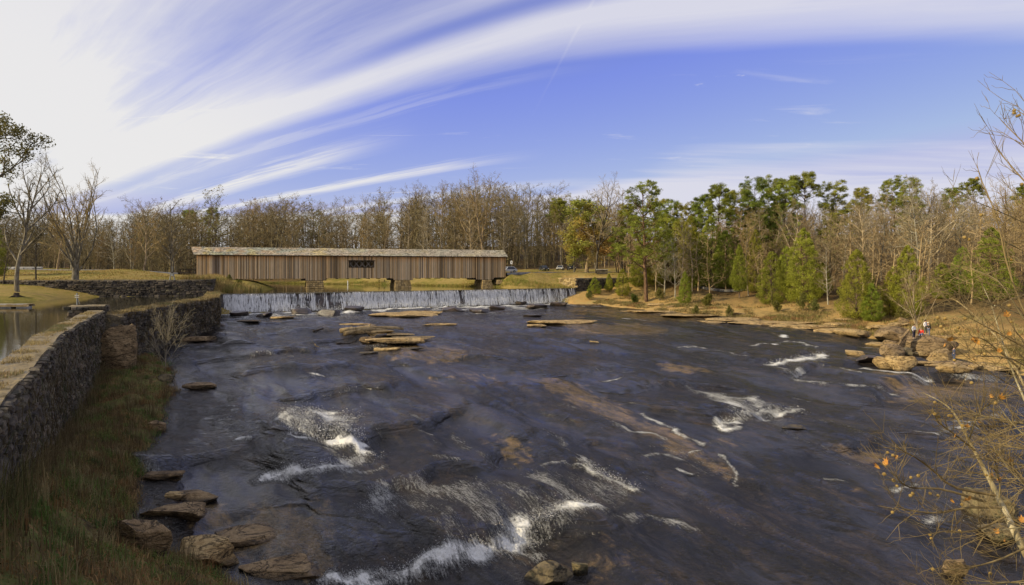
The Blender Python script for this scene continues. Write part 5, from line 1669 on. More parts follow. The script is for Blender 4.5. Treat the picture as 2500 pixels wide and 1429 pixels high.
def blades(P, hmin, hmax, wd_, cols, seed, lean=0.5, per=1, spread=0.1):
    r_ = np.random.default_rng(seed)
    P = np.repeat(np.asarray(P, float), per, 0)
    m = len(P)
    P = P + np.column_stack([r_.normal(0, spread, (m, 2)), np.zeros(m)])
    h = r_.uniform(hmin, hmax, m)
    a = r_.uniform(0, 2 * math.pi, m)
    L = np.abs(r_.normal(0, lean, m))
    dirx, diry = np.cos(a), np.sin(a)
    sx_, sy_ = -diry, dirx
    w2 = wd_ * r_.uniform(0.6, 1.4, m)
    b0 = P - np.column_stack([sx_ * w2, sy_ * w2, 0.03 + 0 * w2]); b1 = P + np.column_stack([sx_ * w2, sy_ * w2, -0.03 + 0 * w2])
    md = P + np.column_stack([dirx * h * L * 0.35, diry * h * L * 0.35, h * 0.6])
    m0_ = md - np.column_stack([sx_ * w2, sy_ * w2, 0 * w2]) * 0.7; m1_ = md + np.column_stack([sx_ * w2, sy_ * w2, 0 * w2]) * 0.7
    tp = P + np.column_stack([dirx * h * L, diry * h * L, h * (1 - 0.25 * np.minimum(L, 2))])
    V = np.stack([b0, b1, m1_, m0_, tp], 1).reshape(-1, 3)
    o = np.arange(m)[:, None] * 5
    F = np.concatenate([o + np.array([0, 1, 2]), o + np.array([0, 2, 3]), o + np.array([3, 2, 4])])
    cols = np.array(cols, float)
    f = np.clip(fbm(P[:, 0] * 0.45, P[:, 1] * 0.45, seed, 3) * 2.6 + 0.5 + r_.normal(0, 0.12, m), 0, 0.999) * (len(cols) - 1)
    i = f.astype(int); g_ = (f - i)[:, None]
    T = (cols[i] * (1 - g_) + cols[i + 1] * g_) * r_.uniform(0.65, 1.35, (m, 1))
    return V, F, np.repeat(T, 5, 0)


def grass(name, lst, label, cat='grass'):
    Vs, Fs, Ts, n0 = [], [], [], 0
    for V, F, T in lst:
        Vs.append(V); Fs.append(F + n0); Ts.append(T); n0 += len(V)
    o = ob(name, mesh_np(name, np.concatenate(Vs), np.concatenate(Fs), M_grass, False, {'tint': np.concatenate(Ts)}))
    return tag(o, label, cat, kind='stuff')


r = np.random.default_rng(61)
n = 26000
ii = r.random(n) ** 0.8 * (nb_ - 1); jj = r.uniform(2, nc * 0.93, n)
pts = np.stack([BX[ii.astype(int), jj.astype(int)], BY[ii.astype(int), jj.astype(int)], BZ[ii.astype(int), jj.astype(int)]], 1)
pts[:, :2] += r.normal(0, 0.12, (n, 2))
gcols = [(0.30, 0.16, 0.065), (0.24, 0.18, 0.065), (0.14, 0.17, 0.04), (0.11, 0.18, 0.035), (0.21, 0.19, 0.05), (0.36, 0.22, 0.09), (0.26, 0.14, 0.06)]
keep = fbm(pts[:, 0] * 0.55, pts[:, 1] * 0.55, 4, 4) > -0.05
lstb = [blades(pts[keep], 0.07, 0.26, 0.012, gcols, 5, 1.1, 3, 0.12)]
k2 = r.random(n) < 0.03
lstb.append(blades(pts[k2], 0.4, 0.95, 0.010, [(0.16, 0.105, 0.05), (0.20, 0.135, 0.06), (0.12, 0.075, 0.035)], 6, 0.45, 9, 0.12))
for q_, (c_, hh_) in enumerate([([(0.10, 0.15, 0.035), (0.14, 0.19, 0.045)], 0.45), ([(0.30, 0.21, 0.10), (0.36, 0.26, 0.12)], 0.6), ([(0.26, 0.13, 0.05), (0.20, 0.10, 0.04)], 0.5), ([(0.07, 0.11, 0.03), (0.10, 0.13, 0.035)], 0.35)]):
    sel = pts[r.choice(n, 55, replace=False)]
    lstb.append(blades(sel, hh_ * 0.5, hh_ * 1.2, 0.010, c_, 80 + q_, 0.7, 55, 0.16))
k3 = (r.random(n) < 0.3) & (jj < 11)                  # tall dead weeds piled at the wall's foot
lstb.append(blades(pts[k3], 0.5, 1.5, 0.011, [(0.14, 0.09, 0.042), (0.20, 0.135, 0.06), (0.11, 0.10, 0.035)], 7, 0.5, 3, 0.15))
kl = r.random(n) < 0.16
Vl, Fl, Tl = leaves(pts[kl] + np.array([0, 0, 0.05]), 5, 0.22, 0.035, 0.022, 71, lambda r_, m, c: np.array([(0.24, 0.12, 0.045), (0.09, 0.14, 0.03), (0.16, 0.13, 0.04), (0.30, 0.17, 0.06)])[r_.integers(0, 4, m)], 0.3, 0.4)
lstb.append((Vl, np.concatenate([Fl[:, [0, 1, 2]], Fl[:, [0, 2, 3]]]), Tl))
grass('bank_grass', lstb, 'rough brown and green grass and weeds covering the shaded left bank')

# dry grass on the walls and hanging weeds
lst = []
def along(path, off0, off1, n, ztop, seed):
    r_ = np.random.default_rng(seed)
    P = np.asarray(path, float)
    L = np.r_[0, np.cumsum(np.linalg.norm(np.diff(P, axis=0), axis=1))]
    s_ = r_.uniform(0, L[-1], n)
    i = np.clip(np.searchsorted(L, s_, side='right') - 1, 0, len(P) - 2)
    t = (P[i + 1] - P[i]) / (L[i + 1] - L[i])[:, None]
    o = r_.uniform(off0, off1, n)
    q = P[i] + t * (s_ - L[i])[:, None] + np.stack([t[:, 1], -t[:, 0]], 1) * o[:, None]
    return np.column_stack([q, [ztop(x) for x in s_]])
dry = [(0.22, 0.16, 0.07), (0.33, 0.25, 0.11), (0.40, 0.31, 0.14), (0.26, 0.17, 0.08), (0.18, 0.17, 0.07)]
q = along(WA, -1.15, -0.25, 5000, zA, 2)
q = q[fbm(q[:, 0] * 0.8, q[:, 1] * 0.8, 3, 3) > 0.0]
lst.append(blades(q, 0.04, 0.16, 0.010, dry, 8, 1.2, 3, 0.05))
q = along(WB, -1.85, 0.02, 5000, zB, 3)
lst.append(blades(q, 0.05, 0.26, 0.016, dry, 9, 1.0, 3, 0.06))
q = along(WB[:3], -0.1, 0.2, 900, lambda s: zB(s) - random.Random(int(s * 97)).uniform(0.1, 3.6), 4)
lst.append(blades(q, 0.3, 0.9, 0.014, [(0.11, 0.075, 0.035), (0.17, 0.115, 0.05), (0.08, 0.06, 0.03)], 10, 1.3, 4, 0.12))
q = along(WA, 0.0, 0.25, 900, lambda s: zA(s) - random.Random(int(s * 97)).uniform(0.6, 5.0), 5)
lst.append(blades(q, 0.2, 0.7, 0.010, [(0.07, 0.05, 0.026), (0.11, 0.08, 0.035), (0.05, 0.06, 0.02)], 11, 1.3, 4, 0.12))
grass('wall_grass', lst, 'dry straw-coloured grass growing on the tops and faces of the stone walls')

# grass and weeds along the right shore and the pond edges
n = 30000
sx_ = r.uniform(0, 1, n)
ssp = resample(SH[:11], 400)
tgs = np.gradient(ssp, axis=0); tgs /= np.linalg.norm(tgs, axis=1, keepdims=True)
k = (sx_ * 399).astype(int)
off = np.abs(r.normal(0, 7, n)) + 1.4
nrs = np.stack([-tgs[:, 1], tgs[:, 0]], 1)
if nrs[100].sum() < 0: nrs = -nrs
q = ssp[k] + nrs[k] * off[:, None]
keep = fbm(q[:, 0] * 0.3, q[:, 1] * 0.3, 6, 3) > -0.03
q = q[keep]
q = np.column_stack([q, gzn(q[:, 0], q[:, 1])])
lst = [blades(q, 0.12, 0.5, 0.03, [(0.30, 0.21, 0.085), (0.36, 0.26, 0.10), (0.24, 0.17, 0.07), (0.20, 0.19, 0.05), (0.30, 0.17, 0.07)], 12, 0.8, 2, 0.2)]
grass('shore_grass', lst, 'dry golden grass along the right shore of the river')
lst = []
for path, n, hh, cols in ((PONDR, 5000, (0.2, 0.7), [(0.26, 0.24, 0.05), (0.34, 0.26, 0.08), (0.22, 0.24, 0.05)]), (PONDL[:3], 2200, (0.3, 1.1), [(0.38, 0.28, 0.10), (0.44, 0.32, 0.13), (0.30, 0.24, 0.08)])):
    q = along(path, -1.6, 1.2, n, lambda s: 0, 14)
    q[:, 2] = np.maximum(gzn(q[:, 0], q[:, 1]), POND - 0.05)
    lst.append(blades(q, hh[0], hh[1], 0.03, cols, 15, 0.5, 3, 0.2))
q = np.column_stack([r.uniform(-55, -45.5, 900), r.uniform(110, 121, 900)])
q = q[(q[:, 0] < -45 - (q[:, 1] - 108) * 0.45 + 6) & (fbm(q[:, 0] * 0.3, q[:, 1] * 0.3, 2, 3) > -0.05)]
q = np.column_stack([q, np.maximum(gzn(q[:, 0], q[:, 1]), POND - 0.05)])
lst.append(blades(q, 0.5, 1.5, 0.03, [(0.46, 0.34, 0.13), (0.40, 0.28, 0.10), (0.24, 0.24, 0.06), (0.48, 0.36, 0.15)], 19, 0.35, 9, 0.25))
grass('pond_edge_grass', lst, 'golden and green grass fringing the mill pond')


n = 26000
q = np.concatenate([np.column_stack([r.uniform(-115, -56, n), r.uniform(98, 128, n)]), np.column_stack([r.uniform(-12, 42, n), r.uniform(147, 182, n)])])
z = gzn(q[:, 0], q[:, 1])
yw_ = np.interp(q[:, 0], [-140, -70, -48], [97, 102, 107]) + 0.8
ok = (z > POND + 0.25) & ((q[:, 0] > -20) | (q[:, 1] > yw_)) & (fbm(q[:, 0] * 0.25, q[:, 1] * 0.25, 9, 3) > -0.1)
dr_ = seg_dist(q[:, 0], q[:, 1], ROADC)
ok &= dr_ > 3.2
q = np.column_stack([q, z])[ok]
grass('lawn_grass', [blades(q, 0.05, 0.16, 0.05, [(0.20, 0.17, 0.04), (0.30, 0.22, 0.07), (0.34, 0.25, 0.09), (0.18, 0.18, 0.035)], 17, 0.9, 1, 0.25)], 'short dry winter grass of the lawns beside the bridge')

# spray thrown up where the water breaks
M_spray = flat('spray_drops', (0.82, 0.82, 0.78), 0.4, 0.3, 0, 0.05)
dv, df = [], []
r = np.random.default_rng(88)
def spray(pl, n, h, spread, size, back=0.0):
    P = resample(hp(pl), 60)
    i = r.integers(0, 60, n)
    t = r.random(n)
    up = np.abs(r.normal(0, 0.5, n)) * h
    c = np.column_stack([P[i, 0] + r.normal(0, spread, n), P[i, 1] + r.normal(0, spread, n) + back * r.random(n), np.zeros(n)])
    gi = np.clip(np.searchsorted(ry, c[:, 1]), 0, ny - 1); gk = np.clip(np.searchsorted(ra, c[:, 0] / (c[:, 1] + 4.0)), 0, nx - 1)
    c[:, 2] = RZ[gi, gk] + up
    for k in range(3):
        dv.append((c, r.normal(0, size, (n, 3))))
    a = [c + r.normal(0, 1, (n, 3)) * size * r.uniform(0.5, 1.4, (n, 1)) for _ in range(3)]
    V = np.stack(a, 1).reshape(-1, 3)
    dv.clear()
    df.append(V)
spray([(700, 1100), (780, 1095), (870, 1105)], 2600, 1.0, 0.35, 0.016, 1.0)
spray([(690, 1060), (770, 1040), (850, 1050)], 2200, 0.5, 0.6, 0.014, 0.6)
spray([(660, 1170), (800, 1172), (915, 1130)], 1500, 0.25, 0.3, 0.014)
spray(FOAM[0][0], 3600, 0.3, 0.25, 0.012)
spray([(1250, 1325), (1390, 1276), (1440, 1280)], 1500, 0.45, 0.35, 0.012)
spray([(1430, 1160), (1550, 1214)], 900, 0.3, 0.25, 0.014)
spray([(1768, 1046), (1850, 1014), (1950, 1010)], 1200, 0.35, 0.3, 0.018)
spray([(1888, 896), (2012, 872)], 900, 0.4, 0.35, 0.024)
P_ = [DAM0 + DD * b_ + DN * 1.6 for b_ in np.linspace(1, 69, 60)]
n = 15000
i = r.integers(0, 60, n)
c = np.array(P_)[i] + DD * r.normal(0, 1.0, (n, 1)) + DN * (r.normal(-0.1, 0.25, (n, 1)))
hm_ = 1.2 + 2.6 * fbm(i * 0.35, 0 * i, 3, 3)
c = np.column_stack([c, EYE - 6.9 + np.abs(r.normal(0, 0.5, n)) * np.clip(hm_, 0.2, 2.4)])
df.append(np.stack([c + r.normal(0, 1, (n, 3)) * 0.035 for _ in range(3)], 1).reshape(-1, 3))
V = np.concatenate(df)
tag(ob('spray', mesh_np('spray', V, np.arange(len(V)).reshape(-1, 3), M_spray)), 'white spray drops thrown up along the rapids and the foot of the falls', 'spray', kind='stuff')

# ------------------------------------------------------------------ rocks
import bmesh
def ico(sub):
    bm = bmesh.new(); bmesh.ops.create_icosphere(bm, subdivisions=sub, radius=1.0)
    V = np.array([v.co[:] for v in bm.verts]); F = np.array([[v.index for v in f.verts] for f in bm.faces]); bm.free()
    return V, F
ICO3, ICO4, ICO2 = ico(3), ico(4), ico(2)


def rock(name, c, w_, d_, h_, mat, seed, label, cat='rock', group=None, rz=0.0, tiltx=0.0, tilty=0.0, sink=0.3, cuts=7, flatness=0.0, ic=ICO4):
    """boulder: sphere cut by planes and roughened; c is the ground point under its middle"""
    r_ = np.random.default_rng(seed)
    V, F = ic
    V = V.copy()
    V = np.sign(V) * np.abs(V) ** 0.62
    n1_ = fbm(V[:, 0] * 1.1 + seed, V[:, 1] * 1.1, V[:, 2] * 1.1, 2)
    V = V * (1 + 0.55 * n1_)[:, None]
    for k in range(cuts * 2):
        n_ = r_.normal(size=3); n_ /= np.linalg.norm(n_)
        if k == 0: n_ = np.array([r_.normal(0, .12), r_.normal(0, .12), 1.0]); n_ /= np.linalg.norm(n_)
        o_ = r_.uniform(0.5, 0.9) if k else 0.72 - flatness * 0.2
        dd_ = V @ n_ - o_
        V = V - np.clip(dd_, 0, None)[:, None] * n_ * 0.96
    lay = np.floor((V[:, 2] + 0.25 * fbm(V[:, 0] * 1.5, V[:, 1] * 1.5, seed, 2)) * 4.5) / 4.5      # bedding planes
    n2_ = fbm(V[:, 0] * 3.5 + seed, V[:, 1] * 3.5, V[:, 2] * 6, 4)
    n3_ = h3(lay * 97 + 500 + seed, lay * 31 + 900, lay * 0) - 0.5
    V[:, :2] *= (1 + 0.16 * n2_ + 0.10 * n3_)[:, None]
    V[:, 2] += 0.10 * n2_
    lo_, hi_ = V.min(0), V.max(0)
    V = (V - (lo_ + hi_) / 2) / (hi_ - lo_)
    V = V * np.array([w_ * 1.04, d_, h_ * (1 + sink)])
    V[:, 2] += h_ * (1 + sink) * 0.5 - h_ * sink
    cx, sx__ = math.cos(tiltx), math.sin(tiltx)
    V = np.stack([V[:, 0], V[:, 1] * cx - V[:, 2] * sx__, V[:, 1] * sx__ + V[:, 2] * cx], 1)
    cy, sy__ = math.cos(tilty), math.sin(tilty)
    V = np.stack([V[:, 0] * cy + V[:, 2] * sy__, V[:, 1], -V[:, 0] * sy__ + V[:, 2] * cy], 1)
    ca, sa = math.cos(rz), math.sin(rz)
    V = np.stack([V[:, 0] * ca - V[:, 1] * sa, V[:, 0] * sa + V[:, 1] * ca, V[:, 2]], 1)
    me = mesh_np(name, V, F, mat, True)
    try: me.set_sharp_from_angle(angle=math.radians(34))
    except Exception: pass
    o = ob(name, me, None, c)
    return tag(o, label, cat, group)


def rz_at(x, y, z):
    i = int(np.clip(np.searchsorted(ry, y), 0, ny - 1)); k = int(np.clip(np.searchsorted(ra, x / (y + 4.0)), 0, nx - 1))
    return float(RZ[i, k]) if RZ[i, k] > EYE - 30 else z


def rock_px(name, u, vb, wpx, hm, dm, mat, seed, label, on='river', **kw):
    """rock whose near foot is seen at (u, vb)"""
    p = {'river': hit, 'bank': bankhit, 'ground': ghit}[on](u, vb)
    if on == 'river': p[2] = rz_at(p[0], p[1], p[2])
    w_ = wpx * p[1] / FPX
    k = np.array([p[0], p[1]]) / np.linalg.norm(p[:2])
    c = np.array([p[0] + k[0] * dm * 0.45, p[1] + k[1] * dm * 0.45, p[2]])
    if on == 'river': c[2] = max(p[2], rz_at(c[0], c[1], p[2]) - 0.1)
    return rock(name, c, w_, dm, hm, mat, seed, label, **kw)


RK = [  # u, v of near foot, width px, height m, depth m, material, label
    (985, 775, 150, 0.55, 6.5, M_tan, 'broad tan rock slab just below the middle of the falls'), (1030, 768, 90, 0.4, 4.0, M_tan, 'low tan rock at the right end of the broad slab below the falls'),
    (690, 779, 52, 0.35, 1.8, M_tan, 'small tan rock under the left part of the falls'), (872, 795, 82, 0.25, 1.6, M_tan, 'thin tan rock strip above the driftwood pile'), (1075, 797, 74, 0.22, 1.6, M_tan, 'thin flat rock right of the driftwood pile, below the broad slab'),
    (1372, 796, 150, 0.4, 5.0, M_tan, 'long pale tan slab lying in the right middle of the river'), (1310, 801, 42, 0.3, 1.8, M_tan, 'small pale rock at the near left tip of the long tan slab'), (1300, 776, 40, 0.35, 1.5, M_wetrock, 'small dark rock upstream of the long tan slab'),
    (945, 833, 120, 0.35, 3.2, M_tan, 'far tan slab of the driftwood island'), (965, 853, 128, 0.4, 2.6, M_tan, 'near tan slab of the driftwood island'), (900, 846, 40, 0.7, 1.6, M_brownrock, 'brown boulder among the logs of the driftwood island'), (930, 842, 26, 0.55, 1.1, M_wetrock, 'dark round stone among the driftwood logs'),
    (900, 866, 40, 0.15, 1.0, M_mossrock, 'thin flat stone left of the pale broken log'), (465, 838, 90, 0.5, 3.0, M_brownrock, 'brown slab at the foot of the weedy wall'), (535, 802, 40, 0.3, 1.6, M_wetrock, 'low dark rock beside the near corner of the falls wall'), (610, 795, 50, 0.22, 1.4, M_brownrock, 'flat brown rock in the water right of the wall corner'),
    (490, 958, 70, 0.3, 1.6, M_brownrock, 'flat brown rock jutting from the left bank'), (1415, 1398, 36, 0.45, 0.5, M_mossrock, 'small pointed rock in the pool at the bottom of the picture'), (1340, 1440, 108, 0.6, 1.2, M_mossrock, 'mossy rounded boulder cut by the bottom edge'),
    (2330, 1402, 50, 0.7, 0.8, M_brownrock, 'brown block in the water under the sycamore branches'), (2420, 1290, 105, 1.2, 2.2, M_mossrock, 'mossy round boulder behind the sycamore trunk'), (2440, 1340, 90, 0.6, 1.4, M_mossrock, 'low olive boulder below the mossy round one'),
    (2090, 824, 80, 0.9, 4.0, M_tan, 'flat-topped golden ledge at the head of the side channel'), (2178, 838, 90, 2.0, 4.5, M_brownrock, 'large domed brown boulder behind the pointed slab'), (2268, 870, 112, 2.3, 4.5, M_brownrock, 'big flat-topped boulder on which the people stand'),
    (2293, 890, 68, 1.5, 2.6, M_tan, 'golden rounded boulder right below the people'), (2180, 884, 60, 1.5, 2.2, M_brownrock, 'squat boulder at the foot of the pointed slab'), (2185, 866, 44, 1.4, 1.8, M_brownrock, 'tilted wedge boulder carrying the pointed slab'),
    (2160, 905, 46, 1.2, 1.8, M_tan, 'tan boulder at the water edge left of the large mossy one'), (2204, 913, 64, 1.5, 2.2, M_tan, 'golden mossy boulder washed by white water'), (2214, 882, 26, 0.9, 1.2, M_mossrock, 'small olive rock wedged between the shore boulders'), (2246, 881, 34, 0.6, 1.4, M_tan, 'small tan rock below the people boulder'),
    (2084, 872, 40, 0.6, 1.8, M_tan, 'pale tilted rock left of the side channel mouth'), (2118, 890, 56, 0.7, 1.8, M_wetrock, 'wet grey rock left of the pointed slab'), (2332, 927, 72, 0.8, 2.2, M_tan, 'golden cracked rock where the lone figure stands'), (2382, 915, 30, 0.5, 1.2, M_tan, 'pale small block between two golden rocks on the right'),
    (2436, 914, 92, 0.6, 2.2, M_tan, 'long low golden rock at the right edge shore'), (2404, 903, 46, 0.7, 1.6, M_tan, 'tan rock behind the pale small block'), (2330, 905, 80, 0.35, 3.0, M_brownrock, 'flat brown shelf behind the golden cracked rock'),
    (1650, 772, 50, 0.3, 2.2, M_tan, 'pale flat rock in the shallows below the large pine'), (1740, 790, 60, 0.3, 2.4, M_tan, 'flat shore rock left of the long pale shelf'), (1880, 797, 190, 0.4, 6.0, M_tan, 'long pale rock shelf along the right shore'), (1990, 806, 120, 0.45, 4.5, M_tan, 'pale shelf reaching the flat-topped ledge'),
    (1545, 762, 60, 0.3, 2.0, M_tan, 'low rock in the shallows below the abutment'), (1600, 766, 110, 0.35, 3.5, M_tan, 'pale ledge along the shore under the large pine'), (1690, 778, 130, 0.35, 4.0, M_tan, 'second pale ledge along the shore, right of the pine'), (1800, 788, 150, 0.4, 4.5, M_tan, 'broad pale ledge at the foot of the clay bank'),
    (1950, 803, 140, 0.45, 4.0, M_tan, 'orange-tan ledge between the long shelf and the pale shelf'), (2040, 814, 120, 0.6, 4.5, M_tan, 'thick orange-tan ledge beside the head of the side channel'), (2150, 846, 60, 0.5, 2.5, M_tan, 'tan ledge in the side channel under the domed boulder'), (2250, 898, 60, 0.35, 2.0, M_tan, 'low tan rock in the water below the people'), (2290, 906, 60, 0.3, 2.0, M_tan, 'flat tan rock left of the golden cracked rock'),
    (1010, 842, 90, 0.3, 2.2, M_tan, 'tan slab at the right end of the driftwood island'), (905, 828, 100, 0.4, 2.2, M_tan, 'tan slab at the left end of the driftwood island'), (1000, 862, 60, 0.15, 1.6, M_mossrock, 'thin olive slab trailing from the driftwood island'), (1420, 747, 90, 0.3, 2.0, M_brownrock, 'flat brown rock under the right end of the falls'), (1936, 1066, 54, 0.12, 1.4, M_mossrock, 'thin tan rock patch awash right of the white pool'),
]
for i, (u, vb, wpx, hm, dm, mt_, lab_) in enumerate(RK):
    flat_ = hm < 0.6
    rock_px('boulder' if not flat_ else 'flat_rock', u, vb, wpx * (1.15 if flat_ else 1.08), hm, dm, mt_, 900 + i, lab_, sink=0.45 if flat_ else 0.3, cuts=5 if flat_ else 8, flatness=1.0 if flat_ else 0.4, rz=random.Random(i).uniform(-0.15, 0.15), ic=ICO4 if wpx > 60 else ICO3)
for i, (u, vb, wpx, hm, dm, lab_) in enumerate([(2066, 784, 60, 0.4, 2.0, 'pale slab lying on the bank above the shore ledge'), (2050, 800, 100, 0.5, 4.0, 'wide tan slab on the bank left of the ledge'), (2140, 806, 60, 0.6, 2.4, 'tan slab behind the flat-topped golden ledge'), (2190, 800, 60, 0.6, 2.2, 'weathered block on the bank behind the domed boulder'),
                                              (2205, 790, 24, 0.8, 1.0, 'small grey standing stone at the foot of the shaded cedar'), (2300, 835, 60, 0.7, 2.5, 'sunlit rock on the bank behind the people'), (1800, 772, 40, 0.5, 1.5, 'brown stone on the eroded clay bank'), (1700, 757, 34, 0.5, 1.2, 'stone among the roots right of the large pine'), (1640, 752, 30, 0.4, 1.2, 'stone at the bank edge right of the pine foot'),
                                              (1600, 748, 40, 0.5, 1.2, 'rock under the exposed roots of the large pine')]):
    rock_px('boulder' if hm > 0.55 else 'flat_rock', u, vb, wpx, hm, dm, M_tan if i != 4 else M_wallstone_j if False else M_brownrock, 960 + i, lab_, on='ground', sink=0.3, ic=ICO3)
for i, (u, vb, wpx, hm, dm, mt_, lab_) in enumerate([(384, 1062, 36, 0.75, 1.0, M_brownrock, 'upright rock at the middle of the left bank edge'), (362, 1156, 56, 0.9, 1.1, M_mossrock, 'grey-brown rock at the left bank edge below the upright one'), (380, 1272, 74, 0.5, 1.0, M_wetrock, 'dark wet rock at the left bank edge above the big layered one'),
                                                     (358, 1368, 145, 1.1, 1.4, M_brownrock, 'big layered rock on the left bank near the bottom'), (505, 1408, 150, 0.8, 1.8, M_tan, 'curved tan and rust rock beside the big layered one'), (407, 935, 40, 0.6, 1.0, M_mossrock, 'rock at the foot of the bare sapling'), (430, 1245, 40, 0.3, 0.8, M_tan, 'small tan flat rock at the left water edge')]):
    rock_px('boulder', u, vb, wpx, hm, dm, mt_, 990 + i, lab_, on='bank' if i not in (4, 6) else 'river', sink=0.35)
for i, (u, vb, wpx, hm, dm, lab_) in enumerate([(470, 1240, 130, 0.3, 1.6, 'wet grey-brown rock shelf reaching from the left bank into the river'), (430, 1300, 150, 0.35, 1.4, 'wet rock shelf just above the curved tan rock'), (600, 1330, 170, 0.25, 2.2, 'broad brown rock shelf awash left of the big cascade'), (690, 1420, 220, 0.3, 1.8, 'dark wet rock shelf at the bottom edge left of the big cascade'), (400, 1190, 90, 0.3, 1.1, 'low wet rock beside the grey-brown bank rock')]):
    rock_px('flat_rock', u, vb, wpx, hm, dm, M_brownrock, 1030 + i, lab_, sink=0.75, cuts=4, flatness=1.0)
for i, (u, vb, wpx, hm, lab_) in enumerate([(585, 772, 44, 0.8, 'first dark wet rock below the left end of the falls'), (645, 777, 36, 0.7, 'dark wet rock just left of the small tan rock under the falls'), (735, 772, 50, 0.9, 'dark wet hump right of the small tan rock under the falls'), (800, 772, 60, 0.9, 'dark wet hump below the dark gap in the falls'), (865, 764, 44, 0.8, 'dark wet rock left of the broad slab below the falls'),
                                           (1105, 762, 60, 0.8, 'long dark wet hump right of the broad slab below the falls'), (1170, 766, 50, 0.8, 'dark wet rock in foam right of the long dark hump'), (1215, 756, 40, 0.8, 'dark wet rock left of the jammed log'), (1310, 752, 54, 0.7, 'dark wet rock right of the jammed log'), (1365, 748, 44, 0.7, 'dark wet rock under the right end of the falls')]):
    rock_px('boulder', u, vb, wpx, hm, 2.4, M_wetrock, 1060 + i, lab_, sink=0.4, cuts=5, ic=ICO3)
# masonry stump by the end of the race wall
rock('masonry_stump', (-32.0, 54.3, EYE - 8.5), 2.5, 2.6, 4.1, M_brownrock, 1010, 'rounded crumbling masonry stump at the end of the race wall', 'ruin', sink=0.1, cuts=5)
# the pointed slab leaning up from the boulders
p = hit(2188, 872)
A_, B_, C_ = PX(2186, 846, p[1] + .6), PX(2205, 848, p[1] + 1.0), PX(2221, 806, p[1] + 1.6)
th = np.array([0.35, 0.8, 0.15])
V = np.array([A_, B_, lerp(B_, C_, 0.55) + [0.05, 0, 0], C_, lerp(A_, C_, 0.55)])
V = np.concatenate([V, V + th])
F = [(4, 3, 2, 1, 0), (5, 6, 7, 8, 9)] + [(i, (i + 1) % 5, (i + 1) % 5 + 5, i + 5) for i in range(5)]
c0 = A_.copy(); c0[2] -= 0.6
V[0] -= [0, 0, 0.6]; V[1] -= [0, 0, 0.6]; V[5] -= [0, 0, 0.6]; V[6] -= [0, 0, 0.6]
tag(ob('leaning_rock', mesh_np('leaning_rock', V - c0, F, M_brownrock), None, c0), 'dark pointed slab leaning up like a fin from the shore boulders', 'rock')


# ------------------------------------------------------------------ driftwood
def log_px(pts, Y0, r0, r1, label, mat=M_driftwood, on=True, lift=0.15, stubs=0):
    P = []
    for (u, v) in pts:
        h_ = hit(u, v); P.append((h_[0], h_[1], rz_at(h_[0], h_[1], h_[2]) + lift))
    P = catmull(P, 9)
    P = P + np.column_stack([fbm(P[:, 0], P[:, 1], i, 2) * 0.12 for i in (1, 2, 3)])
    V, F = tubes(P[None], np.linspace(r0, r1, 9)[None] * (1 + 0.2 * np.sin(np.arange(9) * 2.1))[None], 8)
    FF = [tuple(f) for f in F] + [tuple(range(8))[::-1], tuple(range(64, 72))]
    c = P.mean(0); c[2] = P[:, 2].min()
    e = empty('driftwood_log', c, label, 'log', 'logs stranded in the river')
    part('log_stem', V, FF, mat, e, True)
    rr_ = random.Random(pts[0][0])
    for k in range(stubs):
        q = P[2 + k * 2]
        e2 = q + np.array([rr_.uniform(-.5, .5), rr_.uniform(-.4, .1), rr_.uniform(.2, .6)])
        V, F = tubes(np.array([[q, (q + e2) / 2 + [0, 0, .05], e2]]), np.array([[r1 * .5, r1 * .4, r1 * .2]]), 5)
        part('branch_stub', V, F, mat, e, True)
    return e
log_px([(830, 818), (900, 815), (985, 813)], 0, 0.30, 0.22, 'longest driftwood log lying across the top of the driftwood island', lift=0.35, stubs=2)
log_px([(838, 826), (900, 826), (955, 824)], 0, 0.26, 0.16, 'second driftwood log just below the longest one', lift=0.4, stubs=1)
log_px([(915, 858), (945, 862), (978, 866)], 0, 0.24, 0.10, 'pale broken log pointing right at the near end of the driftwood island', lift=0.12)
log_px([(822, 838), (850, 836), (872, 833)], 0, 0.10, 0.05, 'thin dark branch left of the driftwood island', M_darkwood, lift=0.08)
log_px([(765, 812), (790, 810)], 0, 0.12, 0.08, 'short dark log left of the driftwood island', M_darkwood, lift=0.08)
log_px([(768, 850), (772, 857), (780, 858)], 0, 0.08, 0.04, 'small upright snag in the river left of the pale broken log', lift=0.25, stubs=1)
log_px([(1262, 742), (1272, 744), (1284, 741)], 0, 0.35, 0.25, 'dark log jammed at the foot of the falls on the right', M_darkwood, lift=0.5, stubs=2)
log_px([(655, 768), (660, 760)], 0, 0.07, 0.04, 'thin snag standing in the foam below the left of the falls', M_darkwood, lift=0.4, stubs=1)
log_px([(1440, 840), (1462, 843)], 0, 0.10, 0.06, 'lone stick lying in the shallows in the right middle of the river', lift=0.06)

# ------------------------------------------------------------------ bare sapling on the left bank
sap = bare(520, 5.0, 0.045, 'shrub', M_pale, M_paletwig)
p = bankhit(404, 905)
put(sap, 'bare_sapling', (p[0], p[1], p[2] - 0.05), 1.0, 0.5, 'thin pale bare sapling on the left bank in front of the weedy wall', cat='sapling')
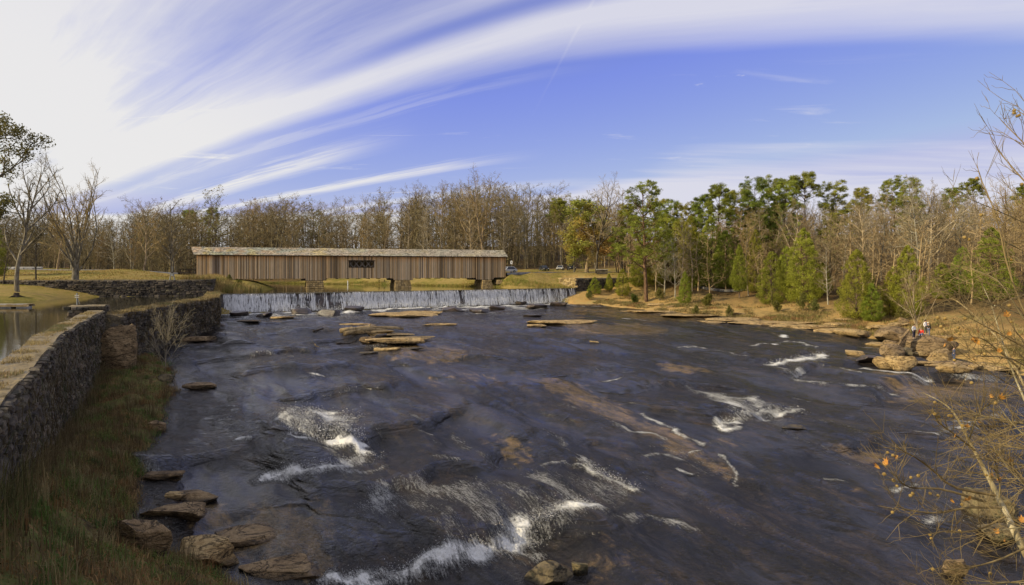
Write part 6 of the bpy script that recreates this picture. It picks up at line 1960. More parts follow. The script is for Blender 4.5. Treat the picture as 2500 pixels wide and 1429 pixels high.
# low shrubs along the right shore
SHRUB = [leafy(610, 1.6, 'shrub', [(0.16, 0.17, 0.04), (0.24, 0.20, 0.06), (0.30, 0.20, 0.08)], 3, 0.12, 0.07, 0.03), leafy(611, 1.5, 'shrub', [(0.14, 0.15, 0.03), (0.20, 0.20, 0.04)], 5, 0.14, 0.07, 0.03)]
for i, (u, vb, sc, k, lab_) in enumerate([(1440, 735, 1.2, 0, 'brown-green shrub at the foot of the abutment wall'), (1550, 742, 1.3, 1, 'green shrub just left of the large pine trunk'), (1718, 748, 1.5, 1, 'low dark green bush on the bank right of the small slim cedar'), (1610, 735, 1.4, 0, 'olive shrub right of the large pine trunk'),
                                          (1960, 760, 1.6, 0, 'golden shrub on the bank below the tall dark cedar'), (1700, 772, 1.0, 0, 'low tuft shrub at the shore in front of the clay bank'), (1990, 765, 1.2, 0, 'yellow tuft left of the broad cone cedar'), (2200, 785, 1.3, 0, 'golden weed clump under the shaded cedar'), (1780, 775, 1.0, 0, 'yellow-green tuft at the foot of the clay bank'),
                                          (1905, 762, 1.2, 1, 'green tuft in front of the bright full cedar')]):
    p = ghit(u, vb)
    put(SHRUB[k], 'shrub', (p[0], p[1], p[2] - 0.05), sc, i * 1.3, lab_, cat='shrub')
p = PX(592, 700, 121.0); p[2] = max(float(gz(p[0], p[1])), POND - 0.1)
put(SHRUB[1], 'shrub', p, 1.0, 1.0, 'green rush clump at the pond edge under the left end of the bridge', cat='shrub')
p = PX(560, 700, 119.0); p[2] = max(float(gz(p[0], p[1])), POND - 0.1)
put(SHRUB[0], 'shrub', p, 1.0, 2.0, 'golden reed clump at the pond edge beside the lawn wall end', cat='shrub')

# ------------------------------------------------------------------ road, path and parking
def ribbon(name, path, wid_, mat, lift=0.05):
    P = resample(catmull(path, 60), 60)
    t = np.gradient(P, axis=0); t /= np.linalg.norm(t, axis=1, keepdims=True)
    n_ = np.stack([-t[:, 1], t[:, 0]], 1)
    A1, A2 = P + n_ * wid_ / 2, P - n_ * wid_ / 2
    z = np.maximum(gzn(A1[:, 0], A1[:, 1]), gzn(A2[:, 0], A2[:, 1])); z = np.convolve(np.pad(z, 4, mode='edge'), np.ones(9) / 9, 'valid') + lift
    V = []
    for i in range(60): V += [(*A1[i], z[i] - 0.5), (*A1[i], z[i]), (*A2[i], z[i]), (*A2[i], z[i] - 0.5)]
    return tag(ob(name, mesh_np(name, V, grid_faces(60, 4), mat)), kind='structure'), P, z
e_r = BR[:2] + bn * WID / 2
road, RP, RZz = ribbon('road', ROADC, 5.6, M_asphalt, 0.04)
ribbon('footpath', [ghit(1700, 700)[:2], ghit(1760, 712)[:2], ghit(1830, 705)[:2], ghit(1885, 693)[:2]], 1.6, M_path, 0.03)
e_l = BL[:2] + bn * WID / 2
ribbon('left_road', [e_l - be * 3.4, e_l - be * 14, (-95, 128), (-150, 120)], 6.0, M_asphalt, 0.06)

# ------------------------------------------------------------------ people on the rocks
def skin_obj(name, verts, edges, radii, mat, parent, root=0, sub=1):
    me = bpy.data.meshes.new(name)
    me.from_pydata(verts, edges, [])
    me.materials.append(mat)
    o = ob(name, me, parent)
    o.modifiers.new('skin', 'SKIN')
    lay = me.skin_vertices[0] if len(me.skin_vertices) else None
    for i, q in enumerate(radii):
        lay.data[i].radius = (q, q) if not isinstance(q, tuple) else q
        lay.data[i].use_root = (i == root)
    sb = o.modifiers.new('smooth', 'SUBSURF'); sb.levels = sb.render_levels = sub
    return o


M_skin = flat('skin', (0.52, 0.33, 0.23), 0.6, 0.3, 0, 0.08)
def cloth(n, c): return flat(n, c, 0.85, 0.15, 0, 0.2, 12.0)


def person(loc, rz, J, shirt, trousers, hair, label, jacket_len=0.0, cap=None):
    e = empty('person', loc, label, 'person', None, rz)
    body = ['pelvis', 'belly', 'chest', 'neck', 'head', 'crown', 'shl', 'ell', 'wrl', 'hal', 'shr', 'elr', 'wrr', 'har', 'hpl', 'knl', 'anl', 'tol', 'hpr', 'knr', 'anr', 'tor']
    rad = [.125, .115, (.15, .11), .05, .085, .075, .06, .042, .03, .034, .06, .042, .03, .034, .085, .058, .04, .036, .085, .058, .04, .036]
    ed = [(0, 1), (1, 2), (2, 3), (3, 4), (4, 5), (2, 6), (6, 7), (7, 8), (8, 9), (2, 10), (10, 11), (11, 12), (12, 13), (0, 14), (14, 15), (15, 16), (16, 17), (0, 18), (18, 19), (19, 20), (20, 21)]
    V = [J[b_] for b_ in body]
    n0 = len(V)
    Vv, Ee, Rr = list(V), list(ed), list(rad)
    for hnd, wr in (('hal', 'wrl'), ('har', 'wrr')):      # five fingers, thumb leaving the side of the palm
        h_, w_ = np.array(J[hnd]), np.array(J[wr])
        d_ = (h_ - w_) / (np.linalg.norm(h_ - w_) + 1e-6)
        s_ = np.cross(d_, [0, 1, 0.2]); s_ /= np.linalg.norm(s_)
        for k in range(5):
            a = h_ + s_ * (0.012 * (k - 1.5)) if k < 4 else h_ - d_ * 0.03 + s_ * 0.03
            l_ = [.055, .065, .06, .045, .045][k]
            m_ = a + d_ * l_ * .6 + (s_ * 0.03 if k == 4 else 0)
            t_ = m_ + d_ * l_ * .5 + np.array([0, -0.012, 0])
            b0 = len(Vv)
            Vv += [tuple(a), tuple(m_), tuple(t_)]; Ee += [(b0, b0 + 1), (b0 + 1, b0 + 2)]; Rr += [.010, .009, .007]
    skin_obj('body', Vv, Ee, Rr, M_skin, e)
    ix = lambda *a: [body.index(q) for q in a]
    def shell(name, keys, edges, k, mat):
        ids = ix(*keys)
        R_ = []
        for i in ids:
            q = rad[i]
            R_.append((q[0] + k, q[1] + k) if isinstance(q, tuple) else q + k)
        return skin_obj(name, [V[i] for i in ids], [(keys.index(a), keys.index(b_)) for a, b_ in edges], R_, mat, e)
    shell('shirt', ['pelvis', 'belly', 'chest', 'shl', 'ell', 'wrl', 'shr', 'elr', 'wrr'], [('pelvis', 'belly'), ('belly', 'chest'), ('chest', 'shl'), ('shl', 'ell'), ('ell', 'wrl'), ('chest', 'shr'), ('shr', 'elr'), ('elr', 'wrr')], 0.022, shirt)
    shell('trousers', ['pelvis', 'hpl', 'knl', 'anl', 'hpr', 'knr', 'anr'], [('pelvis', 'hpl'), ('hpl', 'knl'), ('knl', 'anl'), ('pelvis', 'hpr'), ('hpr', 'knr'), ('knr', 'anr')], 0.02, trousers)
    for a, b_ in (('anl', 'tol'), ('anr', 'tor')):
        p0, p1 = np.array(J[a]), np.array(J[b_])
        skin_obj('shoe', [tuple(p0 - [0, 0, .03]), tuple(p1)], [(0, 1)], [.05, .045], M_shoe, e)
    hd, cr = np.array(J['head']), np.array(J['crown'])
    up = (cr - hd) / np.linalg.norm(cr - hd)
    Vh, Fh = ICO2
    Q = Vh * np.array([.093, .105, .10]) + (hd + up * 0.045 + np.array([0, .02, 0]))
    keep = [f for f in Fh if not all(Vh[i][1] < -0.35 and Vh[i][2] < 0.45 for i in f)]
    ho = ob('hair' if cap is None else 'cap', mesh_np('hair', Q, keep, hair if cap is None else cap, True), e)
    # face: nose, eyes, mouth
    nose = hd + np.array([0, -.09, -.005])
    Vn, Fn = box(nose, (.012, 0, 0), (0, .018, 0), (0, 0, .02)); ob('nose', mesh_np('nose', Vn, Fn, M_skin), e)
    for sgn in (-1, 1):
        Vn, Fn = box(hd + np.array([sgn * .033, -.078, .02]), (.012, 0, 0), (0, .008, 0), (0, 0, .006)); ob('eye', mesh_np('eye', Vn, Fn, M_black), e)
    Vn, Fn = box(hd + np.array([0, -.08, -.04]), (.022, 0, 0), (0, .008, 0), (0, 0, .005)); ob('mouth', mesh_np('mouth', Vn, Fn, M_lip), e)
    return e


M_shoe = cloth('shoe_leather', (0.45, 0.42, 0.38)); M_lip = flat('lip', (0.35, 0.14, 0.11), 0.6)
M_hairdk = cloth('dark_hair', (0.03, 0.02, 0.015)); M_hairbr = cloth('brown_hair', (0.09, 0.055, 0.03)); M_hairfair = cloth('fair_hair', (0.3, 0.2, 0.1))
STAND = dict(pelvis=(0, 0, .95), belly=(0, -.01, 1.14), chest=(0, 0, 1.34), neck=(0, .0, 1.5), head=(0, -.02, 1.61), crown=(0, -.01, 1.68), shl=(.18, 0, 1.42), ell=(.25, .03, 1.15), wrl=(.22, -.1, .93), hal=(.21, -.13, .87), shr=(-.18, 0, 1.42), elr=(-.25, .03, 1.15), wrr=(-.23, -.08, .92), har=(-.22, -.11, .86),
             hpl=(.1, 0, .9), knl=(.11, -.03, .5), anl=(.12, .02, .09), tol=(.13, -.13, .04), hpr=(-.1, 0, .9), knr=(-.12, -.02, .5), anr=(-.13, .03, .09), tor=(-.14, -.12, .04))
BEND = dict(STAND, head=(0.02, -.09, 1.58), crown=(.02, -.10, 1.65), neck=(0, -.03, 1.49), wrl=(.12, -.25, 1.1), hal=(.08, -.28, 1.12), ell=(.26, -.02, 1.14))
ARMS = dict(STAND, ell=(.30, .08, 1.18), wrl=(.20, -.06, 1.02), hal=(.15, -.1, 1.02), knl=(.12, -.08, .5), anl=(.16, -.05, .09), tol=(.17, -.2, .04))
SIT = dict(pelvis=(0, 0, .12), belly=(0, -.01, .32), chest=(0, 0, .52), neck=(0, -.03, .68), head=(0, -.07, .79), crown=(0, -.08, .86), shl=(.18, 0, .6), ell=(.26, -.08, .36), wrl=(.2, -.26, .28), hal=(.18, -.31, .25), shr=(-.18, 0, .6), elr=(-.27, .06, .35), wrr=(-.3, .02, .1), har=(-.31, -.02, .04),
           hpl=(.1, -.05, .11), knl=(.15, -.42, .30), anl=(.17, -.72, .06), tol=(.17, -.86, .03), hpr=(-.1, -.05, .11), knr=(-.10, -.46, .16), anr=(-.08, -.86, .02), tor=(-.08, -.99, .03))


bpy.context.view_layer.update()
dgr = bpy.context.evaluated_depsgraph_get()
def drop(x, y, z0=EYE):
    """height of whatever solid surface lies under a point"""
    hit_, loc_, *_ = S.ray_cast(dgr, Vector((x, y, z0)), Vector((0, 0, -1)))
    return loc_[2] if hit_ else float(gz(x, y))
def stand_px(u, v, Y):
    p = PX(u, v, Y)
    return (p[0], p[1], drop(p[0], p[1], p[2] + 4.0))
pY = hit(2268, 870)[1]
person(stand_px(2231, 838, pY + 1.4), 0.4, BEND, cloth('grey_white_shirt', (0.55, 0.56, 0.60)), cloth('navy_trousers', (0.035, 0.035, 0.06)), M_hairbr, 'person in pale grey top and dark trousers at the left of the group')
person(stand_px(2249, 833, pY + 1.6), -0.7, SIT, cloth('red_shirt', (0.62, 0.05, 0.035)), cloth('blue_jeans', (0.12, 0.16, 0.26)), M_hairfair, 'person in a bright red top sitting on the big boulder')
person(stand_px(2259, 835, pY + 2.4), 0.5, ARMS, cloth('white_shirt', (0.78, 0.76, 0.76)), cloth('olive_trousers', (0.13, 0.12, 0.08)), M_hairdk, 'person in a white shirt standing behind the seated one in red')
person(stand_px(2266, 834, pY + 3.0), -0.3, STAND, cloth('dark_jacket', (0.04, 0.045, 0.04)), cloth('faded_jeans', (0.17, 0.2, 0.28)), M_hairdk, 'person in a dark jacket and pale cap at the right of the group', cap=cloth('cream_cap', (0.7, 0.66, 0.56)))
qY = hit(2332, 927)[1]
person(stand_px(2329, 905, qY + 0.9), 1.2, STAND, cloth('blue_coat', (0.06, 0.075, 0.13)), cloth('dark_blue_jeans', (0.07, 0.09, 0.15)), M_hairdk, 'person in dark blue clothes alone on the golden cracked rock, half hidden by twigs')


# ------------------------------------------------------------------ parked vehicles
def car(loc, rz, L, Wd, H, hood, paint, label, boxy=False):
    e = empty('parked_car', loc, label, 'car', 'vehicles parked beyond the bridge', rz)
    h0, hb = 0.28, H * 0.56
    y = lambda f: -L / 2 + f * L
    prof = [(0.0, h0), (0.0, hb * 0.82), (0.03, hb * 0.95), (hood, hb), (1.0 - 0.02, hb), (1.0, hb * 0.8), (1.0, h0)]
    V, F = [], []
    for sx_ in (-1, 1):
        for f, z in prof: V.append((sx_ * Wd / 2 * (0.96 if z > hb * 0.9 else 1.0), y(f), z))
    m_ = len(prof)
    F.append(tuple(range(m_))); F.append(tuple(range(m_, 2 * m_))[::-1])
    for i in range(m_): F.append((i, i + m_, (i + 1) % m_ + m_, (i + 1) % m_))
    b_ = ob('body', mesh_np('body', np.array(V), F, paint), e)
    bv = b_.modifiers.new('bevel', 'BEVEL'); bv.width = 0.06; bv.segments = 2
    r0_, r1_ = (hood + (0.06 if boxy else 0.14), 0.97 if boxy else 0.80)
    cab = np.array([(-Wd * .47, y(hood), hb), (Wd * .47, y(hood), hb), (Wd * .47, y(0.97), hb), (-Wd * .47, y(0.97), hb), (-Wd * .39, y(r0_), H), (Wd * .39, y(r0_), H), (Wd * .39, y(r1_), H), (-Wd * .39, y(r1_), H)])
    c_ = ob('cabin', mesh_np('cabin', cab, BOXF, paint), e)
    bv = c_.modifiers.new('bevel', 'BEVEL'); bv.width = 0.05; bv.segments = 2
    def pane(name, a, b__, c__, d__, off):
        q = np.array([cab[a], cab[b__], cab[c__], cab[d__]]); m0_ = q.mean(0); q = m0_ + (q - m0_) * 0.84 + np.array(off)
        q2 = q - np.array(off) * 1.5
        ob(name, mesh_np(name, np.concatenate([q, q2]), BOXF, M_glass), c_)
    pane('windscreen', 0, 1, 5, 4, (0, -0.02, 0.012)); pane('rear_window', 3, 2, 6, 7, (0, 0.02, 0.01)); pane('side_window', 1, 2, 6, 5, (0.02, 0, 0.005)); pane('side_window', 0, 3, 7, 4, (-0.02, 0, 0.005))
    a = np.arange(16) * math.pi / 8
    for sx_ in (-1, 1):
        for f in (0.19, 0.80):
            R_ = 0.33
            ring = lambda x, rr: [(x, y(f) + rr * math.cos(t), R_ + rr * math.sin(t)) for t in a]
            x0, x1 = sx_ * (Wd / 2 - 0.18), sx_ * (Wd / 2 + 0.02)
            V = np.array(ring(x0, R_) + ring(x1, R_) + ring(x1, R_ * .6)); F = [(i, (i + 1) % 16, (i + 1) % 16 + 16, i + 16) for i in range(16)] + [(i + 16, (i + 1) % 16 + 16, (i + 1) % 16 + 32, i + 32) for i in range(16)]
            w_ = ob('wheel', mesh_np('wheel', V, F, M_tyre, True), e)
            V = np.array(ring(x1 - sx_ * 0.02, R_ * .6)); ob('hubcap', mesh_np('hubcap', V, [tuple(range(16))], M_metal), w_)
        Vb, Fb = box((sx_ * Wd * .36, y(0.0) - 0.01, hb * .74), (.16, 0, 0), (0, .03, 0), (0, 0, .08)); ob('headlight', mesh_np('headlight', Vb, Fb, M_chrome), e)
        Vb, Fb = box((sx_ * (Wd * .5 + .07), y(hood) + .25, hb + .06), (.07, 0, 0), (0, .05, 0), (0, 0, .06)); ob('wing_mirror', mesh_np('wing_mirror', Vb, Fb, paint), e)
    Vb, Fb = box((0, y(0.0) - 0.012, hb * .55), (Wd * .26, 0, 0), (0, .02, 0), (0, 0, .10)); ob('grille', mesh_np('grille', Vb, Fb, M_black), e)
    Vb, Fb = box((0, y(0.0) - 0.04, h0 + .12), (Wd * .48, 0, 0), (0, .05, 0), (0, 0, .09)); ob('bumper', mesh_np('bumper', Vb, Fb, M_black), e)
    return e


M_silver = flat('silver_paint', (0.55, 0.55, 0.53), 0.25, 0.5, 0.4, 0.03); M_darkcar = flat('dark_car_paint', (0.03, 0.032, 0.04), 0.25, 0.5, 0.2, 0.03); M_palecar = flat('pale_gold_paint', (0.50, 0.48, 0.42), 0.25, 0.5, 0.3, 0.03)
def car_px(u, Y, rz, L, Wd, H, hood, paint, lab_, boxy=False):
    p = PX(u, 660, Y)
    return car((p[0], p[1], max(drop(p[0], p[1], EYE + 1.2), float(gz(p[0], p[1]))) + 0.01), rz, L, Wd, H, hood, paint, lab_, boxy)
car_px(1240, 162.5, -1.1, 4.4, 1.8, 1.5, 0.28, M_silver, 'silver car half hidden behind the right end of the covered bridge')
car_px(1328, 188, 0.25, 4.5, 1.85, 1.5, 0.28, M_darkcar, 'dark low car parked left of the other two')
car_px(1368, 190, -0.2, 4.5, 1.8, 1.42, 0.28, M_palecar, 'pale silver car parked between the two dark ones')
car_px(1395, 189, 0.05, 5.0, 1.95, 1.95, 0.26, M_darkcar, 'tall black utility vehicle nearest the golden tree', True)

# ------------------------------------------------------------------ small built things
def thing_box(parent, name, c, hx, hy, hz, mat):
    V, F = box(c, (hx, 0, 0), (0, hy, 0), (0, 0, hz)); return ob(name, mesh_np(name, V, F, mat), parent)
p = PX(1248.5, 641, 166.0)
g0 = drop(p[0], p[1], EYE + 2)
sg = empty('road_sign', (p[0], p[1], g0), 'white oval-cornered road sign with a dark narrow oval, right of the bridge end', 'sign')
zc0 = p[2] - g0
thing_box(sg, 'post', (0, 0.05, zc0 / 2), .04, .04, zc0 / 2, M_metal)
def oval(rx, rz_, y_, n=24, pw=0.6):
    t = np.arange(n) * 2 * math.pi / n
    return np.stack([rx * np.sign(np.cos(t)) * np.abs(np.cos(t)) ** pw, np.full(n, y_), zc0 + rz_ * np.sign(np.sin(t)) * np.abs(np.sin(t)) ** pw], 1)
A1, A2 = oval(.26, .42, -.01), oval(.26, .42, .02)
ob('plate', mesh_np('plate', np.concatenate([A1, A2]), [tuple(range(24)), tuple(range(24, 48))[::-1]] + [(i, (i + 1) % 24, (i + 1) % 24 + 24, i + 24) for i in range(24)], M_white), sg)
A1 = oval(.085, .28, -.016, pw=0.9)
ob('oval_mark', mesh_np('oval_mark', A1, [tuple(range(24))], M_black), sg)

p = PX(417, 686, 103.0)
gh = empty('sluice_gate_hoist', (p[0], p[1] + 0.4, EYE - 1.5), 'small iron sluice gate hoist with a tall screw stem on the lawn wall', 'gate hoist')
for sx_ in (-.3, .3):
    V, F = tubes(np.array([[(sx_ * 1.2, 0, -.02), (sx_, 0, .45), (sx_ * .7, 0, .85)]]), np.array([[.09, .07, .06]]), 6); ob('leg', mesh_np('leg', V, F, M_metal, True), gh)
thing_box(gh, 'gear_case', (0, 0, .78), .24, .16, .16, M_metal); thing_box(gh, 'top_plate', (0, 0, .98), .32, .2, .04, M_metal); thing_box(gh, 'gear_cap', (0, 0, 1.1), .11, .11, .08, M_darkwood)
V, F = tubes(np.array([[(0, 0, .3), (0, 0, 1.3), (0, 0, 2.1)]]), np.array([[.035, .035, .03]]), 6); ob('screw_stem', mesh_np('screw_stem', V, F, M_metal, True), gh)
V, F = tubes(np.array([[(-.3, -.2, .75), (-.38, -.25, .75), (-.38, -.25, .95)]]), np.array([[.025, .025, .025]]), 6); ob('crank', mesh_np('crank', V, F, M_metal, True), gh)

p = onz(20, 752, CANAL)
dk = empty('floating_dock', (p[0], p[1], CANAL), 'low grey wooden floating dock at the grassy left edge of the canal', 'dock', rz=0.12)
for i in range(13):
    thing_box(dk, 'plank', (-3.0 + i * 0.42, 0, .40), .195, .62, .025, M_concrete if i % 4 else M_driftwood)
for yy in (-.56, .56): thing_box(dk, 'side_beam', (-.4, yy, .26), 2.8, .05, .11, M_driftwood)
for xx in (-2.2, 0.0, 1.6): thing_box(dk, 'float', (xx, 0, .06), .55, .48, .12, M_concrete)
p = onz(188, 752, CANAL)
gp = empty('gauge_post', (p[0], p[1], CANAL - 0.5), 'slim grey post with two small plates standing in the canal behind the pier', 'post')
V, F = tubes(np.array([[(0, 0, -.3), (0, 0, 1.2), (0, 0, 2.1)]]), np.array([[.07, .07, .07]]), 8); ob('post_shaft', mesh_np('post_shaft', V, F, M_metal, True), gp)
thing_box(gp, 'plate', (0.05, -.08, 1.85), .24, .02, .05, M_concrete); thing_box(gp, 'plate', (0.05, -.08, 1.65), .24, .02, .05, M_concrete)
V, F = tubes(np.array([[(.02, 0, 1.6), (.2, 0, 1.2), (.3, 0, .9)]]), np.array([[.03, .03, .03]]), 5); ob('brace', mesh_np('brace', V, F, M_metal, True), gp)

p = PX(40, 718, 90.0); p[2] = drop(p[0], p[1], EYE)
st = empty('tree_stump', p, 'low dark tree stump on the grassy mound by the canal', 'stump')
V, F = tubes(np.array([[(0, 0, -.1), (0, 0, .15), (.03, 0, .5)]]), np.array([[.5, .36, .33]]), 10)
ob('stump_wood', mesh_np('stump_wood', V, [tuple(f) for f in F] + [tuple(range(20, 30))], M_darkwood), st)
for a in (0.5, 2.6, 4.4):
    V, F = tubes(np.array([[(0.2 * math.cos(a), .2 * math.sin(a), .1), (.6 * math.cos(a), .6 * math.sin(a), .0), (1.0 * math.cos(a), 1.0 * math.sin(a), -.12)]]), np.array([[.16, .11, .05]]), 6); ob('root', mesh_np('root', V, F, M_darkwood, True), st)

wbp = empty('concrete_barrier', (PX(52, 660, 129)[0], 129.5, EYE - 0.1), 'long low white concrete parapet beyond the left lawn', 'barrier')
for i in range(4): thing_box(wbp, 'panel', (-2.6 + i * 1.75, 0.08 * i, 0.28 + 0.02 * i), .86, .12, .34, M_concrete)
thing_box(wbp, 'coping', (0, 0.1, 0.68), 3.6, .2, .04, M_white)

p = PX(932, 682, 178.0); p[2] = drop(p[0], p[1], EYE - 0.5)
pt = empty('picnic_table', p, 'dark picnic table on the far pond bank seen under the bridge', 'picnic table')
for i in range(4): thing_box(pt, 'top_plank', (0, -.3 + i * .2, .74), .95, .09, .02, M_darkwood)
for sy in (-.7, .7): thing_box(pt, 'bench', (0, sy, .44), .95, .13, .02, M_darkwood)
for sx_ in (-.7, .7):
    for sy in (-1, 1):
        V, F = tubes(np.array([[(sx_, sy * .75, 0), (sx_, sy * .45, .37), (sx_, sy * .18, .72)]]), np.array([[.05, .05, .05]]), 4); ob('leg', mesh_np('leg', V, F, M_darkwood), pt)
p = PX(849, 690, 170.0); p[2] = drop(p[0], p[1], EYE - 0.5)
wp = empty('white_marker_post', p, 'small white marker post at the far pond edge under the bridge window', 'post')
thing_box(wp, 'shaft', (0, 0, .5), .09, .09, .6, M_white); thing_box(wp, 'post_cap', (0, 0, 1.13), .13, .13, .04, M_white)
p = PX(1470, 663, 158.0); p[2] = drop(p[0], p[1], EYE + 1.0)
sb_ = empty('stone_enclosure', p, 'low grey stone block behind the dark leaning trunk', 'stone block')
for i in range(5):
    for k in range(3): thing_box(sb_, 'stone', (-1.0 + i * .5 + .12 * (k % 2), 0, .2 + k * .36), .24, .5, .17, M_wallstone)
thing_box(sb_, 'capstone', (0.05, 0, 1.16), 1.35, .58, .06, M_concrete)
# exposed roots of the large pine are part of a root mat on the bank
# ------------------------------------------------------------------ sycamore in the right foreground
rd = random.Random(77)
syc_b = np.array([7.4, 5.6]); zb_ = float(gz(*syc_b))
syc = empty('sycamore_tree', (*syc_b, zb_), 'near sycamore with mottled pale trunk, hanging seed balls and a few orange leaves', 'tree')
trunks, thin = [], []
def ppath(pts, Y0, Y1, n):
    m_ = len(pts)
    return catmull([PX(u, v, lerp(Y0, Y1, i / (m_ - 1))) for i, (u, v) in enumerate(pts)], n)
main = np.vstack([np.array([[*syc_b, zb_ - .2]]), np.array([[6.9, 6.3, zb_ + (PX(2600, 1560, 6.8)[2] - zb_) * .5]]), ppath([(2570, 1480), (2505, 1350), (2470, 1285), (2435, 1210), (2400, 1140), (2365, 1075), (2330, 1010), (2295, 980), (2250, 958)], 6.9, 7.8, 22)])
trunks.append((main, np.concatenate([[.09, .075], np.linspace(.052 ** .5, .004 ** .5, 22) ** 2])))
hero = [([(2600, 1230), (2560, 1120), (2520, 990), (2480, 900), (2440, 832), (2390, 780), (2340, 738), (2318, 728)], 7.6, 8.6, .020, .005), ([(2540, 1060), (2490, 950), (2462, 880), (2440, 810), (2420, 745), (2400, 700)], 7.8, 8.6, .014, .004),
        ([(2640, 1000), (2560, 860), (2500, 760), (2460, 650), (2440, 560), (2418, 490), (2396, 440), (2385, 400), (2390, 372)], 6.0, 6.6, .010, .002), ([(2620, 520), (2540, 480), (2490, 430), (2455, 390), (2425, 350), (2415, 322)], 5.8, 6.4, .009, .002), ([(2600, 420), (2530, 380), (2490, 340), (2450, 300), (2440, 288)], 5.6, 6.2, .008, .002),
        ([(2600, 350), (2540, 300), (2500, 280), (2472, 262)], 5.4, 5.8, .007, .002), ([(2640, 700), (2560, 600), (2520, 540), (2490, 490), (2470, 450)], 5.6, 6.2, .009, .002), ([(2500, 780), (2440, 690), (2380, 660), (2350, 650)], 6.4, 7, .008, .002)]
for pts, a, b_, r0_, r1_ in hero: trunks.append((ppath(pts, a, b_, 16), np.linspace(r0_, r1_, 16)))
sub = [([(2430, 1210), (2330, 1190), (2280, 1150), (2240, 1120), (2200, 1098), (2177, 1074)], 7.1, 6.6, .016, .004), ([(2405, 1225), (2300, 1195), (2230, 1192), (2200, 1178), (2186, 1160)], 7.1, 6.7, .014, .003), ([(2445, 1240), (2360, 1240), (2290, 1253), (2220, 1246), (2192, 1237), (2180, 1243)], 7.0, 6.6, .014, .003),
       ([(2455, 1262), (2380, 1296), (2300, 1298), (2277, 1310)], 7.0, 6.6, .012, .003), ([(2520, 1330), (2430, 1370), (2340, 1390), (2280, 1388)], 6.8, 6.4, .012, .003), ([(2380, 1100), (2330, 1060), (2290, 1030), (2280, 1005)], 7.3, 7.0, .012, .003), ([(2365, 1075), (2390, 1010), (2430, 980), (2450, 968)], 7.3, 7.0, .010, .003),
       ([(2440, 1215), (2440, 1170), (2420, 1140), (2408, 1150)], 7.0, 6.8, .009, .003), ([(2560, 940), (2480, 880), (2400, 870), (2380, 872)], 7.2, 6.8, .012, .003), ([(2540, 1010), (2460, 1040), (2380, 1040), (2340, 1055)], 7.0, 6.7, .012, .003), ([(2490, 900), (2430, 850), (2390, 825), (2318, 824)], 7.4, 7.2, .012, .003), ([(2500, 1180), (2470, 1140), (2440, 1110)], 6.9, 6.7, .010, .003)]
for pts, a, b_, r0_, r1_ in sub: thin.append((ppath(pts, a, b_, 12), np.linspace(r0_, r1_, 12)))
for i in range(38):                                     # finer limbs reaching in from the right
    u0, v0 = rd.uniform(2520, 2640), rd.uniform(560, 1460)
    ln = rd.uniform(130, 340); an = math.radians(rd.uniform(150, 215) if v0 > 800 else rd.uniform(120, 185))
    cv = rd.uniform(-0.5, 0.5)
    pts = [(u0, v0)]
    for k in range(5):
        an += cv * 0.25
        pts.append((pts[-1][0] + math.cos(an) * ln / 5, pts[-1][1] - math.sin(an) * ln / 5))
    Ya = rd.uniform(5.8, 10.0)
    thin.append((ppath(pts, Ya, Ya + rd.uniform(-.8, .8), 12), np.linspace(rd.uniform(.007, .014), .002, 12)))
twig = []
for P_, R_ in thin + trunks[1:] + trunks[:1]:
    n_ = len(P_)
    for k in range(rd.randint(9, 15) if P_[-1][2] < EYE + 0.3 else rd.randint(4, 7)):
        i = rd.randint(int(n_ * .3), n_ - 2)
        d0 = P_[i + 1] - P_[i]; d0 /= np.linalg.norm(d0)
        d1 = d0 * 0.9 + np.array([rd.gauss(0, .5), rd.gauss(0, .35), rd.gauss(0.12, .5)]); d1 /= np.linalg.norm(d1)
        L_ = rd.uniform(.15, .6)
        q = [P_[i]]
        for m_ in range(4):
            d1 = d1 + np.array([rd.gauss(0, .14), rd.gauss(0, .1), rd.gauss(.05, .14)]); d1 /= np.linalg.norm(d1)
            q.append(q[-1] + d1 * L_ / 4)
        twig.append((q, np.linspace(min(.005, R_[i] * .7), .0013, 5)))
        for m_ in range(rd.randint(2, 4)):
            j = rd.randint(1, 3)
            d2 = d1 + np.array([rd.gauss(0, .6), rd.gauss(0, .4), rd.gauss(.1, .6)]); d2 /= np.linalg.norm(d2)
            l2 = rd.uniform(.08, .26)
            twig.append(([q[j], q[j] + d2 * l2 * .3, q[j] + d2 * l2 * .55 + [0, 0, .01], q[j] + d2 * l2 * .8, q[j] + d2 * l2 + [0, 0, .02]], np.linspace(.0026, .0011, 5)))
for i, (P_, R_) in enumerate(trunks):
    V, F = tubes(np.array([P_]), np.array([R_]), 8); part('trunk' if i == 0 else 'stem', V, F, M_syc if i < 3 else M_syctwig, syc, True)
for P_, R_ in thin:
    V, F = tubes(np.array([P_]), np.array([R_]), 5); part('limb', V, F, M_syctwig, syc, True)
V, F = tubes(np.array([q for q, _ in twig]), np.array([q for _, q in twig]), 3); part('crown', V, F, M_syctwig, syc, True)
ALLP = np.concatenate([P_ for P_, _ in thin + trunks] + [np.array(q) for q, _ in twig])
ballme = mesh_np('seed_ball', ICO2[0] * (1 + 0.06 * np.sin(ICO2[0][:, :1] * 31) * np.sin(ICO2[0][:, 1:2] * 27)), ICO2[1], M_ball, True)
stalks = []
def nearest(p):
    return ALLP[np.argmin(np.linalg.norm(ALLP - p, axis=1))]
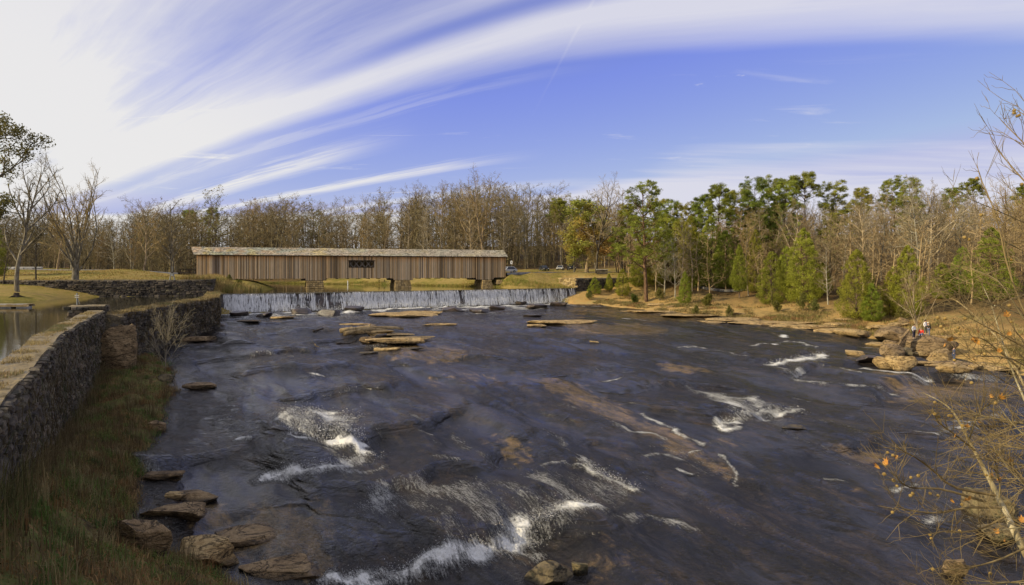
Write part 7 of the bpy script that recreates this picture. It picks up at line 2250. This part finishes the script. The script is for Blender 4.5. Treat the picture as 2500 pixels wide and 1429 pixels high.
for u, v in [(2167, 1105), (2180, 1112), (2159, 1158), (2182, 1173), (2190, 1187), (2224, 1166), (2242, 1162), (2223, 1210), (2228, 1205), (2271, 1205), (2290, 1210), (2179, 1251), (2274, 1315), (2271, 1306), (2343, 1297), (2348, 1232), (2408, 1160), (2419, 1163), (2282, 1011), (2292, 1017), (2283, 983), (2317, 1015), (2322, 1016), (2430, 984), (2385, 436), (2476, 270), (2483, 284), (2488, 282), (2476, 276),
             (2355, 580), (2366, 585), (2395, 525), (2330, 880), (2356, 778), (2308, 778), (2290, 776), (2342, 815), (2464, 746), (2372, 935), (2404, 865), (2418, 1400), (2277, 1390), (2350, 1040), (2340, 800), (2298, 798), (2470, 786), (2495, 450)]:
    q = PX(u, v, 6.9)
    nr_ = nearest(q)
    Yq = float(np.clip(nr_[1], 6.0, 7.6)) if np.linalg.norm(nr_ - q) < 0.8 else 6.9
    q = PX(u, v, Yq)
    nr_ = nearest(q + np.array([0, 0, .05]))
    o = ob('seed_ball', ballme, syc, q - wl(syc)); k = rd.uniform(.0155, .0195); o.scale = (k, k, k)
    stalks.append(([nr_, nr_ * .5 + q * .5 + np.array([0, 0, .02]), q + np.array([0, 0, .012])], [.0016, .0014, .0012]))
for a, b_ in stalks:
    V, F = tubes(np.array([a]), np.array([b_]), 4); part('stalk', V, F, M_syctwig, syc, True)
lobes = [(0, -.45), (.35, -.30), (.55, .05), (.30, .10), (.42, .52), (.14, .38), (0, .85), (-.14, .38), (-.42, .52), (-.30, .10), (-.55, .05), (-.35, -.30)]
LM = []
for k in range(4):
    a = 0.5 + 0.35 * k
    LV = [(0, 0.05, 0)] + [(x * math.cos(x * a), y_ * (1 - .15 * k), (x * x * 1.2 + .35 * abs(y_) * math.sin(k + 1.0)) * (1 if k % 2 else -1) * .6) for x, y_ in lobes]
    LM.append(mesh_np('leaf', np.array(LV), [(0, i + 1, (i + 1) % 12 + 1) for i in range(12)], M_sycleaf, True))
for i, (u, v, sz) in enumerate([(2164, 1130, 24), (2144, 1138, 26), (2188, 1116, 16), (2361, 1042, 26), (2330, 1063, 18), (2446, 972, 26), (2422, 967, 18), (2438, 1113, 20), (2464, 1124, 24), (2442, 1173, 26), (2449, 1160, 18), (2357, 1221, 24), (2365, 1216, 16), (2327, 1223, 18), (2243, 1265, 16), (2452, 1318, 20), (2433, 1297, 18), (2390, 806, 30), (2384, 832, 36), (2376, 826, 22), (2318, 828, 20), (2304, 843, 16), (2379, 876, 22), (2470, 631, 24), (2458, 768, 20), (2464, 815, 16), (2420, 1160, 14), (2390, 1030, 14), (2440, 856, 16), (2495, 1270, 24)]):
    q = PX(u, v, 6.9); nr_ = nearest(q); Yq = float(np.clip(nr_[1], 6.0, 8.2)); q = PX(u, v, Yq)
    o = ob('leaf', LM[i % 4], syc, q - wl(syc)); k = sz * Yq / FPX * 0.75
    o.scale = (k, k, k); o.rotation_euler = (rd.uniform(.6, 2.2), rd.uniform(-.6, .6), rd.uniform(0, 6.28))

if __name__ == '__main__':
    tot = sum(sum(len(p.vertices) - 2 for p in m_.polygons) if len(m_.polygons) < 3000 else len(m_.polygons) * (len(m_.polygons[0].vertices) - 2) for m_ in bpy.data.meshes)
    print('TRIANGLES', tot, 'OBJECTS', len(bpy.data.objects))
